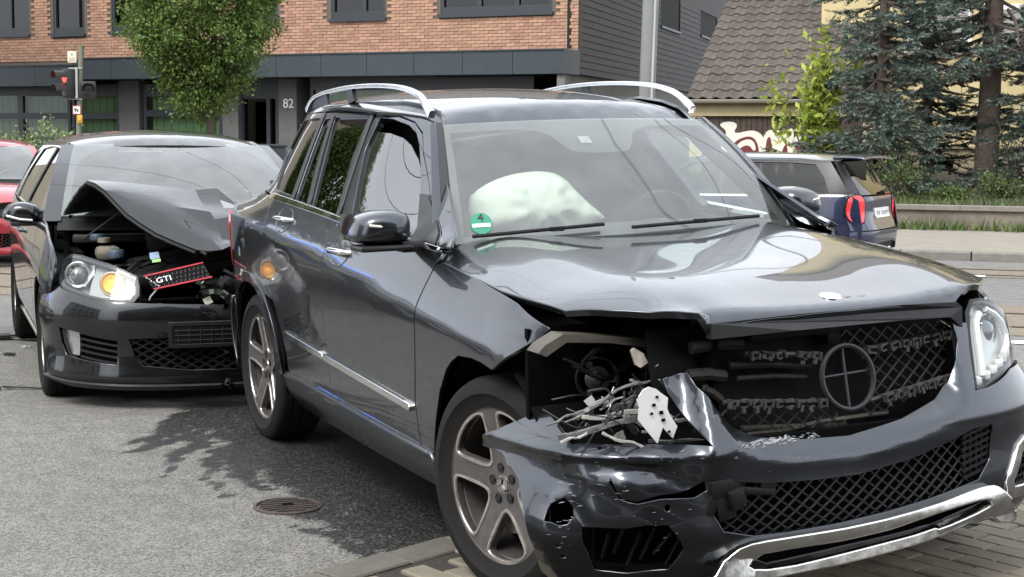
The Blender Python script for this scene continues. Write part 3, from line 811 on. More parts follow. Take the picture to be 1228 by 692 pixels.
# ground floor, set back in the shade of the fascia
g0 = base_z - .3
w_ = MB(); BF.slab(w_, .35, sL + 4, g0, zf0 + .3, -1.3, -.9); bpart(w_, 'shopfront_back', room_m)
def gwin(x0, x1, ya, yb, blind=True, off=.12, rows=True):
    u0, u1 = sorted((BF.at(x0, 120, off)[0], BF.at(x1, 120, off)[0])); z1 = BF.at((x0 + x1) / 2, ya, off)[1]; z0 = BF.at((x0 + x1) / 2, yb, off)[1]
    f = MB(); t = .10
    for a, b, c, d in ((u0, u0 + t, g0, z1), (u1 - t, u1, g0, z1), (u0 + t, u1 - t, z1 - .35, z1), (u0 + t, u1 - t, z0 - .09, z0 + .09)): BF.slab(f, a, b, c, d, off - .1, off)
    fo = bpart(f, 'shop_window', anth2)
    for c, d in ((z0 + .09, z1 - .35), (g0 + .4, z0 - .09)):
        p = MB(); BF.slab(p, u0 + t, u1 - t, c, d, off - .06, off - .055); bpart(p, 'pane', glass_shop, fo)
        if blind:
            q = MB(); n = int((u1 - u0 - 2 * t) / .13)
            for i in range(n):
                a = u0 + t + .005 + i * .13; BF.slab(q, a, a + .118, c, d, off - .20 - .012 * (i % 2), off - .19 - .012 * (i % 2))
            bpart(q, 'vertical_blind', blind_m, fo, kind='stuff')
glass_shop = glass('shop_glass', (.62, .70, .62), 1.5)
gwin(-40, 24, 101, 139); gwin(24, 84, 101, 139); gwin(86, 143, 101, 139); gwin(172, 266, 101, 136); gwin(372, 520, 92, 135, True); gwin(520, 640, 92, 135, True)
for x0, x1, nm in ((144, 168, 'column'), (268, 287, 'column'), (335.5, 357, 'column')):
    u0, u1 = sorted((BF.at(x0, 120, .1)[0], BF.at(x1, 120, .1)[0])); f = MB()
    for i in range(4): BF.slab(f, u0, u1, g0 + i * .85 + .004, min(g0 + (i + 1) * .85, zf0 + .1), -.5, .16)
    bpart(f, nm, stone_g)
u0, u1 = sorted((BF.at(289, 120, .0)[0], BF.at(334, 120, .0)[0])); f = MB()
for a, b, c, d in ((u0, u0 + .12, g0, zf0), (u1 - .07, u1, g0, zf0), (u0 + .12, u1 - .07, zf0 - .55, zf0), (u0 + .12, u1 - .07, g0, g0 + .35), (u0 + .30, u0 + .42, g0 + .35, zf0 - .55)): BF.slab(f, a, b, c, d, -.12, -.02)
do = bpart(f, 'door', anth2); p = MB(); BF.slab(p, u0 + .42, u1 - .07, g0 + .35, zf0 - .55, -.08, -.075); bpart(p, 'door_pane', win_dark, do)
p = MB(); BF.slab(p, u0 + .55, u1 - .12, .95, 1.02, -.02, .03); bpart(p, 'door_handle', alu, do)
zd = BF.at(346, 124.5, .165); pm = Matrix((-BF.d, Vector((0, 0, 1)), BF.n)).transposed().to_4x4(); pm.translation = BF.P(zd[0], zd[1], .168) - brick_b.location
text_curve('house_number', '82', .36, pm, white_plastic, brick_b, .015)
f = MB(); u0 = BF.at(678, 100, .5)[0]; BF.slab(f, u0 - .04, u0 + .04, g0, zf0, .42, .5); bpart(f, 'downpipe', alu)
f = MB(); BS.slab(f, -.9, 19, g0, zf0 + .02, -.30, -.10); bpart(f, 'side_wall', render_g)
# slate boards on the gable side
sp_me = {}
i = 0; zz = zf0 + .03; cnts = 0
side_w = []
for x0, x1, yb in ((792.5, 815, 36.5), (840, 859, 47)):
    u0, u1 = sorted((BS.at(x0, yb)[0], BS.at(x1, yb)[0])); zb_ = BS.at((x0 + x1) / 2, yb)[1]; side_w.append((u0, u1, zb_, zb_ + 1.7))
    f = MB()
    for a, b, c, d in ((u0, u1, zb_ + .05, zb_ + .15), (u0, u1, zb_ + 1.6, zb_ + 1.7), (u0, u0 + .10, zb_ + .15, zb_ + 1.6), (u1 - .10, u1, zb_ + .15, zb_ + 1.6), ((u0 + u1) / 2 - .06, (u0 + u1) / 2 + .06, zb_ + .15, zb_ + 1.6)): BS.slab(f, a, b, c, d, -.16, -.05)
    fo = bpart(f, 'window', anth); s = MB(); BS.slab(s, u0 - .05, u1 + .05, zb_ - .02, zb_ + .05, -.15, .06); bpart(s, 'sill', anth, fo)
    p = MB(); BS.slab(p, u0 + .1, u1 - .1, zb_ + .15, zb_ + 1.6, -.125, -.12); bpart(p, 'pane', win_dark, fo)
zt_s = BS.at(694, -15)[1] + .7
while zz < 10.4:
    if zz > zt_s:
        f = MB(); BS.slab(f, 0, 27, zz, 10.5, -.03, -.005); bpart(f, 'upper_slate', slate_m); break
    u = -(.0 if i % 2 else .75)
    while u < 26.5:
        l = 1.5; a, b = max(u, 0), u + l - .006
        segs = [(a, b)]
        for w0, w1, wz0, wz1 in side_w:
            if wz0 - .1 < zz < wz1:
                s2 = []
                for p0, p1 in segs:
                    if p1 < w0 - .05 or p0 > w1 + .05: s2.append((p0, p1))
                    else:
                        if p0 < w0 - .05: s2.append((p0, w0 - .05))
                        if p1 > w1 + .05: s2.append((w1 + .05, p1))
                segs = s2
        for p0, p1 in segs:
            if p1 - p0 < .05: continue
            m = MB(); v = [BS.P(q, h_, o_) for h_, o_ in ((zz, .012), (zz + .172, -.006)) for q in (p0, p1)] + [BS.P(q, zz, -.025) for q in (p0, p1)]
            m.add(v, [(0, 1, 3, 2), (4, 5, 1, 0)]); bpart(m, 'shingle', slate_m)
        u += l
    zz += .175; i += 1

# ------------------------------------------------------------------ low outbuilding with a pantile roof
O0 = at(823, 119, 34.6); OA = Wall((O0.x, O0.y), (math.sin(R(112)), math.cos(R(112))))   # eave runs to the right and nearer
out_b = empty('outbuilding', (O0.x, O0.y, base_z), 0, 'low outbuilding with brown pantile roof and graffiti on its wooden doors', 'outbuilding')
up = Vector((math.sin(R(22)), math.cos(R(22)), 0)); SL = R(35); rz = O0.z
def RP(u, t, h=0): # u along the eave, t up the slope, h off the slope
    nrm = (-up * math.sin(SL) + Vector((0, 0, math.cos(SL)))); q = O0 + OA.d * u + (up * math.cos(SL) + Vector((0, 0, math.sin(SL)))) * t + nrm * h; return q
tile_m = mat('roof_tile_brown', (.080, .066, .056), .8, noise=(10, .22), bump=(50, .5, .005), rnd=.16)
TW, TG, TL = .30, .335, .40
tv = []; tf = []; prof = [(0, .0), (.03, .020), (.075, .052), (.12, .058), (.16, .040), (.20, .012), (.26, .0), (.31, .010)]
for k, (t0, hh) in enumerate(((-.03, .028), (TL, .0))):
    for (x, h) in prof: tv.append(RP(x, t0, h + hh) - O0)
n = len(prof); tf = [(i, i + 1, n + i + 1, n + i) for i in range(n - 1)]
for (x, h) in prof: tv.append(RP(x, -.03, h + .010) - O0)
tf += [(2 * n + i, 2 * n + i + 1, i + 1, i) for i in range(n - 1)]
tme = mesh_of(tv, tf); tme.polygons.foreach_set('use_smooth', [True] * len(tme.polygons)); tme.set_sharp_from_angle(angle=R(50)); tme.materials.append(tile_m)
rt_ = random.Random(2); NC, NR = 14, 17; tiles = []
for r_ in range(NR):
    for c in range(NC):
        o = bpy.data.objects.new('roof_tile', tme); COL.objects.link(o); o.parent = out_b
        o.location = RP(c * TW, r_ * TG, rt_.uniform(0, .006)) - out_b.location
rl = NC * TW; rh = NR * TG
m = MB(); m.add([RP(0, 0, -.02), RP(rl, 0, -.02), RP(rl, rh, -.02), RP(0, rh, -.02), RP(0, 0, -.12), RP(rl, 0, -.12), RP(rl, rh, -.12), RP(0, rh, -.12)], [(0, 1, 2, 3), (7, 6, 5, 4), (0, 4, 5, 1), (1, 5, 6, 2), (2, 6, 7, 3), (3, 7, 4, 0)]); bpart(m, 'roof_deck', dark, root=out_b)
cream = mat('cream_render', (.50, .42, .24), .9, noise=(3, .12), bump=(30, .4, .006)); yellow = mat('yellow_render', (.56, .46, .25), .92, noise=(1.5, .12), bump=(45, .6, .010)); plinth = mat('plinth_render', (.27, .225, .15), .92, noise=(2, .2), bump=(40, .6, .01))
gut = MB(); gpts = [(0, 0), (.0, .05), (.03, .085), (.08, .095), (.12, .075), (.135, .03), (.135, 0), (.125, 0), (.12, .03), (.10, .065), (.06, .08), (.03, .065), (.012, .03), (.012, 0)]
gut.v = []; 
for u in (-.05, rl): gut.v += [tuple(OA.P(u, rz - .005 - b, -.02 + a)) for a, b in gpts]
kk = len(gpts); gut.f = [(i, (i + 1) % kk, kk + (i + 1) % kk, kk + i) for i in range(kk)]; gut.mi = [0] * kk; bpart(gut, 'gutter', mat('gutter_zinc', (.33, .30, .26), .5, .4), root=out_b)
zb1 = OA.at(880, 139)[1]
f = MB(); OA.slab(f, .05, rl, zb1, rz - .09, -.30, -.12); bpart(f, 'lintel_band', cream, root=out_b)
f = MB(); OA.slab(f, .05, .35, g0, zb1, -.3, -.14); OA.slab(f, .05, rl, g0, rz - .1, -4, -3.8); OA.slab(f, .05, .3, g0, rz - .1, -3.8, -.3); OA.slab(f, rl - .3, rl, g0, rz - .1, -3.8, -.2); bpart(f, 'wall', cream, root=out_b)
door_b = mat('door_board_brown', (.070, .050, .038), .8, noise=(8, .25), bump=(30, .5, .004), rnd=.15)
u = .36; bw_ = .125
while u < rl - .3:
    f = MB(); OA.slab(f, u, u + bw_ - .010, g0, zb1, -.26, -.20 + rt_.uniform(-.003, .003)); bpart(f, 'door_board', door_b, root=out_b); u += bw_
f = MB(); OA.slab(f, .36, rl - .3, g0, zb1, -.30, -.245); bpart(f, 'door_back', dark, root=out_b)
# graffiti: white outlined letters with dark red filling, painted on the boards
gw_, gr_ = mat('spray_white', (.74, .72, .62), .8, noise=(9, .1)), mat('spray_maroon', (.16, .030, .035), .8, noise=(9, .2))
def paint(pxs, m, off, name):
    q = [OA.at(x, y, -.2)for x, y in pxs]; q = chaikin(q, 2); nv, F = tri2d(resample(q, .06), (), .12)
    return bpart(MB().add([OA.P(a, b, -.2 + off) for a, b in nv], F), name, m, root=out_b)
paint([(862, 150), (868, 146), (880, 146), (885, 150), (880, 158), (884, 160), (900, 156), (910, 158), (917, 166), (917, 190), (915, 215), (870, 215), (858, 195), (868, 168), (872, 157)], gw_, .008, 'graffiti_outline')
paint([(868, 190), (880, 170), (895, 163), (905, 165), (911, 178), (911, 215), (862, 215)], gr_, .010, 'graffiti_fill')
paint([(872, 194), (884, 172), (897, 166), (905, 170), (907, 182), (900, 178), (888, 182), (878, 200)], gw_, .012, 'graffiti_highlight'); paint([(876, 196), (886, 178), (897, 173), (904, 180), (905, 215), (872, 215)], gr_, .014, 'graffiti_fill')
paint([(913, 157), (936, 155), (938, 164), (934, 178), (940, 160), (950, 152), (953, 162), (944, 215), (914, 215)], gw_, .009, 'graffiti_outline')
paint([(919, 165), (926, 164), (924, 200), (922, 215), (917, 215), (918, 190)], gr_, .012, 'graffiti_fill'); paint([(934, 192), (944, 166), (945, 200), (944, 215), (932, 215)], gr_, .012, 'graffiti_fill')
paint([(950, 165), (962, 158), (972, 162), (978, 176), (978, 215), (944, 215)], gw_, .0085, 'graffiti_outline'); paint([(953, 172), (964, 164), (972, 172), (974, 215), (950, 215)], gr_, .012, 'graffiti_fill')

# ------------------------------------------------------------------ yellow house
Y0 = at(983, 100, 36.0); YW = Wall((Y0.x, Y0.y), (math.sin(R(112)), math.cos(R(112))))
yel = empty('yellow_house', (Y0.x, Y0.y, base_z), 0, 'tall yellow rendered house behind the spruces, with roller shutters', 'house')
zp = YW.at(1190, 176)[1]
f = MB(); YW.slab(f, 0, 14, zp, 13, -9, 0); bpart(f, 'wall', yellow, root=yel)
f = MB(); YW.slab(f, -.0, 14, g0, zp - .05, -9, -.03); bpart(f, 'plinth', plinth, root=yel); f = MB(); YW.slab(f, 0, 14, zp - .05, zp, -.1, .03); bpart(f, 'plinth_ledge', plinth, root=yel)
f = MB(); f.add([YW.P(-.4, 12.9, .5), YW.P(14.4, 12.9, .5), YW.P(14.4, 16.5, -4.5), YW.P(-.4, 16.5, -4.5), YW.P(14.4, 12.9, -9.5), YW.P(-.4, 12.9, -9.5)], [(0, 1, 2, 3), (3, 2, 4, 5), (0, 3, 5), (1, 4, 2), (0, 5, 4, 1)]); bpart(f, 'roof', tile_m, root=yel)
shut = mat('shutter_grey', (.30, .29, .28), .6, noise=(4, .1))
for x0, x1, ya, yb in ((1092, 1160, 12, 62), (1186, 1262, 12, 62)):
    u0, z1 = YW.at(x0, ya); u1, z0 = YW.at(x1, yb)
    f = MB()
    for a, b, c, d in ((u0 - .09, u0, z0, z1), (u1, u1 + .09, z0, z1), (u0 - .09, u1 + .09, z1, z1 + .12)): YW.slab(f, a, b, c, d, -.05, .02)
    fo = bpart(f, 'window', white_plastic, root=yel); s = MB(); YW.slab(s, u0 - .15, u1 + .15, z0 - .07, z0, -.05, .10); bpart(s, 'sill', kerb_m, fo, root=yel)
    z = z0
    while z < z1 - .01:
        s = MB(); v = [YW.P(q, zz_, o_) for zz_, o_ in ((z, .012), (z + .046, .002)) for q in (u0, u1)] + [YW.P(q, z, .001) for q in (u0, u1)]; s.add(v, [(0, 1, 3, 2), (4, 5, 1, 0)]); bpart(s, 'slat', shut, fo, root=yel); z += .055
for x0, x1, ya, yb in ((1118, 1142, 192, 222), (1170, 1200, 190, 225)):
    u0, z1 = YW.at(x0, ya); u1, z0 = YW.at(x1, yb); f = MB(); YW.slab(f, u0, u1, z0, z1, -.02, -.015); bpart(f, 'cellar_window', win_dark, root=yel)

# ------------------------------------------------------------------ garden wall along the footway
W0 = at(1150, 278, 24.0); GWl = Wall((W0.x, W0.y), (KD[0], KD[1]))
gwall = empty('garden_wall', (W0.x, W0.y, 0), 0, 'low stained concrete garden wall with coping beside the footway', 'wall')
zt = GWl.at(1150, 247)[1]; stain = mat('stained_concrete', (.165, .145, .115), .92, noise=(2.2, .38), bump=(24, .6, .010)); cop = mat('coping_concrete', (.19, .175, .15), .9, noise=(5, .2), bump=(40, .4, .006))
f = MB(); GWl.slab(f, -9, 12, -.3, zt - .07, -.3, 0); bpart(f, 'wall_body', stain, root=gwall)
for k in range(-6, 8):
    f = MB(); GWl.slab(f, k * 1.5, k * 1.5 + 1.492, zt - .07, zt, -.34, .05); bpart(f, 'coping', cop, root=gwall)
soil = mat('garden_soil', (.05, .042, .03), .95, noise=(6, .3), bump=(20, .8, .03))
f = MB(); f.add([GWl.P(-9, zt - .08, -.3), GWl.P(12, zt - .08, -.3), GWl.P(12, zt + .35, -12), GWl.P(-9, zt + .35, -12)], [(0, 3, 2, 1)]); tag(f.build('garden_ground', soil), kind='structure')

# ------------------------------------------------------------------ surroundings out of frame that the paint and glass mirror: the street's other houses
def block(name, x, y, w, d, h, rot, m, label, cat='building', roofm=None):
    t = empty(name, (x, y, -.1), R(rot), label, cat)
    b = MB(); b.box((0, 0, h / 2), (w, d, h)); b.build('wall', m, t)
    r_ = MB(); r_.prism([(-w / 2 - .3, h), (w / 2 + .3, h), (0, h + w * .32)], -d / 2 - .2, d / 2 + .2, lambda u, v, q: (u, q, v)); r_.build('roof', roofm or tile_m, t)
    k = 0
    for zf in np.arange(1.4, h - 1.2, 2.9):
        for uu in np.arange(-d / 2 + 1.4, d / 2 - .6, 2.4):
            for s in (-1, 1):
                f = MB(); f.box((s * (w / 2 + .01), uu, zf + .6), (.06, 1.1, 1.4)); f.build('window', win_dark, t)
block('rendered_house', -21.2, 36.0, 8, 8, 12.5, 35, mat('beige_render', (.46, .41, .32), .9), 'beige rendered house beyond the left edge of the picture')
block('terraced_house', -24, 0, 9, 14, 9, 5, mat('light_render', (.46, .45, .42), .9), 'pale terraced house behind the parked cars, left of the picture')
block('terraced_house', 2, -17, 26, 9, 9, 0, mat('dark_reflected_wall', (.065, .05, .04), .9), 'unseen terraced house behind the viewer, kept dark for the window reflections')  # unseen; wall colour set dark so the facade panes mirror something dark
# ================================================================== TREES, SHRUBS, WEEDS
def leaf_mat(name, col, spread=.35, trans=.25, rough=.5):
    m = mat(name, col, rough, rnd=spread); nt = m.node_tree; b = nt.nodes['Principled BSDF']; o = nt.nodes['Material Output']
    t = nt.nodes.new('ShaderNodeBsdfTranslucent'); mx = nt.nodes.new('ShaderNodeMixShader'); mx.inputs[0].default_value = trans
    src = b.inputs['Base Color'].links[0].from_socket; nt.links.new(src, t.inputs[0])
    nt.links.new(b.outputs[0], mx.inputs[1]); nt.links.new(t.outputs[0], mx.inputs[2]); nt.links.new(mx.outputs[0], o.inputs[0]); return m
leaf_green = leaf_mat('leaf_green', (.115, .180, .034), .45, .32); leaf_light = leaf_mat('leaf_light', (.34, .41, .07), .3, .35)
needle_blue = leaf_mat('needle_blue', (.115, .150, .125), .5, .1, .55); needle_dark = leaf_mat('needle_dark', (.030, .052, .034), .4, .1, .6); weed_m = leaf_mat('weed_green', (.085, .13, .030), .45)
bark = mat('bark_grey', (.085, .068, .055), .95, noise=(9, .3), bump=(22, 1., .02)); bark_s = mat('bark_spruce', (.105, .080, .066), .95, noise=(7, .3), bump=(16, 1., .025))
twig_m = mat('dead_twig', (.17, .145, .12), .95)

def leaves(pos, size, nrm, rng, up=.5, aspect=.55, fold=.25):
    """leaf-shaped folded quads: pos (n,3), outward directions nrm"""
    n = len(pos); d = rng.normal(size=(n, 3)) + nrm * .8; d[:, 2] -= .25; d /= np.linalg.norm(d, axis=1)[:, None]
    f = rng.normal(size=(n, 3)) * .6 + nrm * .5 + np.array((0, 0, up)); s = np.cross(d, f); s /= np.linalg.norm(s, axis=1)[:, None] + 1e-9; f = np.cross(s, d)
    L_ = (size * rng.uniform(.6, 1.3, n))[:, None]
    a = pos - d * L_ * .5; c = pos + d * L_ * .5; b = pos + s * L_ * aspect * .5 + f * L_ * fold * .3; e = pos - s * L_ * aspect * .5 + f * L_ * fold * .3
    V = np.stack([a, b, c, e], 1).reshape(-1, 3); i = np.arange(n) * 4
    F = np.concatenate([np.stack([i, i + 1, i + 2, i + 3], 1)], 0)
    return V, F
def leaf_object(name, V, F, m, parent):
    me = bpy.data.meshes.new('mesh'); me.vertices.add(len(V)); me.vertices.foreach_set('co', V.astype(np.float32).ravel())
    k = F.shape[1]; me.loops.add(F.size); me.loops.foreach_set('vertex_index', F.astype(np.int32).ravel()); me.polygons.add(len(F)); me.polygons.foreach_set('loop_start', np.arange(len(F), dtype=np.int32) * k)
    me.update(calc_edges=True); me.validate(); return link(name, me, m, parent)

def street_tree():
    rng = np.random.default_rng(3); base = at(252, 150, 25.5); gb = -.12
    t = empty('street_tree', (base.x, base.y, gb), 0, 'round dense green hornbeam in front of the brick building', 'tree')
    zb = base.z - gb - .25; H = zb + 3.4; zb += .50; c = np.array((-.12, 0, zb + 1.72)); rad = np.array((1.27, 1.27, 1.75))
    tr = MB(); tr.tube([(0, 0, -.1), (.02, 0, zb * .5), (0, .02, zb + .2), (-.05, 0, zb + 1.0)], [.11, .09, .075, .05], 10)
    br = []
    for k in range(46):
        a = rng.uniform(0, 2 * math.pi); e = rng.uniform(.45, 1.4); st = np.array((0, 0, zb + rng.uniform(-.05, 1.0))); ln = rng.uniform(.9, 1.7)
        d = np.array((math.cos(a) * math.cos(e), math.sin(a) * math.cos(e), math.sin(e))); p = [st, st + d * ln * .5 + np.array((0, 0, .1)), st + d * ln]
        tr.tube(p, [.028, .018, .006], 6); br.append((st, d, ln))
    for p in [q for q in rng.normal(size=(70, 3))]:
        d = p / np.linalg.norm(p); q = c + d * rad * rng.uniform(.45, .95); tr.tube([q * .55 + np.array((0, 0, zb + .4)) * .45, q], [.012, .004], 5)
    tr.build('trunk', bark, t, True)
    P_ = []; Nn = []
    # leafy sprays at the ends of the twigs, leaving gaps between them
    for k in range(760):
        d = rng.normal(size=3); d /= np.linalg.norm(d); r_ = rng.uniform(.35, 1.0) ** .45
        wob = 1 + .07 * math.sin(3 * math.atan2(d[1], d[0]) + 5 * d[2]) + .07 * math.sin(7 * math.atan2(d[1], d[0]) - 6 * d[2]) + rng.normal() * .035
        shape = rad * np.array((1, 1, 1)) * wob
        if d[2] < 0: shape = shape * np.array((1 - .30 * abs(d[2]) ** 1.5, 1 - .30 * abs(d[2]) ** 1.5, 1.0))
        cc = c + d * shape * r_; m_ = int(rng.uniform(45, 95)); sg = rng.uniform(.07, .16)
        g = rng.normal(size=(m_, 3)) * np.array((sg, sg, sg * .75)); P_.append(cc + g); Nn.append(np.tile(d, (m_, 1)) * .6 + g / sg * .4)
    V, F = leaves(np.concatenate(P_), .068, np.concatenate(Nn), rng); leaf_object('crown', V, F, leaf_green, t)
street_tree()
def tree_copy(src, loc, sc, rz, label):
    c = src.copy(); COL.objects.link(c); c.location = loc; c.rotation_euler = (0, 0, rz); c.scale = (sc, sc, sc); c['label'] = label
    for ch in src.children: d = ch.copy(); COL.objects.link(d); d.parent = c
tree_copy(bpy.data.objects['street_tree'], (-14.5, 21.5, -.1), 1.7, 2.0, 'larger hornbeam beyond the left edge of the picture')

def spruce(px_base, py_base, Y, h, seed, label, lean=0., low=.08, spread=2.4, nwh=26, trunk_r=.20, dens=1.0, m=None, dead=0., name='spruce_tree', top_clip=None):
    rng = np.random.default_rng(seed); b = at(px_base, py_base, Y)
    t = empty(name, (b.x, b.y, b.z), 0, label, 'tree'); tr = MB()
    axis = lambda z: np.array((lean * z, .0, z))
    tr.tube([axis(z) for z in np.linspace(-.2, h, 12)], [trunk_r * (1.15 if z < .1 else 1) * (1 - .88 * z / h) for z in np.linspace(0, h, 12)], 12)
    NV = []; NF = []; off = 0; A_ = []; B_ = []; W_ = []
    for w in range(nwh):
        z0 = h * (low + (1 - low) * (w / nwh) ** 1.05); bl = spread * (1 - w / nwh) ** .75 * rng.uniform(.75, 1.1)
        if top_clip and z0 > top_clip: break
        for k in range(int(rng.integers(5, 9))):
            a = rng.uniform(0, 2 * math.pi); L_ = bl * rng.uniform(.6, 1.1); hd = np.array((math.cos(a), math.sin(a), 0)); sd_ = np.array((-math.sin(a), math.cos(a), 0))
            dr_ = rng.uniform(.16, .62); cu_r = rng.uniform(.05, .5); pts = [axis(z0) + hd * L_ * s + sd_ * L_ * .12 * math.sin(3 * s + z0 * 7) + np.array((0, 0, 1)) * L_ * (-dr_ * s + cu_r * s * s) for s in np.linspace(0, 1, 7)]
            tr.tube(pts, [.030 * (1 - .85 * s) * (L_ / spread + .35) for s in np.linspace(0, 1, 7)], 5, cap=False)
            if rng.uniform() < dead:
                for q in range(8):
                    p = pts[2] + (pts[-1] - pts[2]) * rng.uniform(); tr.tube([p, p + sd_ * rng.normal() * .3 + np.array((0, 0, -rng.uniform(.05, .4)))], [.006, .003], 4, cap=False)
                continue
            ns = max(6, int(L_ * 17 * dens))
            for q in range(ns):
                s = rng.uniform(.10, 1.0) ** .8; i_ = min(5, int(s * 6)); p = pts[i_] + (pts[i_ + 1] - pts[i_]) * (s * 6 - i_)
                d2 = hd * rng.uniform(.35, .9) + sd_ * rng.choice((-1, 1)) * rng.uniform(.25, 1.0) * (1.15 - s * .7); d2[2] = rng.uniform(-.35, .12); d2 /= np.linalg.norm(d2)
                l2 = rng.uniform(.16, .42) * (.7 + .5 * (1 - s)); A_.append(p); B_.append(p + d2 * l2)
    A_ = np.array(A_); B_ = np.array(B_); n = len(A_)
    k = 16; D = B_ - A_; LN = np.linalg.norm(D, axis=1); D = D / LN[:, None]
    tpar = np.tile(np.linspace(.02, 1, k), (n, 1)); base = A_[:, None] + (B_ - A_)[:, None] * tpar[..., None]
    r_ = rng.normal(size=(n, k, 3)); r_ -= (r_ * D[:, None]).sum(-1)[..., None] * D[:, None]; r_ /= np.linalg.norm(r_, axis=-1)[..., None]; r_[..., 2] += .25
    tip = base + (r_ * .75 + D[:, None] * .75) * .075; sd2 = np.cross(r_, D[:, None]); sd2 /= np.linalg.norm(sd2, axis=-1)[..., None] + 1e-9; sd2 *= .013
    V = np.stack([base - sd2, base + sd2, tip], 2).reshape(-1, 3); F = np.arange(len(V)).reshape(-1, 3)
    tr.build('trunk', bark_s, t, True); leaf_object('crown', V, F, m or needle_blue, t)
spruce(1052, 262, 28.2, 8.5, 11, 'blue spruce nearest the tiled outbuilding with low spreading branches', low=.08, spread=2.0, trunk_r=.13, nwh=38, dens=1.12)
spruce(1108, 250, 30.0, 9.0, 12, 'dark thin spruce between the two other conifers', low=.12, spread=1.7, trunk_r=.14, nwh=28, dens=1.0, m=needle_dark, dead=.15)
spruce(1180, 252, 28.6, 11., 13, 'thick trunked spruce in front of the yellow house, bare low down', lean=.012, low=.26, spread=2.5, trunk_r=.25, nwh=32, dens=1.0, dead=.22)
spruce(1262, 250, 28.0, 8.0, 14, 'blue spruce cut by the right edge of the picture', low=.10, spread=2.1, trunk_r=.15, nwh=28, dens=1.0)

def bush(name, px, py, Y, rx, rz, n, size, m, seed, label, cat='shrub', stems=7, droop=.2, aspect=.5):
    rng = np.random.default_rng(seed); b = at(px, py, Y); t = empty(name, (b.x, b.y, b.z), 0, label, cat); s = MB(); P_ = []; Nn = []
    for k in range(stems):
        a = rng.uniform(0, 6.28); e = rng.uniform(.2, 1.0); tip = np.array((math.cos(a) * rx * e, math.sin(a) * rx * e * .7, rz * rng.uniform(.6, 1.1)))
        s.tube([(0, 0, -.1), tuple(tip * np.array((.4, .4, .6))), tuple(tip)], [.02, .014, .005], 5)
        for q in range(max(1, n // stems // 12)):
            cc = tip * rng.uniform(.35, 1.05); g = rng.normal(size=(12, 3)) * np.array((rx, rx, rz)) * .16; P_.append(cc + g); Nn.append(g / (np.linalg.norm(g, axis=1)[:, None] + 1e-9) * .5 + np.array((0, 0, .3)))
    s.build('stems', bark, t, True); V, F = leaves(np.concatenate(P_), size, np.concatenate(Nn), rng, aspect=aspect); leaf_object('foliage', V, F, m, t)
bush('chestnut_sapling', 972, 215, 29.0, .85, 2.2, 1500, .19, leaf_light, 21, 'yellow green chestnut sapling beside the graffiti doors', 'sapling', 11, aspect=.42)
bush('dark_bush', 1215, 235, 27.6, .7, 1.5, 1500, .06, needle_dark, 22, 'dark bush at the right edge beneath the spruces')
for k, (px, py, rx, rz, lab) in enumerate(((1010, 246, .7, .62, 'low green bush behind the passing car'), (1078, 246, .8, .75, 'leafy shrub on the garden wall beside the slim spruce'), (1140, 246, .75, .5, 'low shrub on the garden wall left of the thick trunk'), (1204, 246, .8, .55, 'low shrub on the garden wall right of the thick trunk'))):
    bush('shrub', px, py, 26.5 + .2 * (k % 2), rx * .8, rz * (.75, 1.1, .6, .9)[k], 1100, .06, weed_m, 30 + k, lab, stems=22)
def scatter_blades(name, pts, h, m, seed, label, cat):
    rng = np.random.default_rng(seed); p = np.asarray(pts); n = len(p); a = rng.uniform(0, 6.28, n); hh = h * rng.uniform(.3, 1.2, n); ln = rng.normal(size=(n, 2)) * .4 * hh[:, None]
    w = .012 + .01 * rng.uniform(size=n); s = np.stack([np.cos(a) * w, np.sin(a) * w, 0 * a], -1); tip = p + np.stack([ln[:, 0], ln[:, 1], hh], -1)
    V = np.stack([p - s, p + s, tip], 1).reshape(-1, 3); F = np.arange(len(V)).reshape(-1, 3); o = leaf_object(name, V, F, m, None); tag(o, label, cat, None, 'stuff')
rng = np.random.default_rng(77)
pts = []
for k in range(2600):
    u = rng.uniform(-8, 9); cl = .5 + .5 * math.sin(u * 2.3) * math.sin(u * .9 + 1); 
    if rng.uniform() > .25 + .75 * cl: continue
    q = GWl.P(u, .02, abs(rng.normal()) * .13 + .02); pts.append(tuple(q))
scatter_blades('weeds', pts, .20, weed_m, 78, 'green weeds growing along the foot of the garden wall', 'weeds')
pts = [tuple(GWl.P(rng.uniform(-8, 10), zt - .05, -rng.uniform(.35, 3.5))) for k in range(5000)]
scatter_blades('ground_cover', pts, .16, weed_m, 79, 'unkempt green ground cover behind the garden wall', 'ground cover')
def hedge():
    rng = np.random.default_rng(6); b = at(20, 160, 27.0); t = empty('hedge', (b.x, b.y, -.12), 0, 'low variegated hedge in front of the shop windows at the far left', 'hedge'); P_ = []
    Z = b.z + .12
    for k in range(420):
        x = rng.uniform(-1.6, 1.0); cc = np.array((x, rng.uniform(-.35, .35), Z * rng.uniform(.2, 1) + .10 * math.sin(x * 5) + (.10 if x > .25 else 0))); P_.append(cc + rng.normal(size=(14, 3)) * .09)
    P_ = np.concatenate(P_); V, F = leaves(P_, .075, np.tile((0, -.5, .5), (len(P_), 1)), rng); leaf_object('foliage', V, F, leaf_mat('hedge_leaf', (.22, .27, .12), .5), t)
    s = MB()
    for k in range(14): s.tube([(-1.5 + k * .18, 0, 0), (-1.5 + k * .18 + rng.normal() * .1, 0, Z * .8)], [.02, .008], 5)
    s.build('stems', bark, t, True)
hedge()

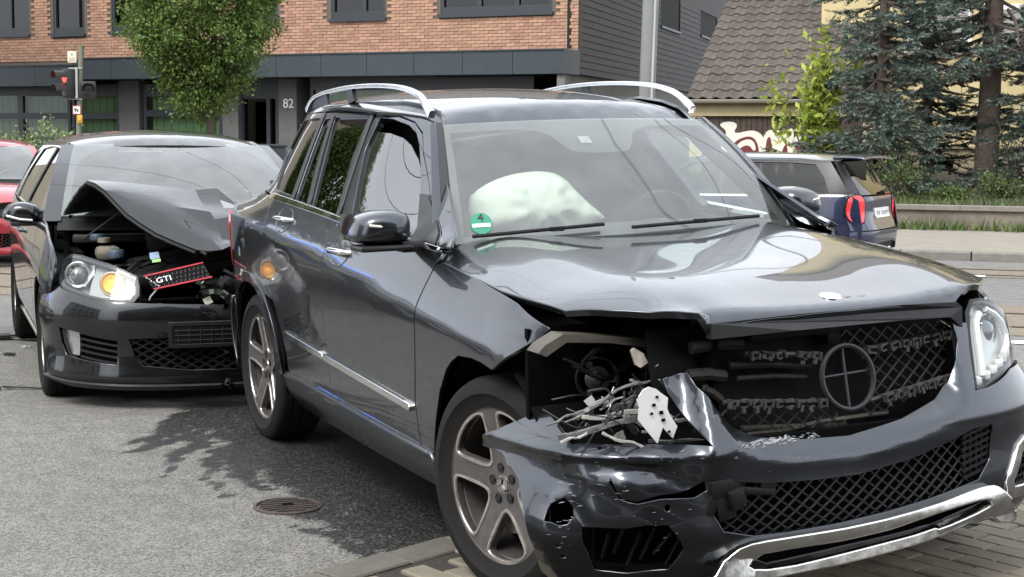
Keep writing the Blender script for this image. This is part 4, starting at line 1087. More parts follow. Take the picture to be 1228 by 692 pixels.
# ================================================================== STREET FURNITURE
galv = mat('galvanised_mast', (.26, .27, .265), .55, .35, noise=(3, .08, .05), bump=(30, .15, .004)); galv2 = mat('cable_duct', (.42, .42, .40), .5, .2)
ma, mb_ = at(780.5, 0, 24.0), at(775.9, 115, 24.0); ax = (ma - mb_).normalized(); zg = -.122; foot = mb_ + ax * ((zg - mb_.z) / ax.z)
mast = empty('catenary_mast', foot, 0, 'tall grey steel tram mast behind the SUV roof with cable duct and yellow sticker', 'mast')
Hm = 9.0; qm = ax.to_track_quat('Z', 'Y').to_matrix()
m = MB(); m.box(qm @ Vector((.01, 0, Hm / 2)), (.255, .24, Hm), qm, bev=.02); m.build('pole', galv, mast, True, 40)
m = MB(); m.tube([qm @ Vector((-.150, -.06, .2)), qm @ Vector((-.150, -.06, Hm))], .020, 8); m.build('cable_duct', galv2, mast, True)
zs_ = (at(777, 99, 24.0) - foot).dot(ax); m = MB(); m.box(qm @ Vector((.02, -.123, zs_)), (.145, .006, .07), qm); so = m.build('sticker', mat('sticker_yellow', (.70, .46, .06), .5), mast)
m = MB()
for a, b in ((-.02, .05), (.055, .03)): m.box(qm @ Vector((.02 + a, -.127, zs_)), (b, .003, .03), qm)
m.build('sticker_print', white_plastic, so)
m = MB(); m.tube([qm @ Vector((0, 0, 6.6)), qm @ Vector((-1.5, -2.0, 6.9)), qm @ Vector((-3.2, -4.5, 7.0))], .035, 8); m.build('bracket_arm', galv, mast, True)
wire_m = mat('wire_black', (.02, .02, .02), .5)
for k, (a, b, sag) in enumerate((((-16, 15, 6.4), (22, 8, 6.4), .25), ((-16, 13.6, 6.4), (22, 6.6, 6.4), .25), ((-10, 22, 7.5), (12, 3, 7.2), .3), ((-14, 6, 7.0), (3.0, 24, 6.7), .2), ((-14, 9, 6.2), (14, 12, 6.5), .3))):
    m = MB(); m.tube([Vector(a) + (Vector(b) - Vector(a)) * t - Vector((0, 0, 4 * sag * t * (1 - t))) for t in np.linspace(0, 1, 14)], .012, 5); tag(m.build('overhead_wire', wire_m), ('contact wire above the near tram rails', 'contact wire above the kerbside tram rails', 'span wire sloping from the brick building towards the viewer', 'span wire running to the top of the grey mast', 'lowest cross wire above the two crashed cars')[k], 'wire', 'overhead wires above the street')

tp = at(93.5, 100, 25.0); tb = Vector((tp.x, tp.y, -.12)); S1 = 25.0 / FPX
tl_ = empty('traffic_light', tb, 0, 'traffic light pole with red signal and small sign plates', 'traffic light')
def tq(px, py): p = at(px, py, 25.0); return p - tb
pole_c = mat('pole_green_grey', (.17, .19, .14), .6, noise=(6, .15)); sig_black = mat('signal_black', (.020, .020, .021), .5)
m = MB(); a, b = tq(97.5, 56), tq(94.5, 152); a2 = Vector((a.x, 0, a.z)); m.tube([(b.x - .02, 0, -.1), (b.x, 0, b.z), a2], .044, 12); m.tube([(a2.x, 0, a2.z - .002), (a2.x, 0, a2.z + .02)], .05, 12); m.build('pole', pole_c, tl_, True, 40)
lens_r = mat('signal_red_lit', (.7, .03, .03), .3, 0, .5, emit=((1., .06, .05), 1.6)); lens_d = mat('signal_lens_dark', (.03, .028, .035), .25, 0, .6)
def signal(name, px0, px1, py0, py1, ang, lens_list, visor=True):
    c = (tq(px0, py0) + tq(px1, py1)) / 2; w = abs(px1 - px0) * S1; h = abs(py1 - py0) * S1; q = Matrix.Rotation(R(ang), 3, 'Z')
    b = MB(); b.box((c.x, -.06, c.z), (w, .15, h), q, bev=.02); o = b.build(name, sig_black, tl_, True, 40)
    for (fz, mat_, nm) in lens_list:
        r_ = min(w * .42, .105); cc = Vector((c.x, -.06, c.z + h * fz)); ln = MB(); V = MB().lathe([(0, .012), (r_ * .6, .009), (r_, 0)], n=24); qq = q @ Matrix.Rotation(R(90), 3, 'X')
        ln.add([qq @ Vector(v) + cc + q @ Vector((0, -.078, 0)) for v in V.v], V.f); ln.build(nm, mat_, o, True)
        if visor:
            vz = MB(); n = 14; V2 = []; F2 = []
            for i in range(n + 1):
                a = R(-10 + 200 * i / n)
                for d_, rr in ((0, r_ * 1.08), (-.20 if visor == 1 else -.10, r_ * 1.02)): V2.append(cc + q @ Vector((math.cos(a) * rr, -.075 + d_, math.sin(a) * rr)))
            for i in range(n): F2.append((2 * i, 2 * i + 1, 2 * i + 3, 2 * i + 2))
            vz.add(V2, F2); vz.build('visor', sig_black, o, True)
signal('signal_head', 76, 92, 83, 117, -48, ((.22, lens_r, 'red_lens'), (-.24, lens_d, 'dark_lens')), 1)
signal('signal_head', 98.5, 116, 98, 118, 14, ((.0, lens_d, 'dark_lens'),), 2)
m = MB()
for py in (82, 119): p = tq(93, py); m.box((p.x - .02, -.03, p.z), (.22, .05, .02))
p0_, p1_ = tq(93, 81), tq(93, 118); m.box((p0_.x + .0, -.08, (p0_.z + p1_.z) / 2), (.045, .04, p0_.z - p1_.z)); m.build('signal_bracket', galv2, tl_)
plate = mat('sign_plate_cream', (.72, .68, .54), .5)
c = (tq(82, 62) + tq(92, 75)) / 2; m = MB(); m.box((c.x, -.03, c.z), (.145, .012, .185), bev=.004); po = m.build('sign_plate', plate, tl_, True, 40); m = MB(); m.box((c.x, -.038, c.z + .045), (.022, .003, .022)); m.build('plate_mark', sig_black, po)
m = MB()
for k in range(3): m.box((c.x, -.038, c.z - .01 - .022 * k), (.09, .003, .006))
m.build('plate_print', mat('plate_ink', (.45, .40, .30), .6), po)
c = (tq(88.5, 127) + tq(98, 137)) / 2; m = MB(); m.box((c.x, -.055, c.z), (.135, .012, .145), bev=.004); po = m.build('sign_plate', mat('sign_red', (.55, .08, .06), .5), tl_, True, 40); m = MB(); m.box((c.x, -.063, c.z), (.112, .004, .12)); m.build('plate_face', white_plastic, po)
m = MB(); m.box((c.x - .012, -.067, c.z + .01), (.055, .003, .02), Matrix.Rotation(R(20), 3, 'Y')); m.box((c.x + .02, -.067, c.z - .012), (.02, .003, .035)); m.box((c.x - .02, -.067, c.z - .015), (.016, .003, .03)); m.build('plate_pictogram', sig_black, po)
c = (tq(94, 137) + tq(101, 149)) / 2; m = MB(); m.box((c.x, -.075, c.z), (.085, .06, .14), bev=.015); m.box((c.x + .01, -.11, c.z - .01), (.05, .02, .05), bev=.006); m.build('push_button_box', mat('request_yellow', (.62, .36, .035), .5), tl_, True, 40)
# low dark container in front of the house door
c = at(312, 176, 27.0); t = empty('planter', (c.x, c.y, -.12), R(10), 'low dark planter box in front of the house entrance', 'planter')
m = MB(); m.box((0, 0, (c.z + .12) / 2), (.9, .5, c.z + .12), bev=.02); m.build('box', anth2, t, True, 40); m = MB(); m.box((0, 0, c.z + .14), (.96, .56, .05), bev=.015); m.build('lid', anth, t, True, 40)
# ================================================================== THE GREY SUV
def dress_wheel(name, parent, loc, outer_sign, RT, RW, width, rim_fn, spin=0., front=True):
    """wheel > tyre, rim, hub cap, five bolts, brake disc.  Local axle = Y, outer face towards outer_sign"""
    w = bpy.data.objects.new(name, None); COL.objects.link(w); w.parent = parent; w.location = loc; w.empty_display_size = .1
    w.rotation_euler = (0, spin, 0) if outer_sign < 0 else (0, spin, math.pi)
    h = width / 2
    prof = [(RW - .012, -h * .86), (RW + .012, -h * .93), (RW + .03, -h), (RT - .055, -h * 1.04), (RT - .022, -h * .97), (RT - .006, -h * .86), (RT, -h * .74)]
    for c in (-.42, 0, .42):
        prof += [(RT, (c - .05) * h), (RT - .008, (c - .035) * h), (RT - .008, (c + .035) * h), (RT, (c + .05) * h)]
    prof += [(RT, h * .74), (RT - .006, h * .86), (RT - .022, h * .97), (RT - .055, h * 1.04), (RW + .03, h), (RW + .012, h * .93), (RW - .012, h * .86)]
    t = MB().lathe(prof, axis='Y', n=72)
    for k in range(54):                       # shoulder blocks of the tread
        a = 2 * math.pi * k / 54
        for s in (-1, 1):
            q = Matrix.Rotation(-a, 3, 'Y')
            t.box(q @ Vector((RT - .0052, s * h * .58, 0)), (.012, h * .26, .026), q)
    tag(t.build('tyre', rubber, w, True, 35))
    rim_fn(w, RW, h)
    return w

def suv_rim(w, RW, h):
    yo = -h * .82                              # outer face plane
    ro = RW - .014
    def zf(r): return yo + .035 * (1 - (r / ro)) ** 1.0 * 1.0 - .012 * np.exp(-(r / .06) ** 2)
    fn = lambda u, v: np.stack(np.broadcast_arrays(u, zf(np.hypot(u, v)), v), -1)
    holes = []
    for k in range(5):
        a0 = k * 2 * math.pi / 5
        pol = [(.090, -.09), (.112, -.26), (.165, -.385), (.222, -.455), (.238, -.40), (.2415, -.20), (.2425, .0), (.2415, .20), (.238, .40), (.222, .455), (.165, .385), (.112, .26), (.090, .09)]
        s = (ro - .006) / .2445
        holes.append([np.array((r_ * s * math.cos(a0 + a), r_ * s * math.sin(a0 + a))) for r_, a in pol])
    holes = [chaikin(q, 2) for q in holes]
    disc = [np.array((ro * math.cos(a), ro * math.sin(a))) for a in np.linspace(0, 2 * math.pi, 73)[:-1]]
    panel('rim', disc, fn, alloy, w, h=.022, thick=.028, gap=0, edge=.003, holes=holes)
    # machined edge of each opening and the outer lip
    cut = MB()
    for q in holes:
        q = resample(q, .008)
        P3 = [Vector((p[0], zf(np.hypot(*p)) - .0025, p[1])) for p in q]
        cen = sum(P3, Vector()) / len(P3)
        n = len(P3); V = []; F = []
        for p in P3:
            d = (p - cen); d.y = 0; d.normalize()
            V += [p - d * .001 + Vector((0, .004, 0)), p + d * .002 + Vector((0, -.001, 0)), p + d * .0105 + Vector((0, -.001, 0)), p + d * .012 + Vector((0, .004, 0))]
        for i in range(n):
            j = (i + 1) % n
            for k in range(3): F.append((i * 4 + k, i * 4 + k + 1, j * 4 + k + 1, j * 4 + k))
        cut.add(V, F)
    cut.build('machined_edge', alloy_cut, w, True, 50)
    lip = MB().lathe([(ro - .002, yo + .004), (ro, yo - .003), (RW - .004, yo - .006), (RW + .004, yo + .002), (RW, yo + .02), (ro - .01, yo + .035), (ro - .018, h * .7), (ro - .03, h * .8)], axis='Y', n=72)
    lip.build('rim_barrel', alloy, w, True, 40)
    cap = MB().lathe([(0, zf(.0) - .006), (.012, zf(0) - .0065), (.031, zf(0) - .004), (.034, zf(0) + .004)], axis='Y', n=32)
    cap.build('hub_cap', worn_chrome, w, True, 40)
    em = MB()
    for k in range(3):
        a = 2 * math.pi * k / 3 + math.pi / 2
        em.box((math.cos(a) * .012, zf(0) - .009, math.sin(a) * .012), (.024, .003, .0045), Matrix.Rotation(-a, 3, 'Y'))
    em.lathe([(.024, zf(0) - .0085), (.026, zf(0) - .0095), (.028, zf(0) - .0085)], axis='Y', n=24)
    em.build('cap_emblem', alloy, w)
    for k in range(5):
        a = 2 * math.pi * (k + .5) / 5; c = (math.cos(a) * .056, 0, math.sin(a) * .056)
        b = MB().lathe([(.0165, zf(.056) - .003), (.0165, zf(.056) - .0005), (.012, zf(.056) + .0), (.0115, zf(.056) - .004), (0, zf(.056) - .005)], c, 'Y', 16)
        b.build('wheel_bolt', satin, w, True, 40)
    MB().lathe([(.06, .0), (.165, .0), (.165, .022), (.06, .022)], axis='Y', n=40).build('brake_disc', disc_m, w, True, 40)
    cal = MB(); rr = Matrix.Rotation(R(70), 3, 'Y')
    cal.box(rr @ Vector((.135, -.005, 0)), (.07, .07, .14), rr, bev=.012); cal.build('brake_caliper', steel, w, True, 40)
    MB().lathe([(.0, .03), (ro - .03, .03)], axis='Y', n=40).build('wheel_back', dark, w)

suv = empty('suv_car', label='dark grey metallic SUV with smashed front corner, torn bumper and missing grille', cat='car')
S_SC, YAW, RL = .98, R(-64.7414), R(1.7222)
Rz, Rx = Matrix.Rotation(YAW, 4, 'Z'), Matrix.Rotation(RL, 4, 'X')
piv = Vector((0, -.87, 0))
loc = Vector((.745 * .98, 5.2119 * .98, 0)) + S_SC * (Rz.to_3x3() @ (piv - Rx.to_3x3() @ piv))
suv.matrix_world = Matrix.Translation(loc) @ Rz @ Rx @ Matrix.Scale(S_SC, 4)

P = dict(mat=paint_suv, parent=suv)
# --- doors, wings, quarters (x, z)
fd = [(-1.513, 1.137), (-1.547, 1.085), (-1.576, 0.982), (-1.598, .866), (-1.605, .783), (-1.596, .70), (-1.575, .55), (-1.565, .392),
      (-1.2, .386), (-.56, .378), (-.552, .42), (-.568, .553), (-.555, .63), (-.538, .778), (-.539, .864), (-0.526, 0.906), (-0.506, 0.975), (-0.481, 1.046), (-0.452, 1.087)]
fd_top = [(-0.602, 1.093), (-0.951, 1.108), (-1.250, 1.124)]
door_f = panel('front_door', fd + fd_top, G_side, h=.06, **P)
rd = [(-2.467, 1.201), (-2.448, 1.036), (-2.496, 0.976), (-2.513, 0.889), (-2.457, .836), (-2.395, .77), (-2.315, .685), (-2.247, .583), (-2.204, .488), (-2.205, .402),
      (-1.9, .398), (-1.565, .392), (-1.575, .55), (-1.596, .70), (-1.605, .783), (-1.598, .866), (-1.576, 0.982), (-1.547, 1.085), (-1.513, 1.137)]
door_r = panel('rear_door', rd + [(-1.852, 1.162), (-2.154, 1.180)], G_side, h=.06, **P)
arc = lambda cx, cz, r, a0, a1, n: [(cx + r * math.cos(R(a)), cz + r * math.sin(R(a))) for a in np.linspace(a0, a1, n)]
qp = [(-2.466, 1.205), (-2.448, 1.036), (-2.496, 0.976), (-2.513, 0.889), (-2.457, .836), (-2.395, .77), (-2.36, .73)] + arc(-2.755, .36, .425, 72, 178, 14) + \
     [(-3.22, .40), (-3.48, .42), (-3.53, .60), (-3.52, .80), (-3.46, 1.0), (-3.40, 1.18), (-3.0, 1.22), (-2.7, 1.215)]
panel('rear_quarter', qp, G_side, h=.06, **P)
def G_fender(x, z):
    p = np.array(G_side(x, z), float); x = np.asarray(x, float); z = np.asarray(z, float)
    k = np.clip((x - .02) / .4, 0, 1)
    fold = np.exp(-((z - (.905 + .05 * x)) / .035) ** 2) * k
    p[..., 1] -= .018 * fold + .016 * k * k * np.clip((.93 - z) / .12, 0, 1)
    p[..., 2] += .006 * np.sin(x * 22) * k
    return p
fw = [(-0.422, 1.057), (-0.145, 1.025), (0.185, 0.977), (0.392, 0.916), (0.361, 0.883), (.32, .863), (.22, .815), (.123, .759), (.04, .772), (-.034, .776), (-.146, .769), (-.205, .742), (-.252, .709),
      (-.323, .62), (-.369, .524), (-.41, .42), (-.43, .378), (-.553, .378), (-.549, .42), (-.563, .553), (-.550, .63), (-.533, .778), (-.534, .864), (-0.521, 0.906), (-0.502, 0.975), (-0.476, 1.046)]
panel('front_wing', fw, G_fender, h=.035, label='crumpled front wing bent up over the wheel', **P)
fwL = [(-0.422, 1.057), (-0.147, 1.040), (0.217, 0.980), (.46, .91), (.47, .80), (.40, .70)] + arc(0, .36, .425, 40, 178, 12) + [(-.43, .378), (-.553, .378), (-.549, .42), (-.563, .553), (-.533, .778), (-.534, .864), (-0.502, 0.975), (-0.476, 1.046)]
panel('front_wing', fwL, G_side, mirror=True, **P)
for nm, pl in (('front_door', fd + fd_top), ('rear_door', rd + [(-1.852, 1.162), (-2.154, 1.180)]), ('rear_quarter', qp)):
    panel(nm, pl, G_side, h=.08, mirror=True, **P)
for mir in (False, True):
    # wheel-arch flares, sills, belt strip, side strip
    fl = arc(-2.755, .36, .470, 4, 176, 26) + arc(-2.755, .36, .424, 176, 4, 26)
    panel('wheel_arch_flare', fl, G_side, h=.04, gap=0, lift=.012, thick=.02, mirror=mir, **P)
    fl = (arc(0, .36, .470, 76, 176, 16) + arc(0, .36, .424, 176, 76, 16)) if not mir else (arc(0, .36, .470, 20, 176, 22) + arc(0, .36, .424, 176, 20, 22))
    if mir: panel('wheel_arch_flare', fl, G_side, h=.04, gap=0, lift=.012, thick=.02, mirror=mir, **P)
    sill = [(-2.24, .405), (-2.28, .31), (-2.20, .245), (-1.2, .225), (-.50, .235), (-.43, .31), (-.46, .375), (-1.2, .386), (-1.8, .40)]
    panel('side_sill', sill, G_side, paint_suv, suv, h=.04, lift=.016, thick=.05, edge=.012, mirror=mir)
    belt = [(-2.498, 1.220), (-2.141, 1.198), (-1.842, 1.179), (-1.510, 1.155), (-1.313, 1.144), (-0.950, 1.122), (-0.602, 1.105), (-0.493, 1.099), (-0.492, 1.087), (-0.602, 1.092), (-0.951, 1.108), (-1.315, 1.127), (-1.513, 1.138), (-1.852, 1.161), (-2.154, 1.179), (-2.524, 1.199)]
    panel('belt_strip', belt, G_side, chrome, suv, h=.06, gap=0, lift=.010, thick=.02, edge=.003, mirror=mir)
    for x0, x1, z0, z1 in ((-2.17, -1.615, .594, .566), (-1.60, -.605, .565, .519)):
        st = [(x0, z0 + .011), (x1, z1 + .011), (x1, z1 - .011), (x0, z0 - .011)]
        panel('side_strip', st, G_side, chrome, suv, h=.06, gap=0, lift=.014, thick=.03, edge=.004, mirror=mir)
    # greenhouse
    roof_side = [(-0.413, 1.103), (-0.446, 1.125), (-0.950, 1.404), (-1.059, 1.523), (-1.137, 1.585), (-1.292, 1.618), (-1.520, 1.638), (-1.863, 1.636), (-2.182, 1.636), (-2.5, 1.632), (-2.9, 1.600), (-3.15, 1.57),
                 (-3.1, 1.555), (-2.85, 1.575), (-2.5, 1.592), (-2.148, 1.603), (-1.671, 1.594), (-1.448, 1.574), (-1.278, 1.544), (-1.178, 1.500), (-1.098, 1.426), (-0.867, 1.272), (-0.539, 1.120), (-0.501, 1.099)]
    panel('roof_side', roof_side, G_side, h=.05, mirror=mir, **P)
    fg = [(-1.616, 1.567), (-1.477, 1.561), (-1.312, 1.534), (-1.226, 1.502), (-1.161, 1.457), (-1.084, 1.392), (-0.943, 1.272), (-0.769, 1.117), (-1.383, 1.144), (-1.425, 1.174), (-1.609, 1.436)]
    ff = [(-1.544, 1.155), (-1.617, 1.294), (-1.666, 1.447), (-1.689, 1.592), (-1.670, 1.593), (-1.449, 1.572), (-1.277, 1.542), (-1.178, 1.497), (-1.099, 1.424), (-0.868, 1.271), (-0.543, 1.120), (-0.528, 1.097), (-0.987, 1.121), (-1.349, 1.142)]
    panel('front_door_frame', ff, G_side, paint_suv, suv, h=.05, lift=-.004, thick=.03, holes=[fg], mirror=mir)
    rg = [(-2.156, 1.572), (-1.748, 1.572), (-1.708, 1.395), (-1.586, 1.166), (-1.905, 1.187), (-2.032, 1.396)]
    rx_ = [(-2.281, 1.564), (-2.201, 1.571), (-2.141, 1.424), (-1.992, 1.195), (-2.154, 1.205), (-2.227, 1.396)]
    rf = [(-1.691, 1.593), (-1.668, 1.447), (-1.621, 1.294), (-1.547, 1.156), (-1.884, 1.178), (-2.178, 1.196), (-2.268, 1.416), (-2.311, 1.595), (-2.147, 1.598)]
    panel('rear_door_frame', rf, G_side, paint_suv, suv, h=.05, lift=-.004, thick=.03, holes=[rg, rx_], mirror=mir)
    qg = [(-2.650, 1.559), (-2.334, 1.572), (-2.288, 1.423), (-2.221, 1.219), (-2.509, 1.237), (-2.670, 1.413)]
    qf = [(-2.314, 1.595), (-2.272, 1.416), (-2.181, 1.199), (-2.638, 1.218), (-3.0, 1.235), (-3.38, 1.21), (-3.25, 1.40), (-3.12, 1.553), (-2.85, 1.573), (-2.5, 1.590)]
    panel('rear_pillar', qf, G_side, paint_suv, suv, h=.05, holes=[qg], mirror=mir)
    panel('quarter_window', qg, G_side, dark_glass, suv, h=.06, gap=-.006, lift=-.010, thick=.004, edge=.001, mirror=mir)
    panel('rear_door_window', rg, G_side, dark_glass, suv, h=.06, gap=-.006, lift=-.012, thick=.004, edge=.001, mirror=mir)
    panel('rear_door_window', rx_, G_side, dark_glass, suv, h=.06, gap=-.006, lift=-.012, thick=.004, edge=.001, mirror=mir)
    gt = [(-1.648, 1.512), (-1.599, 1.512), (-1.455, 1.505), (-1.327, 1.486), (-1.239, 1.458), (-1.182, 1.429), (-1.127, 1.403), (-0.930, 1.272), (-0.753, 1.117), (-1.377, 1.133), (-1.433, 1.164), (-1.620, 1.436)]
    panel('front_door_window', gt, G_side, side_glass, suv, h=.06, gap=0, lift=-.016, thick=.004, edge=.001, mirror=mir)
    sail = [(-0.943, 1.272), (-0.876, 1.270), (-0.554, 1.118), (-0.542, 1.103), (-0.764, 1.112)]
    panel('mirror_triangle', sail, G_side, satin, suv, h=.06, lift=.004, mirror=mir)
    for (a, b) in (((-1.709, 1.582), (-1.553, 1.162)), ((-2.182, 1.577), (-1.944, 1.193)), ((-2.314, 1.580), (-2.182, 1.205))):
        bp = [(a[0] - .018, a[1]), (a[0] + .018, a[1]), ((a[0] + b[0]) / 2 + .014, (a[1] + b[1]) / 2), (b[0] + .022, b[1]), (b[0] - .022, b[1]), ((a[0] + b[0]) / 2 - .018, (a[1] + b[1]) / 2)]
        panel('window_pillar', bp, G_side, satin, suv, h=.06, lift=.003, thick=.02, mirror=mir)

# --- roof, bonnet, windscreen
ys = np.linspace(-.585, .585, 9)
rp = [(-1.075 + .10 * (1 - (y / .585) ** 2), y) for y in ys] + [(-1.25, .605), (-1.6, .655), (-2.3, .650), (-2.6, .60), (-2.85, .53), (-3.12, .40)] + [(-3.22, .25), (-3.25, 0), (-3.22, -.25)] + [(-3.12, -.40), (-2.85, -.53), (-2.6, -.60), (-2.3, -.650), (-1.6, -.655), (-1.25, -.605)]
panel('roof', rp, G_roof, h=.08, **P)
def G_bonnet(x, y):
    p = np.array(G_hood(x, y), float); x = np.asarray(x, float); y = np.asarray(y, float)
    d = np.exp(-(((x - .50) / .22) ** 2 + ((y + .72) / .16) ** 2))
    p[..., 2] += .016 * d - .010 * np.exp(-(((x - .64) / .10) ** 2 + ((y + .50) / .09) ** 2))
    p[..., 2] += .0035 * np.sin(x * 9 + 3 * y) * np.clip((x + .2) / .6, 0, 1) * np.clip(-y + .2, 0, 1)
    p[..., 2] += .010 * np.exp(-((y - .02 + .25 * (x - .3)) / .03) ** 2) * np.clip((x - .05) / .5, 0, 1) * 0
    return p
bn = [(-.50, -.845), (-.392, -.853), (.041, -.855), (.428, -.819), (.55, -.73), (.632, -.642), (.655, -.574), (.690, -.515), (.712, -.485), (.731, -.2), (.736, .0), (.731, .2), (.712, .43), (.690, .475), (.655, .535), (.632, .60),
      (.50, .74), (.41, .80), (.041, .832), (-.392, .828), (-.50, .815), (-.585, .70), (-.525, .4), (-.49, 0), (-.525, -.4), (-.60, -.70)]
panel('bonnet', bn, G_bonnet, h=.035, thick=.022, edge=.004, keep=(), label='buckled bonnet standing open along its right edge', **P)
wfull = [(u, 0.0) for u in np.linspace(-1, 1, 12)] + [(1, .5)] + [(u, 1.0) for u in np.linspace(1, -1, 12)] + [(-1, .5)]
win = chaikin([(-.955, .045), (-.38, .085), (0, .09), (.38, .085), (.955, .045), (.955, .93), (.35, .93), (.21, .69), (.15, .63), (-.20, .635), (-.25, .70), (-.36, .93), (-.965, .915)], 2, True, (0, 4, 5, 12))
panel('windscreen', wfull, G_wind, scr_glass, suv, h=.12, gap=0, thick=.004, edge=.001)
panel('windscreen_band', wfull, G_wind, frit, suv, h=.06, gap=-.004, lift=-.007, thick=.003, edge=.001, holes=[win])
for mir in (False, True):
    tr = [(-1.0, -.03), (-1.055, -.03), (-1.045, 1.02), (-1.0, 1.02)]; tr2 = [(-1.055, -.03), (-1.10, -.03), (-1.075, 1.02), (-1.045, 1.02)]
    panel('pillar_cover', tr2, lambda u, v: G_wind(u, v) - np.stack(np.broadcast_arrays(.012 + 0 * u, 0 * u, 0 * u), -1), paint_suv, suv, h=.06, gap=0, lift=.004, thick=.02, mirror=mir)
    panel('windscreen_trim', tr, lambda u, v: G_wind(u, v) - np.stack(np.broadcast_arrays(.018 + 0 * u, 0 * u, 0 * u), -1), satin, suv, h=.06, gap=0, lift=.004, thick=.02, mirror=mir)
cw = [(u, v) for u, v in ((-1.02, -.10), (0, -.10), (1.02, -.10), (1.02, .005), (0, .005), (-1.02, .005))]
panel('wiper_cowl', cw, G_wind, black, suv, h=.06, gap=0, lift=-.012, thick=.01)
wb = MB()
for u0, u1 in ((-.93, -.25), (-.1, .75)):
    wb.tube([Vector(G_wind(u, .018 + .03 * (u - u0) / (u1 - u0))) + Vector((.022, 0, .016)) for u in np.linspace(u0, u1, 10)], .0075, 6)
    wb.box(Vector(G_wind(u0 + .42, .028)) + Vector((.026, 0, .02)), (.02, .05, .016))
wb.build('wiper', black, suv, True)
panel('sensor_label', [(-.135, .725), (-.06, .722), (-.06, .80), (-.135, .80)], G_wind, grey_plastic, suv, h=.03, gap=0, lift=-.003, thick=.001, edge=.0003)
# sticker on the glass
def disc_uv(fn, cu_, cv_, r, ar=1.0, n=28): return [(cu_ + r / .72 * math.cos(a), cv_ + r / .58 * ar * math.sin(a)) for a in np.linspace(0, 2 * math.pi, n + 1)[:-1]]
green = mat('sticker_green', (.02, .22, .13), .4); panel('emission_sticker', disc_uv(G_wind, -.866, .12, .040), G_wind, green, suv, h=.03, gap=0, lift=.003, thick=.001, edge=.0003)
panel('emission_sticker_plate', [(-.910, .095), (-.822, .095), (-.822, .117), (-.910, .117)], G_wind, white_plastic, suv, h=.03, gap=0, lift=.005, thick=.001, edge=.0003)

def frame_on(fn, u, v, lift=.004, flipx=False):
    uv = np.array([[u, v]]); p = fn(uv[:, 0], uv[:, 1])[0]; n = surf_normals(fn, uv, False)[0]
    e = 1e-3; dx = fn(np.array([u + e]), np.array([v]))[0] - p; X = Vector(dx).normalized(); Z = Vector(n); Y = Z.cross(X)
    m = Matrix((X, Y, Z)).transposed().to_4x4(); m.translation = Vector(p) + Z * lift; return m
text_curve('sticker_digit', '4', .05, frame_on(G_wind, -.866, .155, .0045), satin, suv, .0008)

# --- front bumper, torn open on its right side
def G_bd(s, z):
    p = np.array(G_bump(s, z), float); s = np.asarray(s, float); z = np.asarray(z, float)
    uv = np.stack(np.broadcast_arrays(s, z), -1); e = 1e-3
    du = G_bump(s + e, z) - G_bump(s - e, z); n = np.cross(du, np.array((0, 0, 1.))); n /= np.linalg.norm(n, axis=-1)[..., None] + 1e-12
    k = np.clip((-s - .45) / .2, 0, 1)
    d = .030 * np.exp(-(((z - .575) / .022) ** 2)) * k - .016 * np.exp(-(((z - .515 - .02 * np.sin(s * 14)) / .024) ** 2)) * k * (.6 + .4 * np.sin(s * 17 + 1))
    d += .012 * np.exp(-(((s + .80) / .05) ** 2 + ((z - .50) / .05) ** 2)) - .020 * np.exp(-(((s + .99) / .06) ** 2 + ((z - .41) / .05) ** 2))
    d += k * np.clip((s + 1.0) / .06, 0, 1) * (.003 * np.sin(s * 43 + z * 21) + .002 * np.sin(z * 66 + s * 15))
    cz_ = np.clip((-s - .93) / .10, 0, 1); d += cz_ * (.46 * (.56 - np.clip(z, .385, .70)) - .03) + .03 * np.clip((-s - .98) / .4, 0, 1)
    zt_ = np.interp(s, [-1.5, -1.2, -1.0, -.55, -.50, -.449, -.379, -.265, -.049, .157, .322, .40, .478], [.60, .655, .60, .60, .70, .637, .605, .586, .577, .607, .646, .689, .81]); wd_ = np.where(s < -.55, .085, .046); on_ = np.clip((.44 - s) / .05, 0, 1) * np.clip((s + 1.02) / .08, 0, 1) * (1 - np.exp(-((s + .53) / .04) ** 2))
    d -= on_ * np.where(s < -.55, .62, 1.05) * np.minimum((lambda q: .006 * np.logaddexp(0, q / .006))(z - zt_ + wd_), np.where(s < -.46, wd_ + .008, .2))
    # body-side crease of the sound part and the step above the lower grille
    d += .006 * np.exp(-(((z - .60 + .0 * s) / .02) ** 2)) * (1 - k) + .012 / (1 + np.exp((np.asarray(z) - .545) / .004)) * 0
    return p + n * d[..., None]
bo = [(1.24, .64), (1.10, .690), (.943, .699), (.75, .697), (.60, .672), (.539, .664), (.463, .661), (.505, .743), (.540, .836), (.545, .862), (.471, .869), (.478, .814), (.40, .689), (.322, .646), (.157, .607), (-.049, .577), (-.265, .586), (-.379, .605),
      (-.449, .637), (-.496, .693), (-.522, .729), (-.553, .755), (-.572, .792), (-.663, .775), (-.647, .736), (-.538, .600), (-.586, .598), (-.778, .604), (-.973, .599), (-1.0, .596), (-1.092, .629), (-1.177, .653), (-1.227, .653), (-1.300, .607), (-1.365, .563), (-1.38, .528),
      (-1.284, .526), (-1.176, .472), (-1.098, .387), (-1.077, .285), (-1.10, .20), (-1.06, .165), (-.80, .15), (-.52, .165), (-.47, .185), (.0, .195), (.45, .24), (.62, .225), (.75, .205), (1.02, .215), (1.10, .30), (1.13, .42), (1.19, .53)]
lg = [(-.549, .500), (-.369, .479), (-.20, .471), (-.049, .470), (.152, .493), (.33, .533), (.407, .555), (.502, .559), (.508, .544), (.495, .447), (.434, .387), (.215, .356), (.05, .338), (-.116, .326), (-.30, .32), (-.414, .321), (-.513, .346), (-.545, .40)]
slot = [(-.416, .250), (-.384, .277), (-.025, .283), (.221, .319), (.295, .325), (.437, .332), (.471, .309), (.243, .262), (-.088, .238), (-.347, .216)]
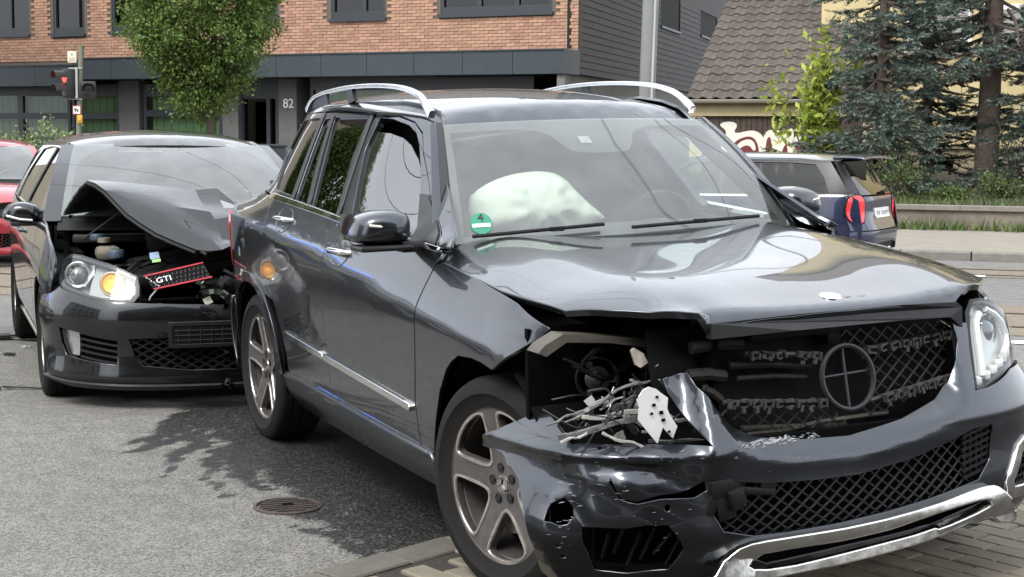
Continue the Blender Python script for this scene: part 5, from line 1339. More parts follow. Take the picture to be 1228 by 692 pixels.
fogR = [(-.937, .366), (-.873, .371), (-.80, .369), (-.74, .382), (-.677, .380), (-.655, .35), (-.640, .33), (-.627, .301), (-.645, .27), (-.671, .23), (-.80, .218), (-.89, .22), (-.915, .223), (-.933, .31)]
rnd = random.Random(4)
hole = [(-1.0 + (.034 + .014 * rnd.random()) * math.cos(a), .405 + (.030 + .016 * rnd.random()) * math.sin(a)) for a in np.linspace(0, 2 * math.pi, 14)[:-1]]
crk = [(-.842, .516), (-.812, .458), (-.768, .449), (-.70, .466), (-.665, .470), (-.615, .480), (-.565, .500), (-.556, .470), (-.60, .452), (-.640, .452), (-.70, .450), (-.765, .438), (-.818, .448), (-.850, .50)]
sens = [(-.679 + .011 * math.cos(a), .426 + .013 * math.sin(a)) for a in np.linspace(0, 2 * math.pi, 11)[:-1]]
sq1 = [(-1.007, .298), (-.991, .298), (-.991, .312), (-1.007, .312)]; sq2 = [(-1.003, .263), (-.986, .263), (-.986, .277), (-1.003, .277)]
fogL = [(.60, .32), (.585, .36), (.66, .45), (.70, .462), (.86, .45), (.86, .34), (.75, .31)]
bmp = panel('front_bumper', bo, G_bd, paint_suv, suv, h=.022, thick=.006, edge=.003, gap=0, holes=[lg, slot, fogR, hole, crk, sens, sq1, sq2, fogL], label='torn and scraped front bumper hanging off its right corner')
# scrapes: bare pale plastic worn through along the upper edge
scr = MB(); rs = random.Random(12)
def scrape(s0, s1, z0, z1, n, ln, wd):
    for _ in range(n):
        s = rs.uniform(s0, s1); z = rs.uniform(z0, z1); a = rs.uniform(-.5, .5); l = ln * rs.uniform(.3, 1.2); w = wd * rs.uniform(.3, 1)
        q = [(s - l * math.cos(a), z - l * math.sin(a) * .6), (s + l * .3, z - w), (s + l * math.cos(a), z + l * math.sin(a) * .6), (s - l * .2, z + w)]
        uvq = np.array(q); pts = G_bd(uvq[:, 0], uvq[:, 1]); nn = surf_normals(G_bd, uvq, False)
        scr.add([tuple(p) for p in pts + nn * .0012], [(0, 1, 2, 3)])
scrape(-.46, -.16, .580, .598, 90, .010, .0012); scrape(-.42, -.25, .586, .596, 40, .014, .0016); scrape(-.75, -.45, .50, .59, 16, .008, .0008); scrape(-1.02, -.94, .42, .52, 22, .012, .0012)
scrape(-.90, -.78, .43, .56, 26, .012, .0011); scrape(-.40, .05, .50, .55, 14, .005, .0006); scrape(-.80, -.6, .30, .44, 12, .006, .0007); scrape(-1.02, -.96, .30, .40, 12, .008, .0009)
scr.build('scratches', mat('worn_paint', (.26, .27, .28), .6), bmp, kind='stuff')
# chrome skid trim: an outline bar round the slot
def ring_panel(name, outer, inner, fn, m, lift, parent=suv, thick=.03, h=.04):
    return panel(name, outer, fn, m, parent, h=h, gap=0, lift=lift, thick=thick, edge=.006, holes=[inner])
skid_o = [(-.60, .13), (-.56, .20), (-.50, .27), (-.452, .300), (-.354, .309), (-.033, .316), (.217, .338), (.384, .361), (.465, .364), (.50, .352), (.60, .275), (.632, .246), (.61, .226), (.53, .236), (.50, .262), (.47, .276), (.36, .254), (.256, .238), (.10, .222), (-.076, .209), (-.20, .203), (-.396, .193), (-.47, .186), (-.52, .12)]
skid_i = [(-.455, .225), (-.418, .263), (-.386, .282), (-.025, .288), (.221, .322), (.295, .328), (.435, .338), (.470, .318), (.465, .300), (.243, .256), (-.088, .232), (-.347, .212)]
def G_skid(s, z):
    p = np.array(G_bump(s, np.maximum(z, .26)), float); p[..., 2] = z
    zz_ = np.asarray(z, float); sp_s = np.asarray(s, float); mid = .262 + .10 * np.clip(sp_s, -.5, .5); p[..., 0] += .020 - np.where(zz_ > mid, .30 * (zz_ - mid - .028), .12 * (zz_ - mid + .050)); return p
ring_panel('skid_trim', chaikin(skid_o, 1), chaikin(skid_i, 1), G_skid, worn_chrome, .020, h=.02)
# diamond mesh of an opening
def lattice(name, poly, fn, step, r, m, lift, ang=(38, -38), parent=suv, flat=1.0):
    poly = [np.array(p) for p in poly]; A = np.array(poly); c = A.mean(0); mb = MB(); big = 2.0
    for a in ang:
        d = np.array((math.cos(R(a)), math.sin(R(a)))); n = np.array((-d[1], d[0]))
        k0 = int(np.floor(((A - c) @ n).min() / step)); k1 = int(np.ceil(((A - c) @ n).max() / step))
        for k in range(k0, k1 + 1):
            ts = np.linspace(-1.2, 1.2, 241); L_ = c + n * (k * step) + ts[:, None] * d
            ok = inside(L_, poly); i = 0
            while i < len(ts):
                if ok[i]:
                    j = i
                    while j + 1 < len(ts) and ok[j + 1]: j += 1
                    if j - i >= 2:
                        idx = np.unique(np.linspace(i, j, max(2, (j - i) // 6 + 1)).astype(int)); q = L_[idx]
                        pts = fn(q[:, 0], q[:, 1]); nn = surf_normals(fn, q, False)
                        mb.tube([tuple(x) for x in pts + nn * lift], r, 5, cap=False)
                    i = j + 1
                else: i += 1
    return mb.build(name, m, parent, True)
lgp = inset([np.array(p) for p in lg], -.012)
lattice('lower_grille_mesh', [p for p in lgp if True], lambda s, z: G_bump(s, np.clip(z, .3, .56)) + np.stack(np.broadcast_arrays(0 * s, 0 * s, z - np.clip(z, .3, .56)), -1), .030, .0036, satin, -.022)
fr_ = [(.37, .40), (.37, .535), (.405, .552), (.502, .556), (.494, .45), (.436, .39)]
sl = MB()
for k in range(7):
    z = .41 + k * .022
    q = np.array([(.372, z - .012), (.50, z + .012)]); pts = G_bump(q[:, 0], q[:, 1]); sl.tube([tuple(p - np.array((.012, 0, 0))) for p in pts], .006, 5)
for k in range(5):
    s = .385 + k * .026; q = np.array([(s, .40), (s, .555)]); pts = G_bump(q[:, 0], q[:, 1]); sl.tube([tuple(p - np.array((.016, 0, 0))) for p in pts], .0035, 5)
sl.build('grille_corner_slats', black, suv, True)
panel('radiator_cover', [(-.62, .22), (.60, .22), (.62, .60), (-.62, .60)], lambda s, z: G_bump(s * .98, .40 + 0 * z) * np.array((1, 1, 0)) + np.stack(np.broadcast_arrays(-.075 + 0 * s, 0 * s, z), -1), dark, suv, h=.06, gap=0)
br = MB()                                       # broken bracket in the right end of the lower grille
for (s, z, d, a) in ((-.50, .475, (.03, .10, .05), 4), (-.47, .44, (.05, .05, .06), 15), (-.40, .455, (.02, .13, .022), -9), (-.50, .42, (.015, .06, .085), 12), (-.54, .44, (.03, .03, .09), -20), (-.36, .47, (.012, .05, .04), 5)):
    br.box(Vector(G_bump(s, z)) + Vector((-.012, 0, 0)), d, Matrix.Rotation(R(a), 3, 'X'), bev=.004)
br.build('broken_bracket', black, suv, True, 40)
fl_ring = [(.585, .305), (.565, .362), (.645, .466), (.70, .485), (.88, .47), (.88, .32), (.75, .295)]
ring_panel('fog_light_frame', fl_ring, [(.61, .335), (.60, .36), (.668, .442), (.70, .452), (.85, .44), (.85, .355), (.75, .325)], G_bump, worn_chrome, .010)
lattice('fog_light_grille', fogL, G_bump, .03, .003, black, -.02, ang=(0, 90))
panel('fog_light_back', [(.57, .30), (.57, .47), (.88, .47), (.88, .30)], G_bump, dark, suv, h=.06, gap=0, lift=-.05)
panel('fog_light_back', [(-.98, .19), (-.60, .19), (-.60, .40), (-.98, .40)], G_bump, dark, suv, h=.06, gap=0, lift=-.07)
gb = MB()
for k in range(7): gb.tube([Vector(G_bump(-.92 + k * .04, .23 + .02 * (k % 3))) - Vector((.05, -.03, 0)), Vector(G_bump(-.90 + k * .045, .36 - .02 * (k % 2))) - Vector((.04, -.03, 0))], .006, 5)
gb.build('fog_light_cables', black, suv, True)
wc = chaikin([(-.80, .572), (-.79, .556), (-.715, .553), (-.690, .565), (-.70, .578), (-.775, .585)], 1)
panel('washer_cover', wc, G_bd, paint_suv, suv, h=.03, gap=.001, lift=.009, thick=.02, edge=.004)
# upper grille opening
def G_gr(y, z):
    y = np.asarray(y, float); z = np.asarray(z, float)
    return np.stack(np.broadcast_arrays(.715 - .12 * y * y - .22 * (z - .74), y, z), -1)
gp = [(-.50, .88), (-.52, .76), (-.45, .655), (-.26, .60), (-.05, .59), (.157, .62), (.32, .66), (.40, .70), (.455, .81), (.45, .885)]
panel('radiator', [(-.62, .58), (.50, .58), (.50, .93), (-.62, .93)], G_gr, mat('radiator_fins', (.003, .003, .0034), .6, spec=.12, bump=(220, .6, .004)), suv, h=.08, gap=0, lift=-.085)
glr = [(.10, .60), (.45, .66), (.455, .89), (.10, .89)]
gll = [(-.47, .60), (-.10, .585), (.10, .60), (.05, .648), (-.10, .66), (-.44, .70)]
ringc = (-.003, .742)
lattice('grille_mesh', [(.095, .70), (.03, .60), (.157, .625), (.32, .665), (.40, .705), (.455, .81), (.45, .885), (.0, .885), (.02, .845), (.08, .80)], G_gr, .034, .0032, satin, -.020)
lattice('grille_mesh', [(-.46, .70), (-.44, .66), (-.26, .605), (-.05, .595), (.02, .60), (-.06, .655), (-.10, .68)], G_gr, .034, .0032, satin, -.020)
rg3 = MB(); pts = [Vector(G_gr(ringc[0] + .096 * math.cos(a), ringc[1] + .096 * math.sin(a))) + Vector((.012, 0, 0)) for a in np.linspace(0, 2 * math.pi, 41)[:-1]]
rg3.tube(pts, .0085, 8, closed=True)
for a, b in (((0, -.095), (0, .095)), ((-.095, .004), (.095, .012))):
    rg3.tube([Vector(G_gr(ringc[0] + a[0], ringc[1] + a[1])), Vector(G_gr(ringc[0] + b[0], ringc[1] + b[1]))], .0048, 6)
rg3.build('star_ring', satin, suv, True)
bk = MB(); bl = random.Random(7)
for (y0, z0, y1, z1, n) in ((-.43, .700, -.085, .672, 9), (.085, .660, .43, .700, 8), (.085, .815, .44, .835, 8), (-.34, .835, -.085, .815, 6)):
    bk.tube([Vector(G_gr(y0, z0)) - Vector((.012, 0, 0)), Vector(G_gr(y1, z1)) - Vector((.012, 0, 0))], .0085, 6)
    for k in range(n):
        if bl.random() < .12: continue
        t = (k + .5) / n; y = y0 + (y1 - y0) * t; z = z0 + (z1 - z0) * t; c = Vector(G_gr(y, z)); tw = Matrix.Rotation(bl.uniform(-.35, .35), 3, 'X') @ Matrix.Rotation(bl.uniform(-.3, .3), 3, 'Z'); w_ = bl.uniform(.022, .034)
        bk.box(c + Vector((.002, 0, .008)), (.020, w_, .006), tw); bk.box(c + Vector((.002, 0, -.010)), (.022, w_ * bl.uniform(.5, 1), .005), tw)
        for s_ in (-1, 1):
            if bl.random() < .8: bk.box(c + Vector((.010, s_ * w_ * .5, bl.uniform(-.004, .004))), (.018, .004, bl.uniform(.014, .030)), tw)
        if bl.random() < .6: bk.box(c + Vector((.012, bl.uniform(-.01, .01), bl.uniform(-.022, -.008))), (.010, .010, bl.uniform(.010, .022)), tw)
bk.build('broken_grille_brackets', mat('dusty_plastic', (.045, .043, .040), .42, noise=(40, .5)), suv)
pi = MB()
for (a, b, r_) in (((-.38, .80), (-.10, .775), .012), ((-.36, .76), (-.12, .745), .009), ((-.50, .86), (-.33, .86), .02), ((-.52, .78), (-.40, .77), .02), ((-.48, .74), (-.42, .70), .014), ((-.30, .875), (.1, .875), .012)):
    pi.tube([Vector(G_gr(*a)) - Vector((.04, 0, 0)), Vector(G_gr((a[0] + b[0]) / 2, (a[1] + b[1]) / 2 + .006)) - Vector((.035, 0, 0)), Vector(G_gr(*b)) - Vector((.04, 0, 0))], r_, 8)
pi.build('cooler_hoses', mat('dusty_hose', (.016, .015, .013), .6, spec=.2, noise=(30, .4)), suv, True)
bb = MB(); bb.box((.655, -.15, .592), (.02, .39, .016), Matrix.Rotation(R(-4), 3, 'X'), bev=.004); bb.box((.675, -.04, .556), (.02, .46, .026), Matrix.Rotation(R(-3.5), 3, 'X'), bev=.004)
bb.tube([(.66, -.33, .588), (.665, -.2, .585), (.668, -.05, .60), (.665, .2, .60)], .008, 8)
bb.build('bumper_beam', beige_metal, suv, True, 40)
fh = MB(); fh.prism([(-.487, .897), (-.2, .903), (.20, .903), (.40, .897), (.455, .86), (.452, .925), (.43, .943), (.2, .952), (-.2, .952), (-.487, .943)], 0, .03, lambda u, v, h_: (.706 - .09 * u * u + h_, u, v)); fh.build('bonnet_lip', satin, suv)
lk = MB(); lk.box((.64, 0, .875), (.03, .05, .08), bev=.005); lk.box((.64, -.12, .90), (.02, .25, .03), bev=.004); lk.build('bonnet_lock', black, suv, True, 40)
bd = [(.635 + .034 * math.cos(a), .034 * math.sin(a)) for a in np.linspace(0, 2 * math.pi, 25)[:-1]]
panel('bonnet_badge', bd, G_bonnet, chrome, suv, h=.02, gap=0, lift=.004, thick=.006, edge=.002)

# --- left headlight
def G_hl(y, z):
    y = np.asarray(y, float); z = np.asarray(z, float)
    return np.stack(np.broadcast_arrays(.72 - .30 * (z - .65) - 1.6 * np.clip(y - .52, 0, 9) ** 2, y, z), -1)
ho = [(.562, .926), (.536, .893), (.524, .833), (.515, .738), (.504, .634), (.545, .645), (.60, .668), (.685, .694), (.80, .708), (.868, .718), (.88, .775), (.845, .82), (.787, .858), (.688, .906), (.62, .925)]
panel('headlight_lens', ho, G_hl, lamp_glass, suv, h=.03, lift=.012, thick=.003, edge=.002)
hs = panel('headlight', ho, G_hl, mat('headlight_housing', (.55, .56, .54), .3, .3, noise=(14, .12)), suv, h=.03, gap=.006, lift=-.03, thick=.05)
panel('headlight_edge', ho, G_hl, satin, suv, h=.03, gap=-.006, lift=.002, thick=.02, holes=[inset([np.array(p) for p in ho], .008)])
drl = mat('lamp_reflector_white', (.80, .81, .78), .25, 0, .6)
c_ = MB()
cpts = [(.60, .885), (.575, .86), (.566, .80), (.562, .74), (.556, .69)]
c_.tube([Vector(G_hl(*p)) - Vector((.008, 0, 0)) for p in cpts], .013, 8)
c_.tube([Vector(G_hl(*p)) - Vector((.010, 0, 0)) for p in [(.640, .895), (.70, .872), (.765, .835), (.80, .79), (.775, .755), (.715, .738)]], .011, 8)
c_.build('light_guide', drl, hs, True)
pj = MB(); pc = Vector(G_hl(.668, .815)) - Vector((.03, 0, 0)); q = Vector((.9, .35, .05)).normalized().to_track_quat('Z', 'Y').to_matrix()
def lathe_at(mb, prof, c, q, n=28):
    t = MB().lathe(prof, n=n); mb.add([q @ Vector(v) + c for v in t.v], t.f); return mb
lathe_at(pj, [(.0, .012), (.025, .008), (.043, -.01), (.047, -.012), (.056, .0), (.060, -.01), (.062, -.05)], pc, q); pj.build('projector_lens', mat('projector', (.10, .11, .12), .06, .3, 1.), hs, True, 40)
lr = MB()
for k in range(6): lr.box(Vector(G_hl(.545 + .045 * k, .675 + .012 * k)) - Vector((.02, 0, 0)), (.02, .026, .03), bev=.006)
lr.build('turn_signal_row', drl, hs, True)
# --- ripped-out right headlight bay
lamp_bowl_m = mat('lamp_reflector_silver', (.60, .60, .58), .2, .9)
bay = MB()
bay.prism([(-.935, .862), (-.915, .884), (-.856, .914), (-.704, .898), (-.532, .870), (-.461, .812), (-.458, .782), (-.553, .846), (-.704, .877), (-.846, .888), (-.91, .850)], .42, .50, lambda u, v, h_: (h_ - .10 * abs(u + .7), u, v))
bay.build('headlight_crossmember', beige_metal, suv, True, 30)
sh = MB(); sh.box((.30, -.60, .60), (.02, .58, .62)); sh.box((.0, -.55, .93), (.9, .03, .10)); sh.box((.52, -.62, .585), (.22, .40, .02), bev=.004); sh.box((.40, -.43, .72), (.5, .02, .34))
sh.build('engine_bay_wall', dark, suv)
fn_ = MB(); fc = Vector((.36, -.675, .745)); fq = Vector((.75, -.6, .1)).normalized().to_track_quat('Z', 'Y').to_matrix()
lathe_at(fn_, [(.066, -.01), (.070, .012), (.064, .016), (.058, .0)], fc, fq); lathe_at(fn_, [(.0, .03), (.018, .028), (.022, .012), (.040, .008), (.044, -.02)], fc, fq)
for k in range(3):
    a = k * 2.1; fn_.box(fc + fq @ Vector((.05 * math.cos(a), .05 * math.sin(a), .0)), (.02, .02, .02), fq)
fn_.build('horn', mat('horn_dark', (.045, .045, .048), .25, .5), suv, True, 40)
stu = MB(); rs_b = random.Random(17)
def bar(a, b, w_, t_, m=0):
    a, b = Vector(a), Vector(b); d = b - a; 
    pts_ = catmull([a, a + d * .34 + Vector((.008, 0, rs_b.uniform(-.010, .006))), a + d * .68 + Vector((-.004, 0, rs_b.uniform(-.008, .012))), b], 3); w2 = w_ * .62
    for p, p2 in zip(pts_[:-1], pts_[1:]):
        p, p2 = Vector(p), Vector(p2); e = p2 - p; stu.box((p + p2) / 2, (e.length * 1.04, t_ * .8, w2 * rs_b.uniform(.75, 1.1)), e.to_track_quat('X', 'Z').to_matrix(), m, .0015)
bar((.60, -.88, .696), (.60, -.67, .769), .016, .010); bar((.62, -.869, .690), (.64, -.674, .690), .022, .008, 1); bar((.63, -.951, .640), (.64, -.683, .672), .030, .012); bar((.66, -.961, .632), (.66, -.874, .650), .012, .01, 1)
bar((.68, -.836, .651), (.69, -.688, .583), .014, .008, 1); bar((.58, -.965, .669), (.58, -.87, .692), .012, .008); bar((.62, -.592, .677), (.62, -.479, .619), .018, .008, 1); bar((.60, -.60, .66), (.60, -.45, .64), .012, .008); bar((.55, -.67, .77), (.58, -.58, .765), .012, .01)
bar((.60, -.80, .70), (.60, -.72, .73), .01, .006, 1); bar((.61, -.78, .69), (.58, -.74, .76), .01, .006); bar((.57, -.62, .70), (.57, -.50, .735), .016, .008); bar((.6, -.66, .62), (.6, -.50, .60), .012, .006, 1)
bar((.64, -.66, .60), (.66, -.46, .575), .020, .008); bar((.56, -.90, .665), (.60, -.76, .735), .010, .006, 1); stu.build('headlight_frame_remains', [steel, mat('lamp_plastic_pale', (.40, .39, .36), .35, 0, .4, noise=(40, .3))], suv, kind='stuff')
lhole = MB()
for y_, z_, r_ in ((-.665, .715, .005), (-.640, .690, .006), (-.672, .690, .004), (-.632, .667, .0055), (-.655, .738, .004), (-.612, .630, .004)): lhole.box((.682 + .05 * (z_ - .7), y_, z_), (.003, r_ * 2, r_ * 1.6))
lb = MB(); lbp = [(-.699, .764), (-.68, .770), (-.657, .762), (-.640, .748), (-.616, .731), (-.618, .70), (-.610, .681), (-.582, .642), (-.597, .607), (-.632, .644), (-.649, .597), (-.682, .635), (-.715, .674), (-.712, .71), (-.722, .735)]
lb.prism(lbp, 0, .004, lambda u, v, h_: (.675 + .05 * (v - .7) + h_, u, v)); lb.build('headlight_fragment', white_plastic, suv, label='white broken plate sticking out of the headlight hole'); lhole.build('clip_holes', dark, bpy.data.objects['headlight_fragment'], kind='stuff')
for pl, x in (([(-.655, .853), (-.645, .862), (-.615, .843), (-.600, .814), (-.625, .800), (-.641, .81)], .53), ([(-.601, .80), (-.585, .812), (-.572, .80), (-.546, .76), (-.575, .752), (-.598, .77)], .56)):
    MB().prism(pl, 0, .010, lambda u, v, h_: (x + .06 * (u + .6) + h_, u, v)).build('lens_shard', lamp_glass if False else mat('lens_shard_m', (.50, .47, .38), .25, 0, .5, noise=(30, .3)), suv)
rs2 = random.Random(21); sm = MB()
def shard(c, s, nrm, m_=0):
    q = Vector(nrm).normalized().to_track_quat('Z', 'Y').to_matrix(); n = rs2.randint(4, 6); a0 = rs2.uniform(0, 6.28)
    pol = [(math.cos(a0 + 6.283 * i / n) * s * rs2.uniform(.35, 1.25), math.sin(a0 + 6.283 * i / n) * s * rs2.uniform(.35, 1.1)) for i in range(n)]
    sm.prism(pol, 0, .003, lambda u, v, h: q @ Vector((u, v, h)) + Vector(c), m_)
for k in range(30):
    c = (rs2.uniform(.52, .66), rs2.uniform(-.86, -.46), 0); zc_ = .59 + .13 * rs2.random() ** 1.6 + .05 * (1 - abs(c[1] + .66) / .2); shard((c[0], c[1], zc_), rs2.uniform(.008, .028), (rs2.uniform(.2, 1), rs2.uniform(-.8, .5), rs2.uniform(-.3, .9)), rs2.choice((0, 1, 1, 2, 2)))
sm.build('lamp_splinters', [grey_plastic, mat('smoked_lens_bits', (.12, .12, .115), .12, 0, 1.), satin], suv, kind='stuff')
tg_ = MB()
for k in range(26):
    a = Vector((rs2.uniform(.52, .66), rs2.uniform(-.90, -.44), rs2.uniform(.60, .74))); b = a + Vector((rs2.uniform(-.05, .05), rs2.uniform(-.14, .14), rs2.uniform(-.07, .09)))
    tg_.tube([tuple(p) for p in catmull([a, a + (b - a) * .4 + Vector((.02, 0, rs2.uniform(-.03, .04))), b], 4)], rs2.uniform(.0016, .0045), 5)
tg_.build('torn_wiring', mat('wiring_dark', (.03, .03, .032), .35), suv, True, 40, kind='stuff')
lw = MB(); lb_c = Vector((.50, -.60, .665)); lq = Vector((.7, -.6, .35)).normalized().to_track_quat('Z', 'Y').to_matrix()
lathe_at(lw, [(.0, -.03), (.030, -.024), (.046, .0), (.050, .016), (.047, .018), (.040, .0), (.02, -.018)], lb_c, lq); lw.build('lamp_reflector', lamp_bowl_m, suv, True, 40)
for k in range(3):
    kb = MB(); c = Vector((.47 + .04 * k, -.80 + .11 * k, .655 + .02 * k)); lathe_at(kb, [(0, .02), (.012, .02), (.014, .0), (.022, -.004), (.022, -.02), (.0, -.022)], c, lq, 14); kb.build('bulb_socket', black, suv, True, 40)
cb = MB(); rc = random.Random(3)
for k in range(16):
    a = Vector((rc.uniform(.36, .52), rc.uniform(-.76, -.44), rc.uniform(.62, .84))); b = a + Vector((rc.uniform(-.06, .08), rc.uniform(-.14, .14), rc.uniform(-.08, .06)))
    cb.tube([tuple(p) for p in catmull([a, (a + b) / 2 + Vector((.03, 0, rc.uniform(-.05, .05))), b], 4)], rc.uniform(.003, .009), 6)
for k in range(22):
    cb.box((rc.uniform(.34, .6), rc.uniform(-.62, -.36), rc.uniform(.62, .9)), (rc.uniform(.02, .06), rc.uniform(.02, .09), rc.uniform(.015, .06)), Matrix.Rotation(rc.uniform(-.6, .6), 3, 'X'), bev=.004)
cb.build('cables_and_brackets', mat('bay_plastic', (.010, .010, .011), .4, spec=.3, noise=(30, .4)), suv, True, 40)

# --- mirrors, handles, roof rails, lamps
for sgn in (-1, 1):
    hp = [(-.890 + (q[0] + .890) * .86, q[1]) for q in [(-.890, 1.118), (-.884, 1.165), (-.888, 1.205), (-.915, 1.228), (-.99, 1.234), (-1.06, 1.225), (-1.110, 1.205), (-1.128, 1.165), (-1.134, 1.135), (-1.122, 1.118), (-1.05, 1.108), (-.98, 1.104)]]
    n = len(hp); V = []; F = []
    cx_ = sum(p[0] for p in hp) / n; cz_ = sum(p[1] for p in hp) / n
    hpr = chaikin(hp, 2); n = len(hpr); lay = [(-.76, .94), (-.74, 1.0), (-.68, 1.0), (-.645, .94), (-.618, .80), (-.602, .58), (-.594, .3)]
    for x, s_ in lay:
        for p in hpr: V.append((x - .10 * (abs(p[0]) - .9), (cx_ + (p[0] - cx_) * s_) * (-sgn), cz_ + (p[1] - cz_) * s_))
    for i in range(len(lay) - 1):
        for j in range(n):
            F.append((i * n + j, i * n + (j + 1) % n, (i + 1) * n + (j + 1) % n, (i + 1) * n + j))
    F.append(tuple(range(n))); F.append(tuple(range((len(lay) - 1) * n, len(lay) * n)))
    me = mesh_of(V, F); bm = bmesh.new(); bm.from_mesh(me); bmesh.ops.recalc_face_normals(bm, faces=bm.faces[:]); bm.to_mesh(me); bm.free()
    mo = link('door_mirror', me, paint_suv, suv, True, 50)
    if sgn > 0: mo.location = (-.06, -.115, .012)
    b_ = MB(); b_.box((-.68, sgn * .99, 1.098), (.13, .20, .022), bev=.008); b_.box((-.67, sgn * .885, 1.100), (.09, .10, .045), bev=.012); b_.build('mirror_foot', satin, mo, True, 40)
    i_ = MB(); i_.tube([(-.612 + .0, sgn * .975, 1.172), (-.615, sgn * 1.02, 1.178), (-.626, sgn * 1.055, 1.182)], .006, 8); i_.build('indicator', mat('indicator_lens', (.75, .70, .6), .2, 0, 1), mo, True)
    g_ = MB(); g_.box((-.775, sgn * 1.01, 1.170), (.006, .20, .095), Matrix.Rotation(R(sgn * 5), 3, 'Z')); g_.build('mirror_glass', chrome, mo)
for mir in (False, True):
    for cx_, cz_ in ((-2.186, 1.113), (-1.39, 1.025)):
        el = [(cx_ + .105 * math.cos(a), cz_ + .056 * math.sin(a) + .0 * math.cos(a)) for a in np.linspace(0, 2 * math.pi, 25)[:-1]]
        def G_cup(x, z, cx_=cx_, cz_=cz_):
            p = np.array(G_side(x, z), float); r2 = ((np.asarray(x) - cx_) / .105) ** 2 + ((np.asarray(z) - cz_) / .056) ** 2
            p[..., 1] += .030 * np.clip(1 - r2, 0, 1) * (1 if True else 0); return p
        cupo = panel('handle_cup', el, G_cup, mat('handle_cup_paint', (.03, .032, .036), .12, .5, 1.), suv, h=.02, gap=0, lift=.0025, thick=.002, mirror=mir)
        hb = MB(); pts = [Vector(G_side(cx_ + t, cz_ + .004)) + Vector((0, -.022 + .9 * max(0, abs(t) - .085), 0)) for t in np.linspace(-.115, .115, 11)]
        if mir: pts = [Vector((p.x, -p.y, p.z)) for p in pts]
        hb.tube(pts, [.008, .011, .013, .0135, .014, .014, .014, .0135, .013, .011, .008], 10); hb.build('door_handle', chrome, cupo, True)
rail = [(-2.70, 1.622), (-2.60, 1.680), (-2.253, 1.709), (-1.85, 1.715), (-1.486, 1.700), (-1.273, 1.668), (-1.16, 1.625), (-1.10, 1.583)]
for sgn in (-1, 1):
    rm = MB(); pts = catmull([np.array((x, sgn * ((.60 + .01 * (z < 1.66)) if sgn < 0 else .588), z - .012)) for x, z in rail], 6)
    for k in range(len(pts)): pass
    n = len(pts); V = []; F = []
    for i, p in enumerate(pts):
        a = pts[max(i - 1, 0)]; b = pts[min(i + 1, n - 1)]; t = (b - a) / np.linalg.norm(b - a); nrm = np.array((-t[2], 0, t[0]));
        if nrm[2] < 0 and abs(t[0]) > .3: nrm = -nrm
        if i > 0 and np.dot(nrm, lastn) < 0: nrm = -nrm
        lastn = nrm
        f_ = min(i, n - 1 - i) / n; w_ = .014; t_ = .009 + .010 * max(0, 1 - f_ * 6)
        for (aa, bb_) in ((-w_, -t_), (-w_, t_ * .5), (-w_ * .6, t_), (w_ * .6, t_), (w_, t_ * .5), (w_, -t_)):
            V.append(p + np.array((0, aa, 0)) + nrm * bb_)
    for i in range(n - 1):
        for j in range(6): F.append((i * 6 + j, i * 6 + (j + 1) % 6, i * 6 + 6 + (j + 1) % 6, i * 6 + 6 + j))
    F += [tuple(range(6)), tuple(range((n - 1) * 6, n * 6))]
    me = mesh_of(V, F); bm = bmesh.new(); bm.from_mesh(me); bmesh.ops.recalc_face_normals(bm, faces=bm.faces[:]); bm.to_mesh(me); bm.free()
    ro = link('roof_rail', me, alu, suv, True, 60)
    pm = MB()
    pm.prism([(-2.10, 1.628), (-2.02, 1.640), (-2.05, 1.698), (-2.12, 1.698)], sgn * .59, sgn * .61, lambda u, v, h_: (u, h_, v))
    pm.build('rail_post', satin, ro); pm = MB()
    pm.prism([(-2.72, 1.610), (-2.40, 1.628), (-2.42, 1.69), (-2.60, 1.675), (-2.68, 1.640)], sgn * .594, sgn * .606, lambda u, v, h_: (u, h_, v))
    pm.build('rail_post', satin, ro)
for mir in (False, True):
    tl = [(-3.50, .78), (-3.44, 1.06), (-3.34, 1.10), (-3.30, 1.02), (-3.36, .80)]
    panel('tail_light', tl, G_side, red_lens, suv, h=.03, lift=.012, thick=.03, mirror=mir)
# rear end (plain, unseen from the photograph)
tg = cat_grid([[(-3.46 + .14 * (abs(y) / .74) ** 3 + dx, y * w_, z) for y in np.linspace(-.74, .74, 5)] for z, dx, w_ in ((.62, -.06, 1.05), (.95, -.06, 1.05), (1.15, .0, .98), (1.35, .14, .56), (1.57, .26, .50))], 3, 4)
grid_sheet('tailgate', tg, paint_suv, suv, .01)
rwn = [[(-3.435 + dx + .10 * (abs(y) / .60) ** 3, y * w_, z) for y in np.linspace(-.60, .60, 5)] for z, dx, w_ in ((1.24, .05, .66), (1.38, .12, .58), (1.52, .19, .54))]
grid_sheet('rear_window', cat_grid(rwn, 3, 4), dark_glass, suv, .004)
rb = cat_grid([[(-3.50 - dx + .30 * (abs(y) / .88) ** 3, y, z) for y in np.linspace(-.88, .88, 7)] for z, dx in ((.30, .02), (.42, .09), (.56, .11), (.66, .06))], 3, 4)
grid_sheet('rear_bumper', rb, paint_suv, suv, .01)
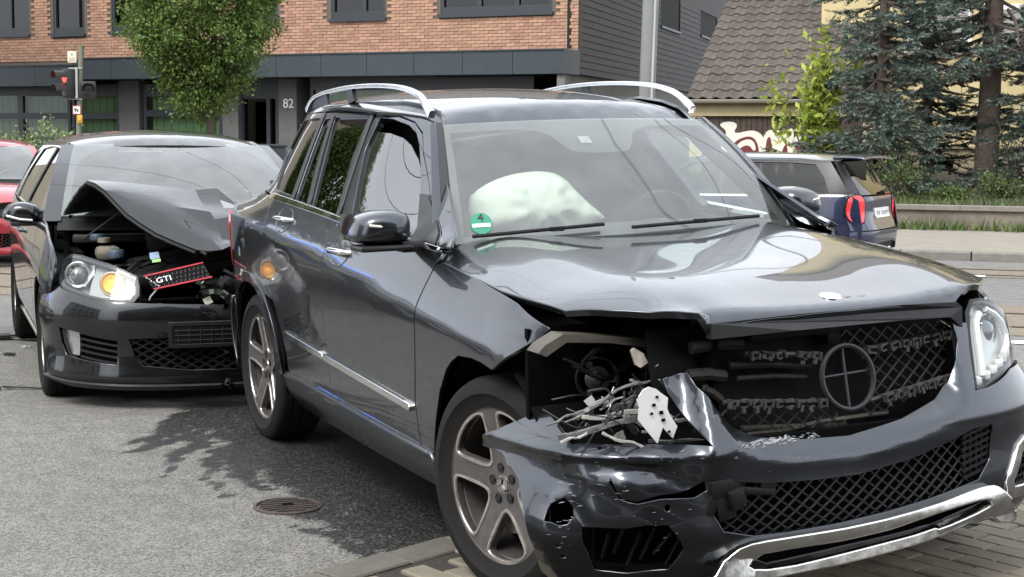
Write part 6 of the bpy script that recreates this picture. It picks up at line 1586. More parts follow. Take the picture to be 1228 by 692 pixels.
# --- underside, wheel housings, cabin
ub = MB(); ub.box((-1.5, 0, .50), (4.0, 1.16, .50)); ub.box((-1.35, 0, .42), (1.75, 1.66, .36)); ub.box((-3.25, 0, .55), (.4, 1.5, .4)); ub.build('underbody', dark, suv)
for x in (0, -2.755):
    for s in (-1, 1):
        lm = MB(); pts = []
        V = []; F = []
        for i, a in enumerate(np.linspace(-10, 190, 17)):
            for y in (.58, .885):
                V.append((x + .44 * math.cos(R(a)), s * y, .36 + .44 * math.sin(R(a))))
        for i in range(16): F.append((2 * i, 2 * i + 1, 2 * i + 3, 2 * i + 2))
        lm.add(V, F); lm.build('wheel_housing', liner, suv, True)
cab = MB(); cab.box((-1.7, 0, .80), (2.9, 1.60, .04)); cab.box((-.56, 0, .90), (.05, 1.6, .36)); cab.box((-3.25, 0, 1.0), (.05, 1.3, .5)); cab.build('cabin_floor', trim_in, suv)
for s in (-1, 1):
    dl = MB(); dl.prism([(-.50, .78), (-2.4, .78), (-2.4, 1.15), (-1.3, 1.10), (-.52, 1.06)], s * .80, s * .82, lambda u, v, h_: (u, h_, v)); dl.build('door_lining', trim_in, suv)
hlm = cat_grid([[(x + (.08 if abs(y) < .3 else 0), y, z - .04 - .05 * (y / .55) ** 2) for y in np.linspace(-.56, .56, 5)] for x, z in ((-1.10, 1.555), (-1.5, 1.645), (-2.2, 1.66), (-3.0, 1.63))], 3, 3)
grid_sheet('headliner', hlm, headliner, suv, .01)
ds = cat_grid([[(x, y * .98, z + dz * (1 if abs(y - .37) > .2 else 1.8)) for y in (-.72, -.4, 0, .37, .72)] for x, z, dz in ((-.56, 1.075, 0), (-.75, 1.085, .015), (-.92, 1.07, .02), (-.98, 1.0, .0), (-.96, .80, 0))], 4, 4)
grid_sheet('dashboard', ds, trim_in, suv, .02)
sw = MB(); sc_ = Vector((-1.08, .37, 1.06)); sq = Vector((-.9, 0, .42)).normalized().to_track_quat('Z', 'Y').to_matrix()
sw.tube([sc_ + sq @ Vector((.185 * math.cos(a), .185 * math.sin(a), 0)) for a in np.linspace(0, 2 * math.pi, 33)[:-1]], .014, 8, closed=True)
sw.box(sc_, (.16, .12, .05), sq, bev=.02); sw.box(sc_, (.34, .035, .02), sq); sw.build('steering_wheel', satin, suv, True, 40)
def seat(x, y):
    t = MB(); t.box((x + .10, y, .86), (.52, .50, .16), bev=.05); t.box((x - .22, y, 1.14), (.16, .50, .58), Matrix.Rotation(R(-14), 3, 'Y'), bev=.06)
    o = t.build('seat', seat_m, suv, True, 50)
    hd = MB(); hd.box((x - .30, y, 1.50), (.11, .27, .17), Matrix.Rotation(R(-10), 3, 'Y'), bev=.045); hd.tube([(x - .29, y - .06, 1.38), (x - .295, y - .06, 1.45)], .007, 6); hd.tube([(x - .29, y + .06, 1.38), (x - .295, y + .06, 1.45)], .007, 6)
    hd.build('headrest', seat_m, o, True, 50)
seat(-1.50, -.37); seat(-1.55, .37)
rs_ = MB(); rs_.box((-2.30, 0, .88), (.5, 1.25, .16), bev=.05); rs_.box((-2.58, 0, 1.14), (.16, 1.25, .56), Matrix.Rotation(R(-14), 3, 'Y'), bev=.06); rs_.build('rear_bench', seat_m, suv, True, 50)
abp = chaikin([(-.56, 1.14), (-.555, 1.25), (-.50, 1.295), (-.389, 1.332), (-.25, 1.345), (-.151, 1.325), (-.09, 1.25), (-.03, 1.19), (.02, 1.150), (-.04, 1.135), (-.10, 1.11), (-.25, 1.095), (-.45, 1.09)], 2)
abp = resample(abp, .02); nv, F = tri2d(abp, (), .022); dist = seg_dist(nv, abp); th_ = np.sqrt(np.clip(dist, 0, .12) / .12)
rr_ = np.hypot(nv[:, 0] + .30, nv[:, 1] - 1.225); an_ = np.arctan2(nv[:, 1] - 1.225, nv[:, 0] + .30)
wr = .013 * np.sin(an_ * 13 + 1.2 * np.sin(an_ * 3)) * np.exp(-((rr_ - .10) / .06) ** 2) + .010 * np.abs(np.sin(nv[:, 0] * 17 - nv[:, 1] * 31 + 2 * np.sin(nv[:, 0] * 9))) ** 3 - .012 * np.exp(-(rr_ / .03) ** 2) + .014 * np.sin(nv[:, 0] * 30 + nv[:, 1] * 22) * np.clip((nv[:, 0] + .2) / .2, 0, 1)
lean = -.82 - .30 * (nv[:, 1] - 1.1)
top = np.stack([lean + .11 * th_ + wr * (th_ > .25), nv[:, 0], nv[:, 1]], -1); bot = np.stack([lean - .20 * th_, nv[:, 0], nv[:, 1]], -1)
am = MB(); am.add(top, F); am.add(bot, [f[::-1] for f in F])
me = am.mesh(); bm = bmesh.new(); bm.from_mesh(me); bmesh.ops.remove_doubles(bm, verts=bm.verts[:], dist=.0005); bmesh.ops.recalc_face_normals(bm, faces=bm.faces[:]); bm.to_mesh(me); bm.free()
link('airbag', me, airbag_m, suv, True, label='deployed white passenger airbag lying over the dashboard')
im = MB(); im.box((-.93, .02, 1.44), (.02, .24, .07), bev=.015); im.build('interior_mirror', satin, suv, True, 40)
# crack across the windscreen
ck = MB(); cpt = catmull([np.array(p) for p in ((.127, .99), (.105, .80), (.090, .705), (.118, .479), (.135, .30), (.156, .121), (.284, -.01))], 4)
ck.tube([Vector(G_wind(p[0], p[1])) + Vector((.003, 0, .003)) for p in cpt], .0014, 4); ck.build('windscreen_crack', satin, suv)
# --- wheels
w0 = dress_wheel('wheel', suv, (0, -.775, .356), -1, .362, .271, .235, suv_rim, R(8)); w0.rotation_euler = Matrix.Rotation(R(12), 3, 'Z').to_euler() if False else (0, R(8), R(12))
for lc, s, sp_ in (((-2.755, -.775, .356), -1, 12), ((0, .775, .356), 1, 0), ((-2.755, .775, .356), 1, 30)):
    c = copy_part(w0, suv); c.location = lc; c.rotation_euler = (0, R(sp_), (0 if s < 0 else math.pi) + (R(12) if lc[0] == 0 else 0))
# ================================================================== HATCHBACKS (the wrecked one, and a red one behind it)
def hatch_rim(w, RW, h): suv_rim(w, RW, h)
bezel_m = mat('lamp_bezel_silver', (.34, .345, .34), .4, .2)
lamp_in = mat('lamp_chrome_inner', (.62, .63, .62), .18, .8)
def hatch_body(root, pm, wreck):
    P = dict(mat=pm, parent=root)
    arcq = lambda cx, a0, a1, n, r=.350: arc(cx, .318, r, a0, a1, n)
    bt = lambda x: float(_qzb(x)) - .004
    wing = [(-.36, bt(-.36) + .03), (-.1, .955), (.10, .915), (.28, .850), (.37, .790), (.39, .70), (.375, .60)] + arcq(0, 38, 178, 14) + [(-.37, .26), (-.46, .26), (-.47, .55), (-.44, .80), (-.40, .93)]
    fdo = [(-1.50, bt(-1.5)), (-1.53, .80), (-1.53, .60), (-1.50, .27), (-.47, .265), (-.48, .55), (-.45, .80), (-.41, .93), (-.42, bt(-.42)), (-1.0, bt(-1.0))]
    rdo = [(-2.33, bt(-2.33)), (-2.42, .82), (-2.38, .68)] + arcq(-2.578, 72, 178 - 170 + 12, 6)[:] + [(-2.20, .275), (-1.51, .27), (-1.54, .60), (-1.54, .80), (-1.51, bt(-1.51)), (-1.9, bt(-1.9))]
    rqu = [(-2.34, bt(-2.34)), (-2.43, .82), (-2.40, .68)] + arcq(-2.578, 72, 178, 12) + [(-2.95, .28), (-3.20, .40), (-3.24, .70), (-3.16, 1.0), (-3.0, 1.06), (-2.7, 1.03)]
    for mir in (False, True):
        panel('front_wing', wing, Q_side, h=.05, mirror=mir, **P); d1 = panel('front_door', fdo, Q_side, h=.06, mirror=mir, **P); d2 = panel('rear_door', rdo, Q_side, h=.06, mirror=mir, **P); panel('rear_quarter', rqu, Q_side, h=.06, mirror=mir, **P)
        panel('side_sill', [(-2.22, .275), (-2.20, .19), (-.42, .19), (-.38, .26)], Q_side, pm, root, h=.05, lift=.012, thick=.04, edge=.01, mirror=mir)
        for d_, xx, zz in ((d1, -1.32, .845), (d2, -2.17, .870)):
            s = 1 if mir else -1; hb = MB(); hb.tube([Vector(Q_side(xx + t, zz)) * 1 + Vector((0, -.018 + 1.2 * max(0, abs(t) - .07), 0)) for t in np.linspace(-.10, .10, 9)], [.007, .012, .014, .015, .015, .015, .014, .012, .007], 8)
            if mir: hb.v = [(x, -y, z) for x, y, z in hb.v]; hb.f = [f[::-1] for f in hb.f]
            hb.build('door_handle', pm, d_, True)
        top = [(-.36, bt(-.36) + .04), (-.62, 1.12), (-.86, 1.27), (-1.02, 1.365), (-1.25, 1.408), (-1.6, 1.418), (-2.1, 1.412), (-2.6, 1.375), (-3.0, 1.30), (-3.16, 1.02), (-2.7, 1.035), (-2.3, 1.010), (-1.5, .985), (-.9, .965), (-.5, .955)]
        g1 = [(-.62, .975), (-.70, 1.06), (-1.03, 1.275), (-1.22, 1.352), (-1.49, 1.366), (-1.50, .995), (-1.0, .975)]; g2 = [(-1.56, .998), (-1.55, 1.366), (-1.9, 1.368), (-2.28, 1.348), (-2.42, 1.20), (-2.36, 1.020)]; g3 = [(-2.46, 1.026), (-2.50, 1.20), (-2.40, 1.340), (-2.62, 1.320), (-2.86, 1.22), (-2.80, 1.05)]
        panel('window_frame', top, Q_side, pm, root, h=.06, holes=[g1, g2, g3], thick=.02, mirror=mir)
        for g_ in (g1, g2, g3): panel('side_window', g_, Q_side, q_side_glass, root, h=.08, gap=-.008, lift=-.008, thick=.004, edge=.001, mirror=mir)
        panel('window_pillar', [(-1.505, 1.0), (-1.495, 1.365), (-1.545, 1.365), (-1.555, 1.0)], Q_side, satin, root, h=.06, lift=.002, mirror=mir)
    ys = np.linspace(-.57, .57, 9)
    panel('roof', [(-.985 + .15 * (1 - (y / .57) ** 2), y) for y in ys] + [(-1.6, .60), (-2.4, .59), (-3.0, .52)] + [(-3.08, 0)] + [(-3.0, -.52), (-2.4, -.59), (-1.6, -.60)], Q_roof, h=.08, **P)
    wf = [(u, 0.0) for u in np.linspace(-1, 1, 10)] + [(1, .5)] + [(u, 1.0) for u in np.linspace(1, -1, 10)] + [(-1, .5)]
    wi = chaikin([(-.95, .05), (0, .06), (.95, .05), (.95, .94), (0, .93), (-.95, .94)], 2, True, (0, 2))
    panel('windscreen', wf, Q_wind, q_scr_glass, root, h=.12, gap=0, thick=.004, edge=.001); panel('windscreen_band', wf, Q_wind, frit, root, h=.08, gap=-.004, lift=-.006, thick=.003, edge=.001, holes=[wi])
    for mir in (False, True): panel('pillar_cover', [(-1.13, -.05), (-1.0, -.05), (-1.0, 1.02), (-1.13, 1.02)], lambda u, v: Q_wind(u, v), pm, root, h=.06, gap=0, lift=-.002, thick=.03, mirror=mir)
    panel('wiper_cowl', [(-1.02, -.14), (1.02, -.14), (1.02, .01), (-1.02, .01)], Q_wind, black, root, h=.08, gap=0, lift=-.010, thick=.01)
    for sgn in (-1, 1):
        hp = [(-.80, .935), (-.80, .99), (-.83, 1.035), (-.90, 1.055), (-.97, 1.045), (-1.01, 1.01), (-1.025, .965), (-1.01, .935), (-.90, .925)]; hp = chaikin(hp, 2); n = len(hp); cx_ = -.91; cz_ = .985; V = []; F = []
        lay = [(-.72, .95), (-.66, 1.0), (-.60, .94), (-.565, .75), (-.55, .4)]
        for x, s_ in lay:
            for p in hp: V.append((x - .12 * (abs(p[0]) - .8), (cx_ + (p[0] - cx_) * s_) * (-sgn), cz_ + (p[1] - cz_) * s_))
        for i in range(len(lay) - 1):
            for j in range(n): F.append((i * n + j, i * n + (j + 1) % n, (i + 1) * n + (j + 1) % n, (i + 1) * n + j))
        F += [tuple(range(n)), tuple(range((len(lay) - 1) * n, len(lay) * n))]
        me = mesh_of(V, F); bm = bmesh.new(); bm.from_mesh(me); bmesh.ops.recalc_face_normals(bm, faces=bm.faces[:]); bm.to_mesh(me); bm.free()
        mo = link('door_mirror', me, pm, root, True, 50); b_ = MB(); b_.box((-.63, sgn * .87, .925), (.11, .22, .028), bev=.01); b_.build('mirror_foot', satin, mo, True, 40)
        i_ = MB(); i_.tube([(-.60, sgn * 1.00, .972), (-.566, sgn * .93, .952), (-.556, sgn * .86, .946)], .008, 6); i_.build('indicator', mat('indicator_clear', (.6, .6, .58), .2, 0, 1), mo, True)
    rw_ = cat_grid([[(x + .08 * (abs(y) / .6) ** 2, y * w_, z) for y in np.linspace(-.6, .6, 5)] for z, x, w_ in ((.30, -3.30, 1.3), (.60, -3.36, 1.38), (.98, -3.28, 1.25), (1.32, -3.05, .95))], 3, 3); grid_sheet('tailgate', rw_, pm, root, .01)
    ub = MB(); ub.box((-1.5, 0, .42), (3.4, 1.05, .40)); ub.box((-1.3, 0, .34), (1.75, 1.55, .26)); ub.build('underbody', dark, root)
    for x in (0, -2.578):
        for s in (-1, 1):
            V = []; F = []
            for a in np.linspace(-10, 190, 15):
                for y in (.52, .865): V.append((x + .36 * math.cos(R(a)), s * y, .318 + .36 * math.sin(R(a))))
            for i in range(14): F.append((2 * i, 2 * i + 1, 2 * i + 3, 2 * i + 2))
            MB().add(V, F).build('wheel_housing', liner, root, True)
    cb = MB(); cb.box((-1.7, 0, .60), (2.6, 1.5, .04)); cb.box((-.40, 0, .78), (.05, 1.4, .34)); cb.build('cabin_floor', trim_in, root)
    for s in (-1, 1): dl = MB(); dl.prism([(-.5, .6), (-2.5, .6), (-2.5, .98), (-.5, .93)], s * .76, s * .78, lambda u, v, h_: (u, h_, v)); dl.build('door_lining', trim_in, root)
    grid_sheet('dashboard', cat_grid([[(x, y, z) for y in (-.70, -.35, 0, .35, .70)] for x, z in ((-.30, .95), (-.60, .965), (-.80, .94), (-.86, .82))], 3, 3), trim_in, root, .02)
    for y in (-.36, .36):
        t = MB(); t.box((-1.30, y, .70), (.50, .48, .16), bev=.05); t.box((-1.58, y, .98), (.15, .48, .56), Matrix.Rotation(R(-14), 3, 'Y'), bev=.06); so = t.build('seat', seat_m, root, True, 50)
        hd = MB(); hd.box((-1.65, y, 1.31), (.10, .26, .16), bev=.045); hd.build('headrest', seat_m, so, True, 50)
    rb_2 = MB(); rb_2.box((-2.3, 0, .9), (.16, 1.2, .6), bev=.06); rb_2.build('rear_bench', seat_m, root, True, 50)
    sw = MB(); sc_ = Vector((-.98, .36, .92)); sq = Vector((-.9, 0, .42)).normalized().to_track_quat('Z', 'Y').to_matrix(); sw.tube([sc_ + sq @ Vector((.18 * math.cos(a), .18 * math.sin(a), 0)) for a in np.linspace(0, 2 * math.pi, 25)[:-1]], .014, 6, closed=True); sw.build('steering_wheel', satin, root, True)
    im = MB(); im.box((-.90, 0, 1.335), (.03, .11, .045), bev=.014); im.build('interior_mirror', trim_in, root, True, 40)
    w0 = dress_wheel('wheel', root, (0, -.760, .318), -1, .320, .232, .215, hatch_rim, R(5))
    for lc, s in (((-2.578, -.760, .318), -1), ((0, .760, .318), 1), ((-2.578, .760, .318), 1)):
        c = copy_part(w0, root); c.location = lc; c.rotation_euler = (0, R(25 * (lc[0] < 0)), 0 if s < 0 else math.pi)
q_scr_glass = glass('hatch_windscreen_glass', (.70, .78, .74), 2.1, .10); q_side_glass = glass('hatch_side_glass', (.30, .33, .32), 1.65, .0)
hlp = [(-1.205, .760), (-1.190, .785), (-1.154, .800), (-1.06, .806), (-.953, .805), (-.82, .790), (-.676, .769), (-.56, .742), (-.477, .713), (-.462, .67), (-.459, .627), (-.480, .600), (-.56, .598), (-.661, .600), (-.75, .610), (-.848, .628), (-.974, .650), (-1.10, .690), (-1.17, .725)]
def headlamp(root, poly, mir=False, lit=False):
    fl = lambda l: [(-a, b) for a, b in l]
    ho_ = panel('headlight', poly, Q_bump, mat('lamp_bowl', (.16, .165, .165), .35, .4), root, h=.03, gap=.005, lift=-.075, thick=.03, mirror=mir)
    panel('headlight_lens', poly, Q_bump, lamp_glass, root, h=.03, gap=.002, lift=.006, thick=.003, edge=.003, mirror=mir)
    panel('headlight_edge', poly, Q_bump, satin, root, h=.03, gap=-.008, lift=.0, thick=.05, holes=[inset([np.array(p) for p in poly], .010)], mirror=mir)
    def at_l(s, z, d): 
        uv = np.array([[s, z]]); p = Q_bump(uv[:, 0], uv[:, 1])[0]; n = surf_normals(Q_bump, uv, False)[0]; p = p + n * d
        return Vector((p[0], -p[1] if mir else p[1], p[2]))
    fwd = Vector((.93, (-.37 if not mir else .37), .02)).normalized(); q = fwd.to_track_quat('Z', 'Y').to_matrix()
    def ring(c, prof, nm, m_): 
        t = MB().lathe(prof, n=28); return MB().add([q @ Vector(v) + c for v in t.v], t.f).build(nm, m_, ho_, True, 40)
    c1 = at_l(-.93, .722, -.02); ring(c1, [(.0, .030), (.028, .022), (.044, .0), (.046, -.03)], 'projector_lens', mat('hatch_projector', (.16, .17, .18), .05, .4, 1.)); ring(c1, [(.052, -.03), (.056, .004), (.066, .008), (.072, .0), (.072, -.05)], 'projector_ring', lamp_in)
    c2 = at_l(-.64, .692, -.03); ring(c2, [(.0, -.02), (.030, -.012), (.056, .006), (.062, .012), (.066, .006), (.066, -.03)], 'reflector_bowl', lamp_in)
    ring(c2, [(0, .024), (.012, .020), (.017, .010), (.017, -.02)], 'amber_bulb', amber if lit else lamp_in)
    if lit: ring(c2 + q @ Vector((0, 0, .004)), [(.0, -.004), (.028, .002), (.044, .012), (.046, .006), (.028, -.010)], 'amber_reflector', mat('amber_glow', (.85, .50, .12), .3, emit=((1., .45, .08), .35)))
    panel('lamp_bezel', [(-1.10, .735), (-1.12, .78), (-1.0, .795), (-.85, .785), (-.83, .74), (-.86, .68), (-.98, .672)], Q_bump, lamp_in, ho_, h=.03, gap=0, lift=-.045, thick=.01, holes=[disc_uv2(-.93, .722, .060)], mirror=mir)
    panel('lamp_bezel_inner' if False else 'lamp_bezel', [(-.83, .775), (-.66, .760), (-.50, .715), (-.475, .66), (-.52, .625), (-.70, .622), (-.80, .64), (-.82, .70)], Q_bump, bezel_m, ho_, h=.03, gap=0, lift=-.050, thick=.01, holes=[disc_uv2(-.64, .692, .058)], mirror=mir)
def disc_uv2(s, z, r, n=20): return [(s + r * math.cos(a), z + r * math.sin(a)) for a in np.linspace(0, 2 * math.pi, n + 1)[:-1]]
q_bo = [(-1.24, .58), (-1.10, .675), (-.996, .642), (-.848, .620), (-.66, .592), (-.48, .589), (-.338, .584), (0, .572), (.338, .584), (.48, .589), (.66, .592), (.848, .620), (.996, .642), (1.10, .675), (1.24, .58),
        (1.20, .45), (1.16, .30), (1.06, .20), (.85, .168), (.5, .160), (0, .158), (-.5, .160), (-.85, .168), (-1.06, .20), (-1.16, .30), (-1.20, .45)]
q_lg = [(-.505, .405), (-.25, .412), (0, .413), (.25, .412), (.505, .405), (.47, .30), (.43, .262), (.2, .238), (0, .234), (-.2, .238), (-.43, .262), (-.47, .30)]
q_fog = [(-.945, .448), (-.81, .432), (-.80, .43), (-.56, .395), (-.565, .265), (-.80, .285), (-.90, .300), (-.935, .36)]
def hatch_front(root, pm, wreck):
    fl = lambda l: [(-a, b) for a, b in l][::-1]
    b = panel('front_bumper', q_bo, Q_bump, pm, root, h=.03, gap=0, thick=.006, edge=.004, holes=[q_lg, q_fog, fl(q_fog)])
    lattice('lower_grille_mesh', q_lg, Q_bump, .034, .006, black, -.016, ang=(28, -28), parent=root)
    panel('bumper_back', [(-1.1, .19), (1.1, .19), (1.1, .50), (-1.1, .50)], Q_bump, dark, root, h=.06, gap=0, lift=-.06)
    for sgn in (-1, 1):
        f = fl(q_fog) if sgn > 0 else q_fog
        sl = MB()
        for k in range(5):
            z0, z1 = .425 - k * .031, .392 - k * .030; ss = np.linspace(-.79, -.55, 6); q = np.stack([sgn * -1 * -ss * -1 if False else ss * (1 if sgn < 0 else -1), np.linspace(z0, z1, 6)], -1); pts = Q_bump(q[:, 0], q[:, 1]); nn = surf_normals(Q_bump, q, False); sl.tube([tuple(x) for x in pts - nn * .008], .0065, 5)
        sl.build('fog_grille_slats', satin, root, True)
        fp = [(-.925, .436), (-.815, .425), (-.825, .298), (-.885, .304), (-.918, .36)]; fp = fp if sgn < 0 else fl(fp)
        fo = panel('fog_light', fp, Q_bump, lamp_in, root, h=.03, gap=.004, lift=-.030, thick=.02); panel('fog_light_lens', fp, Q_bump, lamp_glass, fo, h=.04, gap=0, lift=-.008, thick=.003)
    panel('splitter', [(-1.10, .185), (-.85, .150), (0, .140), (.85, .150), (1.10, .185), (.85, .170), (0, .160), (-.85, .170)], Q_bump, satin, root, h=.04, gap=0, lift=.014, thick=.03)
    return b
golf = empty('hatchback_car', label='dark grey hatchback with crumpled bonnet, lit amber bulb and fallen grille', cat='car')
golf.matrix_world = Matrix.Translation((-1.806 * 1.04, 8.5655 * 1.04, CAM_H + 1.04 * (.0399 - 1.49735))) @ Matrix.Rotation(R(-68.4589), 4, 'Z') @ Matrix.Scale(1.04, 4)
hatch_body(golf, paint_hatch, True); gb_ = hatch_front(golf, paint_hatch, True); headlamp(golf, hlp, False, True)
# number-plate holder without its plate
pl = MB(); nplate = [(-.292, .486), (.235, .486), (.235, .364), (-.292, .364)]
po = panel('number_plate_holder', nplate, Q_bump, black, golf, h=.03, gap=0, lift=.022, thick=.03, edge=.004); 
panel('holder_frame', nplate, Q_bump, satin, po, h=.03, gap=-.004, lift=.026, thick=.01, edge=.003, holes=[inset([np.array(p) for p in nplate], .012)])
hb = MB()
for k in range(9):
    s = -.25 + k * .056; q = np.array([(s, .385), (s, .465)]); pts = Q_bump(q[:, 0], q[:, 1]); nn = surf_normals(Q_bump, q, False); hb.tube([tuple(x) for x in pts + nn * .024], .003, 4)
for z in (.40, .425, .45):
    q = np.array([(s, z) for s in np.linspace(-.27, .21, 6)]); pts = Q_bump(q[:, 0], q[:, 1]); nn = surf_normals(Q_bump, q, False); hb.tube([tuple(x) for x in pts + nn * .024], .0025, 4)
hb.build('holder_ribs', satin, po)
# crumpled bonnet: pushed up into a ridge near the windscreen and folded forward
ctrl = [[(-.24, -.715, 1.000), (-.27, -.45, 1.03), (-.30, -.15, 1.045), (-.30, .15, 1.045), (-.28, .45, 1.03), (-.25, .70, 1.00)],
        [(-.06, -.675, 1.105), (-.09, -.45, 1.130), (-.10, -.15, 1.115), (-.08, .12, 1.085), (-.08, .40, 1.05), (-.05, .69, 1.01)],
        [(.09, -.610, 1.210), (.06, -.44, 1.202), (.05, -.14, 1.170), (.08, .10, 1.118), (.06, .27, 1.070), (.06, .66, 1.00)],
        [(.22, -.535, 1.160), (.22, -.36, 1.140), (.24, -.10, 1.085), (.26, .10, 1.055), (.25, .32, 1.020), (.20, .64, .98)],
        [(.36, -.435, 1.025), (.38, -.26, 1.010), (.40, -.06, .985), (.40, .12, .985), (.34, .32, .985), (.30, .60, .94)],
        [(.50, -.305, .925), (.53, -.17, .900), (.56, -.02, .885), (.54, .10, .900), (.47, .30, .910), (.38, .56, .90)],
        [(.62, -.115, .845), (.64, -.06, .835), (.66, .02, .842), (.63, .09, .872), (.55, .28, .86), (.46, .52, .85)]]
for (i, j, dx, dz) in ((1, 3, .0, .02), (2, 3, .02, .022), (3, 3, .03, -.050), (3, 4, .0, .045), (2, 4, .0, -.025), (4, 1, .0, .020), (4, 2, .0, -.018), (3, 1, .0, -.012), (5, 2, .01, .016), (1, 2, 0, -.012), (4, 3, .02, .035), (5, 3, -.01, -.03)):
    ctrl[i][j] = (ctrl[i][j][0] + dx, ctrl[i][j][1], ctrl[i][j][2] + dz)
G = np.asarray(ctrl, float); G = np.concatenate([np.stack([G[:-1], .5 * (G[:-1] + G[1:])], 1).reshape(-1, *G.shape[1:]), G[-1:]], 0); G = np.concatenate([np.stack([G[:, :-1], .5 * (G[:, :-1] + G[:, 1:])], 2).reshape(G.shape[0], -1, 3), G[:, -1:]], 1)
G[1:-1] = .70 * G[1:-1] + .15 * (G[2:] + G[:-2]); G[:, 1:-1] = .70 * G[:, 1:-1] + .15 * (G[:, 2:] + G[:, :-2]); n, m = G.shape[:2]; ii, jj = np.meshgrid(np.linspace(0, 1, n), np.linspace(0, 1, m), indexing='ij')
d = .004 * np.sin(9 * ii + 5 * jj) * np.sin(3.1 * ii) + .035 * np.exp(-(((jj - .60) / .035) ** 2)) * np.exp(-((ii - .38) / .14) ** 2) - .045 * np.exp(-(((jj - .66) / .04) ** 2)) * np.exp(-((ii - .42) / .14) ** 2) - .03 * np.exp(-(((ii - .50 + .1 * jj) / .035) ** 2)) * np.clip((jj - .35) / .3, 0, 1)
d += .018 * np.exp(-(((ii - .68 + .25 * jj) / .03) ** 2)) * np.clip(jj * 2, 0, 1)
G[..., 2] += d; G[..., 0] += d * .5
grid_sheet('bonnet', G, paint_hatch, golf, .012, True, 11)
bl_ = MB(); 
for r_ in (G[:, 0], G[:, 2]): bl_.tube([tuple(p - np.array((0, 0, .018))) for p in r_[3:]], .012, 6)
bl_.build('bonnet_stiffener', black, golf, True)
# engine bay
eb = MB(); eb.box((.10, 0, .42), (.85, 1.30, .30)); eb.box((-.30, 0, .78), (.06, 1.36, .42)); eb.box((-.02, -.67, .68), (.46, .05, .26)); eb.box((.12, .70, .66), (.75, .06, .30)); eb.build('engine_bay', dark, golf)
ec = MB(); ec.box((.24, -.10, .735), (.46, .62, .09), Matrix.Rotation(R(8), 3, 'Y') @ Matrix.Rotation(R(10), 3, 'X'), bev=.03)
for k in range(5): ec.box((.12 + .07 * k, -.12, .785 - .008 * k), (.02, .46, .02), Matrix.Rotation(R(8), 3, 'Y') @ Matrix.Rotation(R(10), 3, 'X'), bev=.006)
eco = ec.build('engine_cover', black, golf, True, 40)
sk = MB(); sk.box((.415, -.300, .800), (.05, .05, .003), Matrix.Rotation(R(40), 3, 'Y') @ Matrix.Rotation(R(10), 3, 'X')); sk.build('engine_sticker', mat('engine_sticker_blue', (.30, .40, .55), .5), eco); sk = MB(); sk.box((.450, -.295, .775), (.022, .045, .004), Matrix.Rotation(R(40), 3, 'Y') @ Matrix.Rotation(R(10), 3, 'X')); sk.build('engine_sticker', mat('engine_sticker_green', (.35, .62, .22), .5), eco)
tk = MB(); tk.box((.02, -.50, .79), (.17, .13, .08), bev=.03); tk.lathe([(.035, .05), (.035, .075), (.0, .078)], (.02, -.52, .80), n=20); tk.build('coolant_tank', mat('tank_plastic', (.20, .18, .14), .5, noise=(20, .4)), golf, True, 40)
tc_ = MB(); tc_.lathe([(.042, .0), (.045, .03), (.038, .042), (0, .044)], (.16, -.47, .775), n=20); tc_.build('filler_cap', mat('cap_blue_pale', (.06, .09, .12), .5), golf, True, 40); tc_ = MB(); tc_.lathe([(.040, .0), (.042, .025), (.035, .035), (0, .036)], (-.02, -.55, .86), n=20); tc_.build('filler_cap', mat('cap_blue', (.035, .06, .09), .5), golf, True, 40)
ba = MB(); ba.box((-.16, -.20, .85), (.12, .14, .13), Matrix.Rotation(R(12), 3, 'X'), bev=.02); ba.box((-.18, -.46, .86), (.10, .42, .05), bev=.012); ba.build('air_box', mat('box_grey', (.03, .03, .028), .5), golf, True, 40)
pr = MB(); pr.tube([(-.10, -.62, .86), (-.02, -.40, 1.03), (0.02, -.32, 1.09)], .007, 6); pr.build('bonnet_strut', black, golf, True)
rc = random.Random(9); cm = MB()
for k in range(60):
    cx__ = rc.uniform(.05, .68); cm.box((cx__, rc.uniform(-.62, .35) if cx__ < .30 else rc.uniform(.0, .35), rc.uniform(.58, .72)), (rc.uniform(.02, .10), rc.uniform(.02, .10), rc.uniform(.015, .06)), Matrix.Rotation(rc.uniform(-.7, .7), 3, 'X'), bev=.005)
for k in range(14):
    a = Vector((rc.uniform(0, .32), rc.uniform(-.35, .3), rc.uniform(.60, .76))); b = a + Vector((rc.uniform(-.2, .2), rc.uniform(-.3, .3), rc.uniform(-.1, .1))); cm.tube([tuple(p) for p in catmull([a, (a + b) / 2 + Vector((0, 0, .05)), b], 4)], rc.uniform(.006, .014), 6)
tag(cm.build('engine_parts', mat('engine_part_plastic', (.018, .018, .019), .45, noise=(30, .5)), golf, True, 40), kind='stuff')
gn = MB()
for k in range(40): gn.box((rc.uniform(.45, .70), rc.uniform(-.10, .22), rc.uniform(.56, .66)), (rc.uniform(.01, .06), rc.uniform(.01, .05), rc.uniform(.006, .03)), Matrix.Rotation(rc.uniform(-1, 1), 3, 'X') @ Matrix.Rotation(rc.uniform(-1, 1), 3, 'Y'))
tag(gn.build('crushed_radiator', mat('radiator_green_grey', (.10, .115, .09), .4, .4, noise=(40, .6)), golf), kind='stuff')
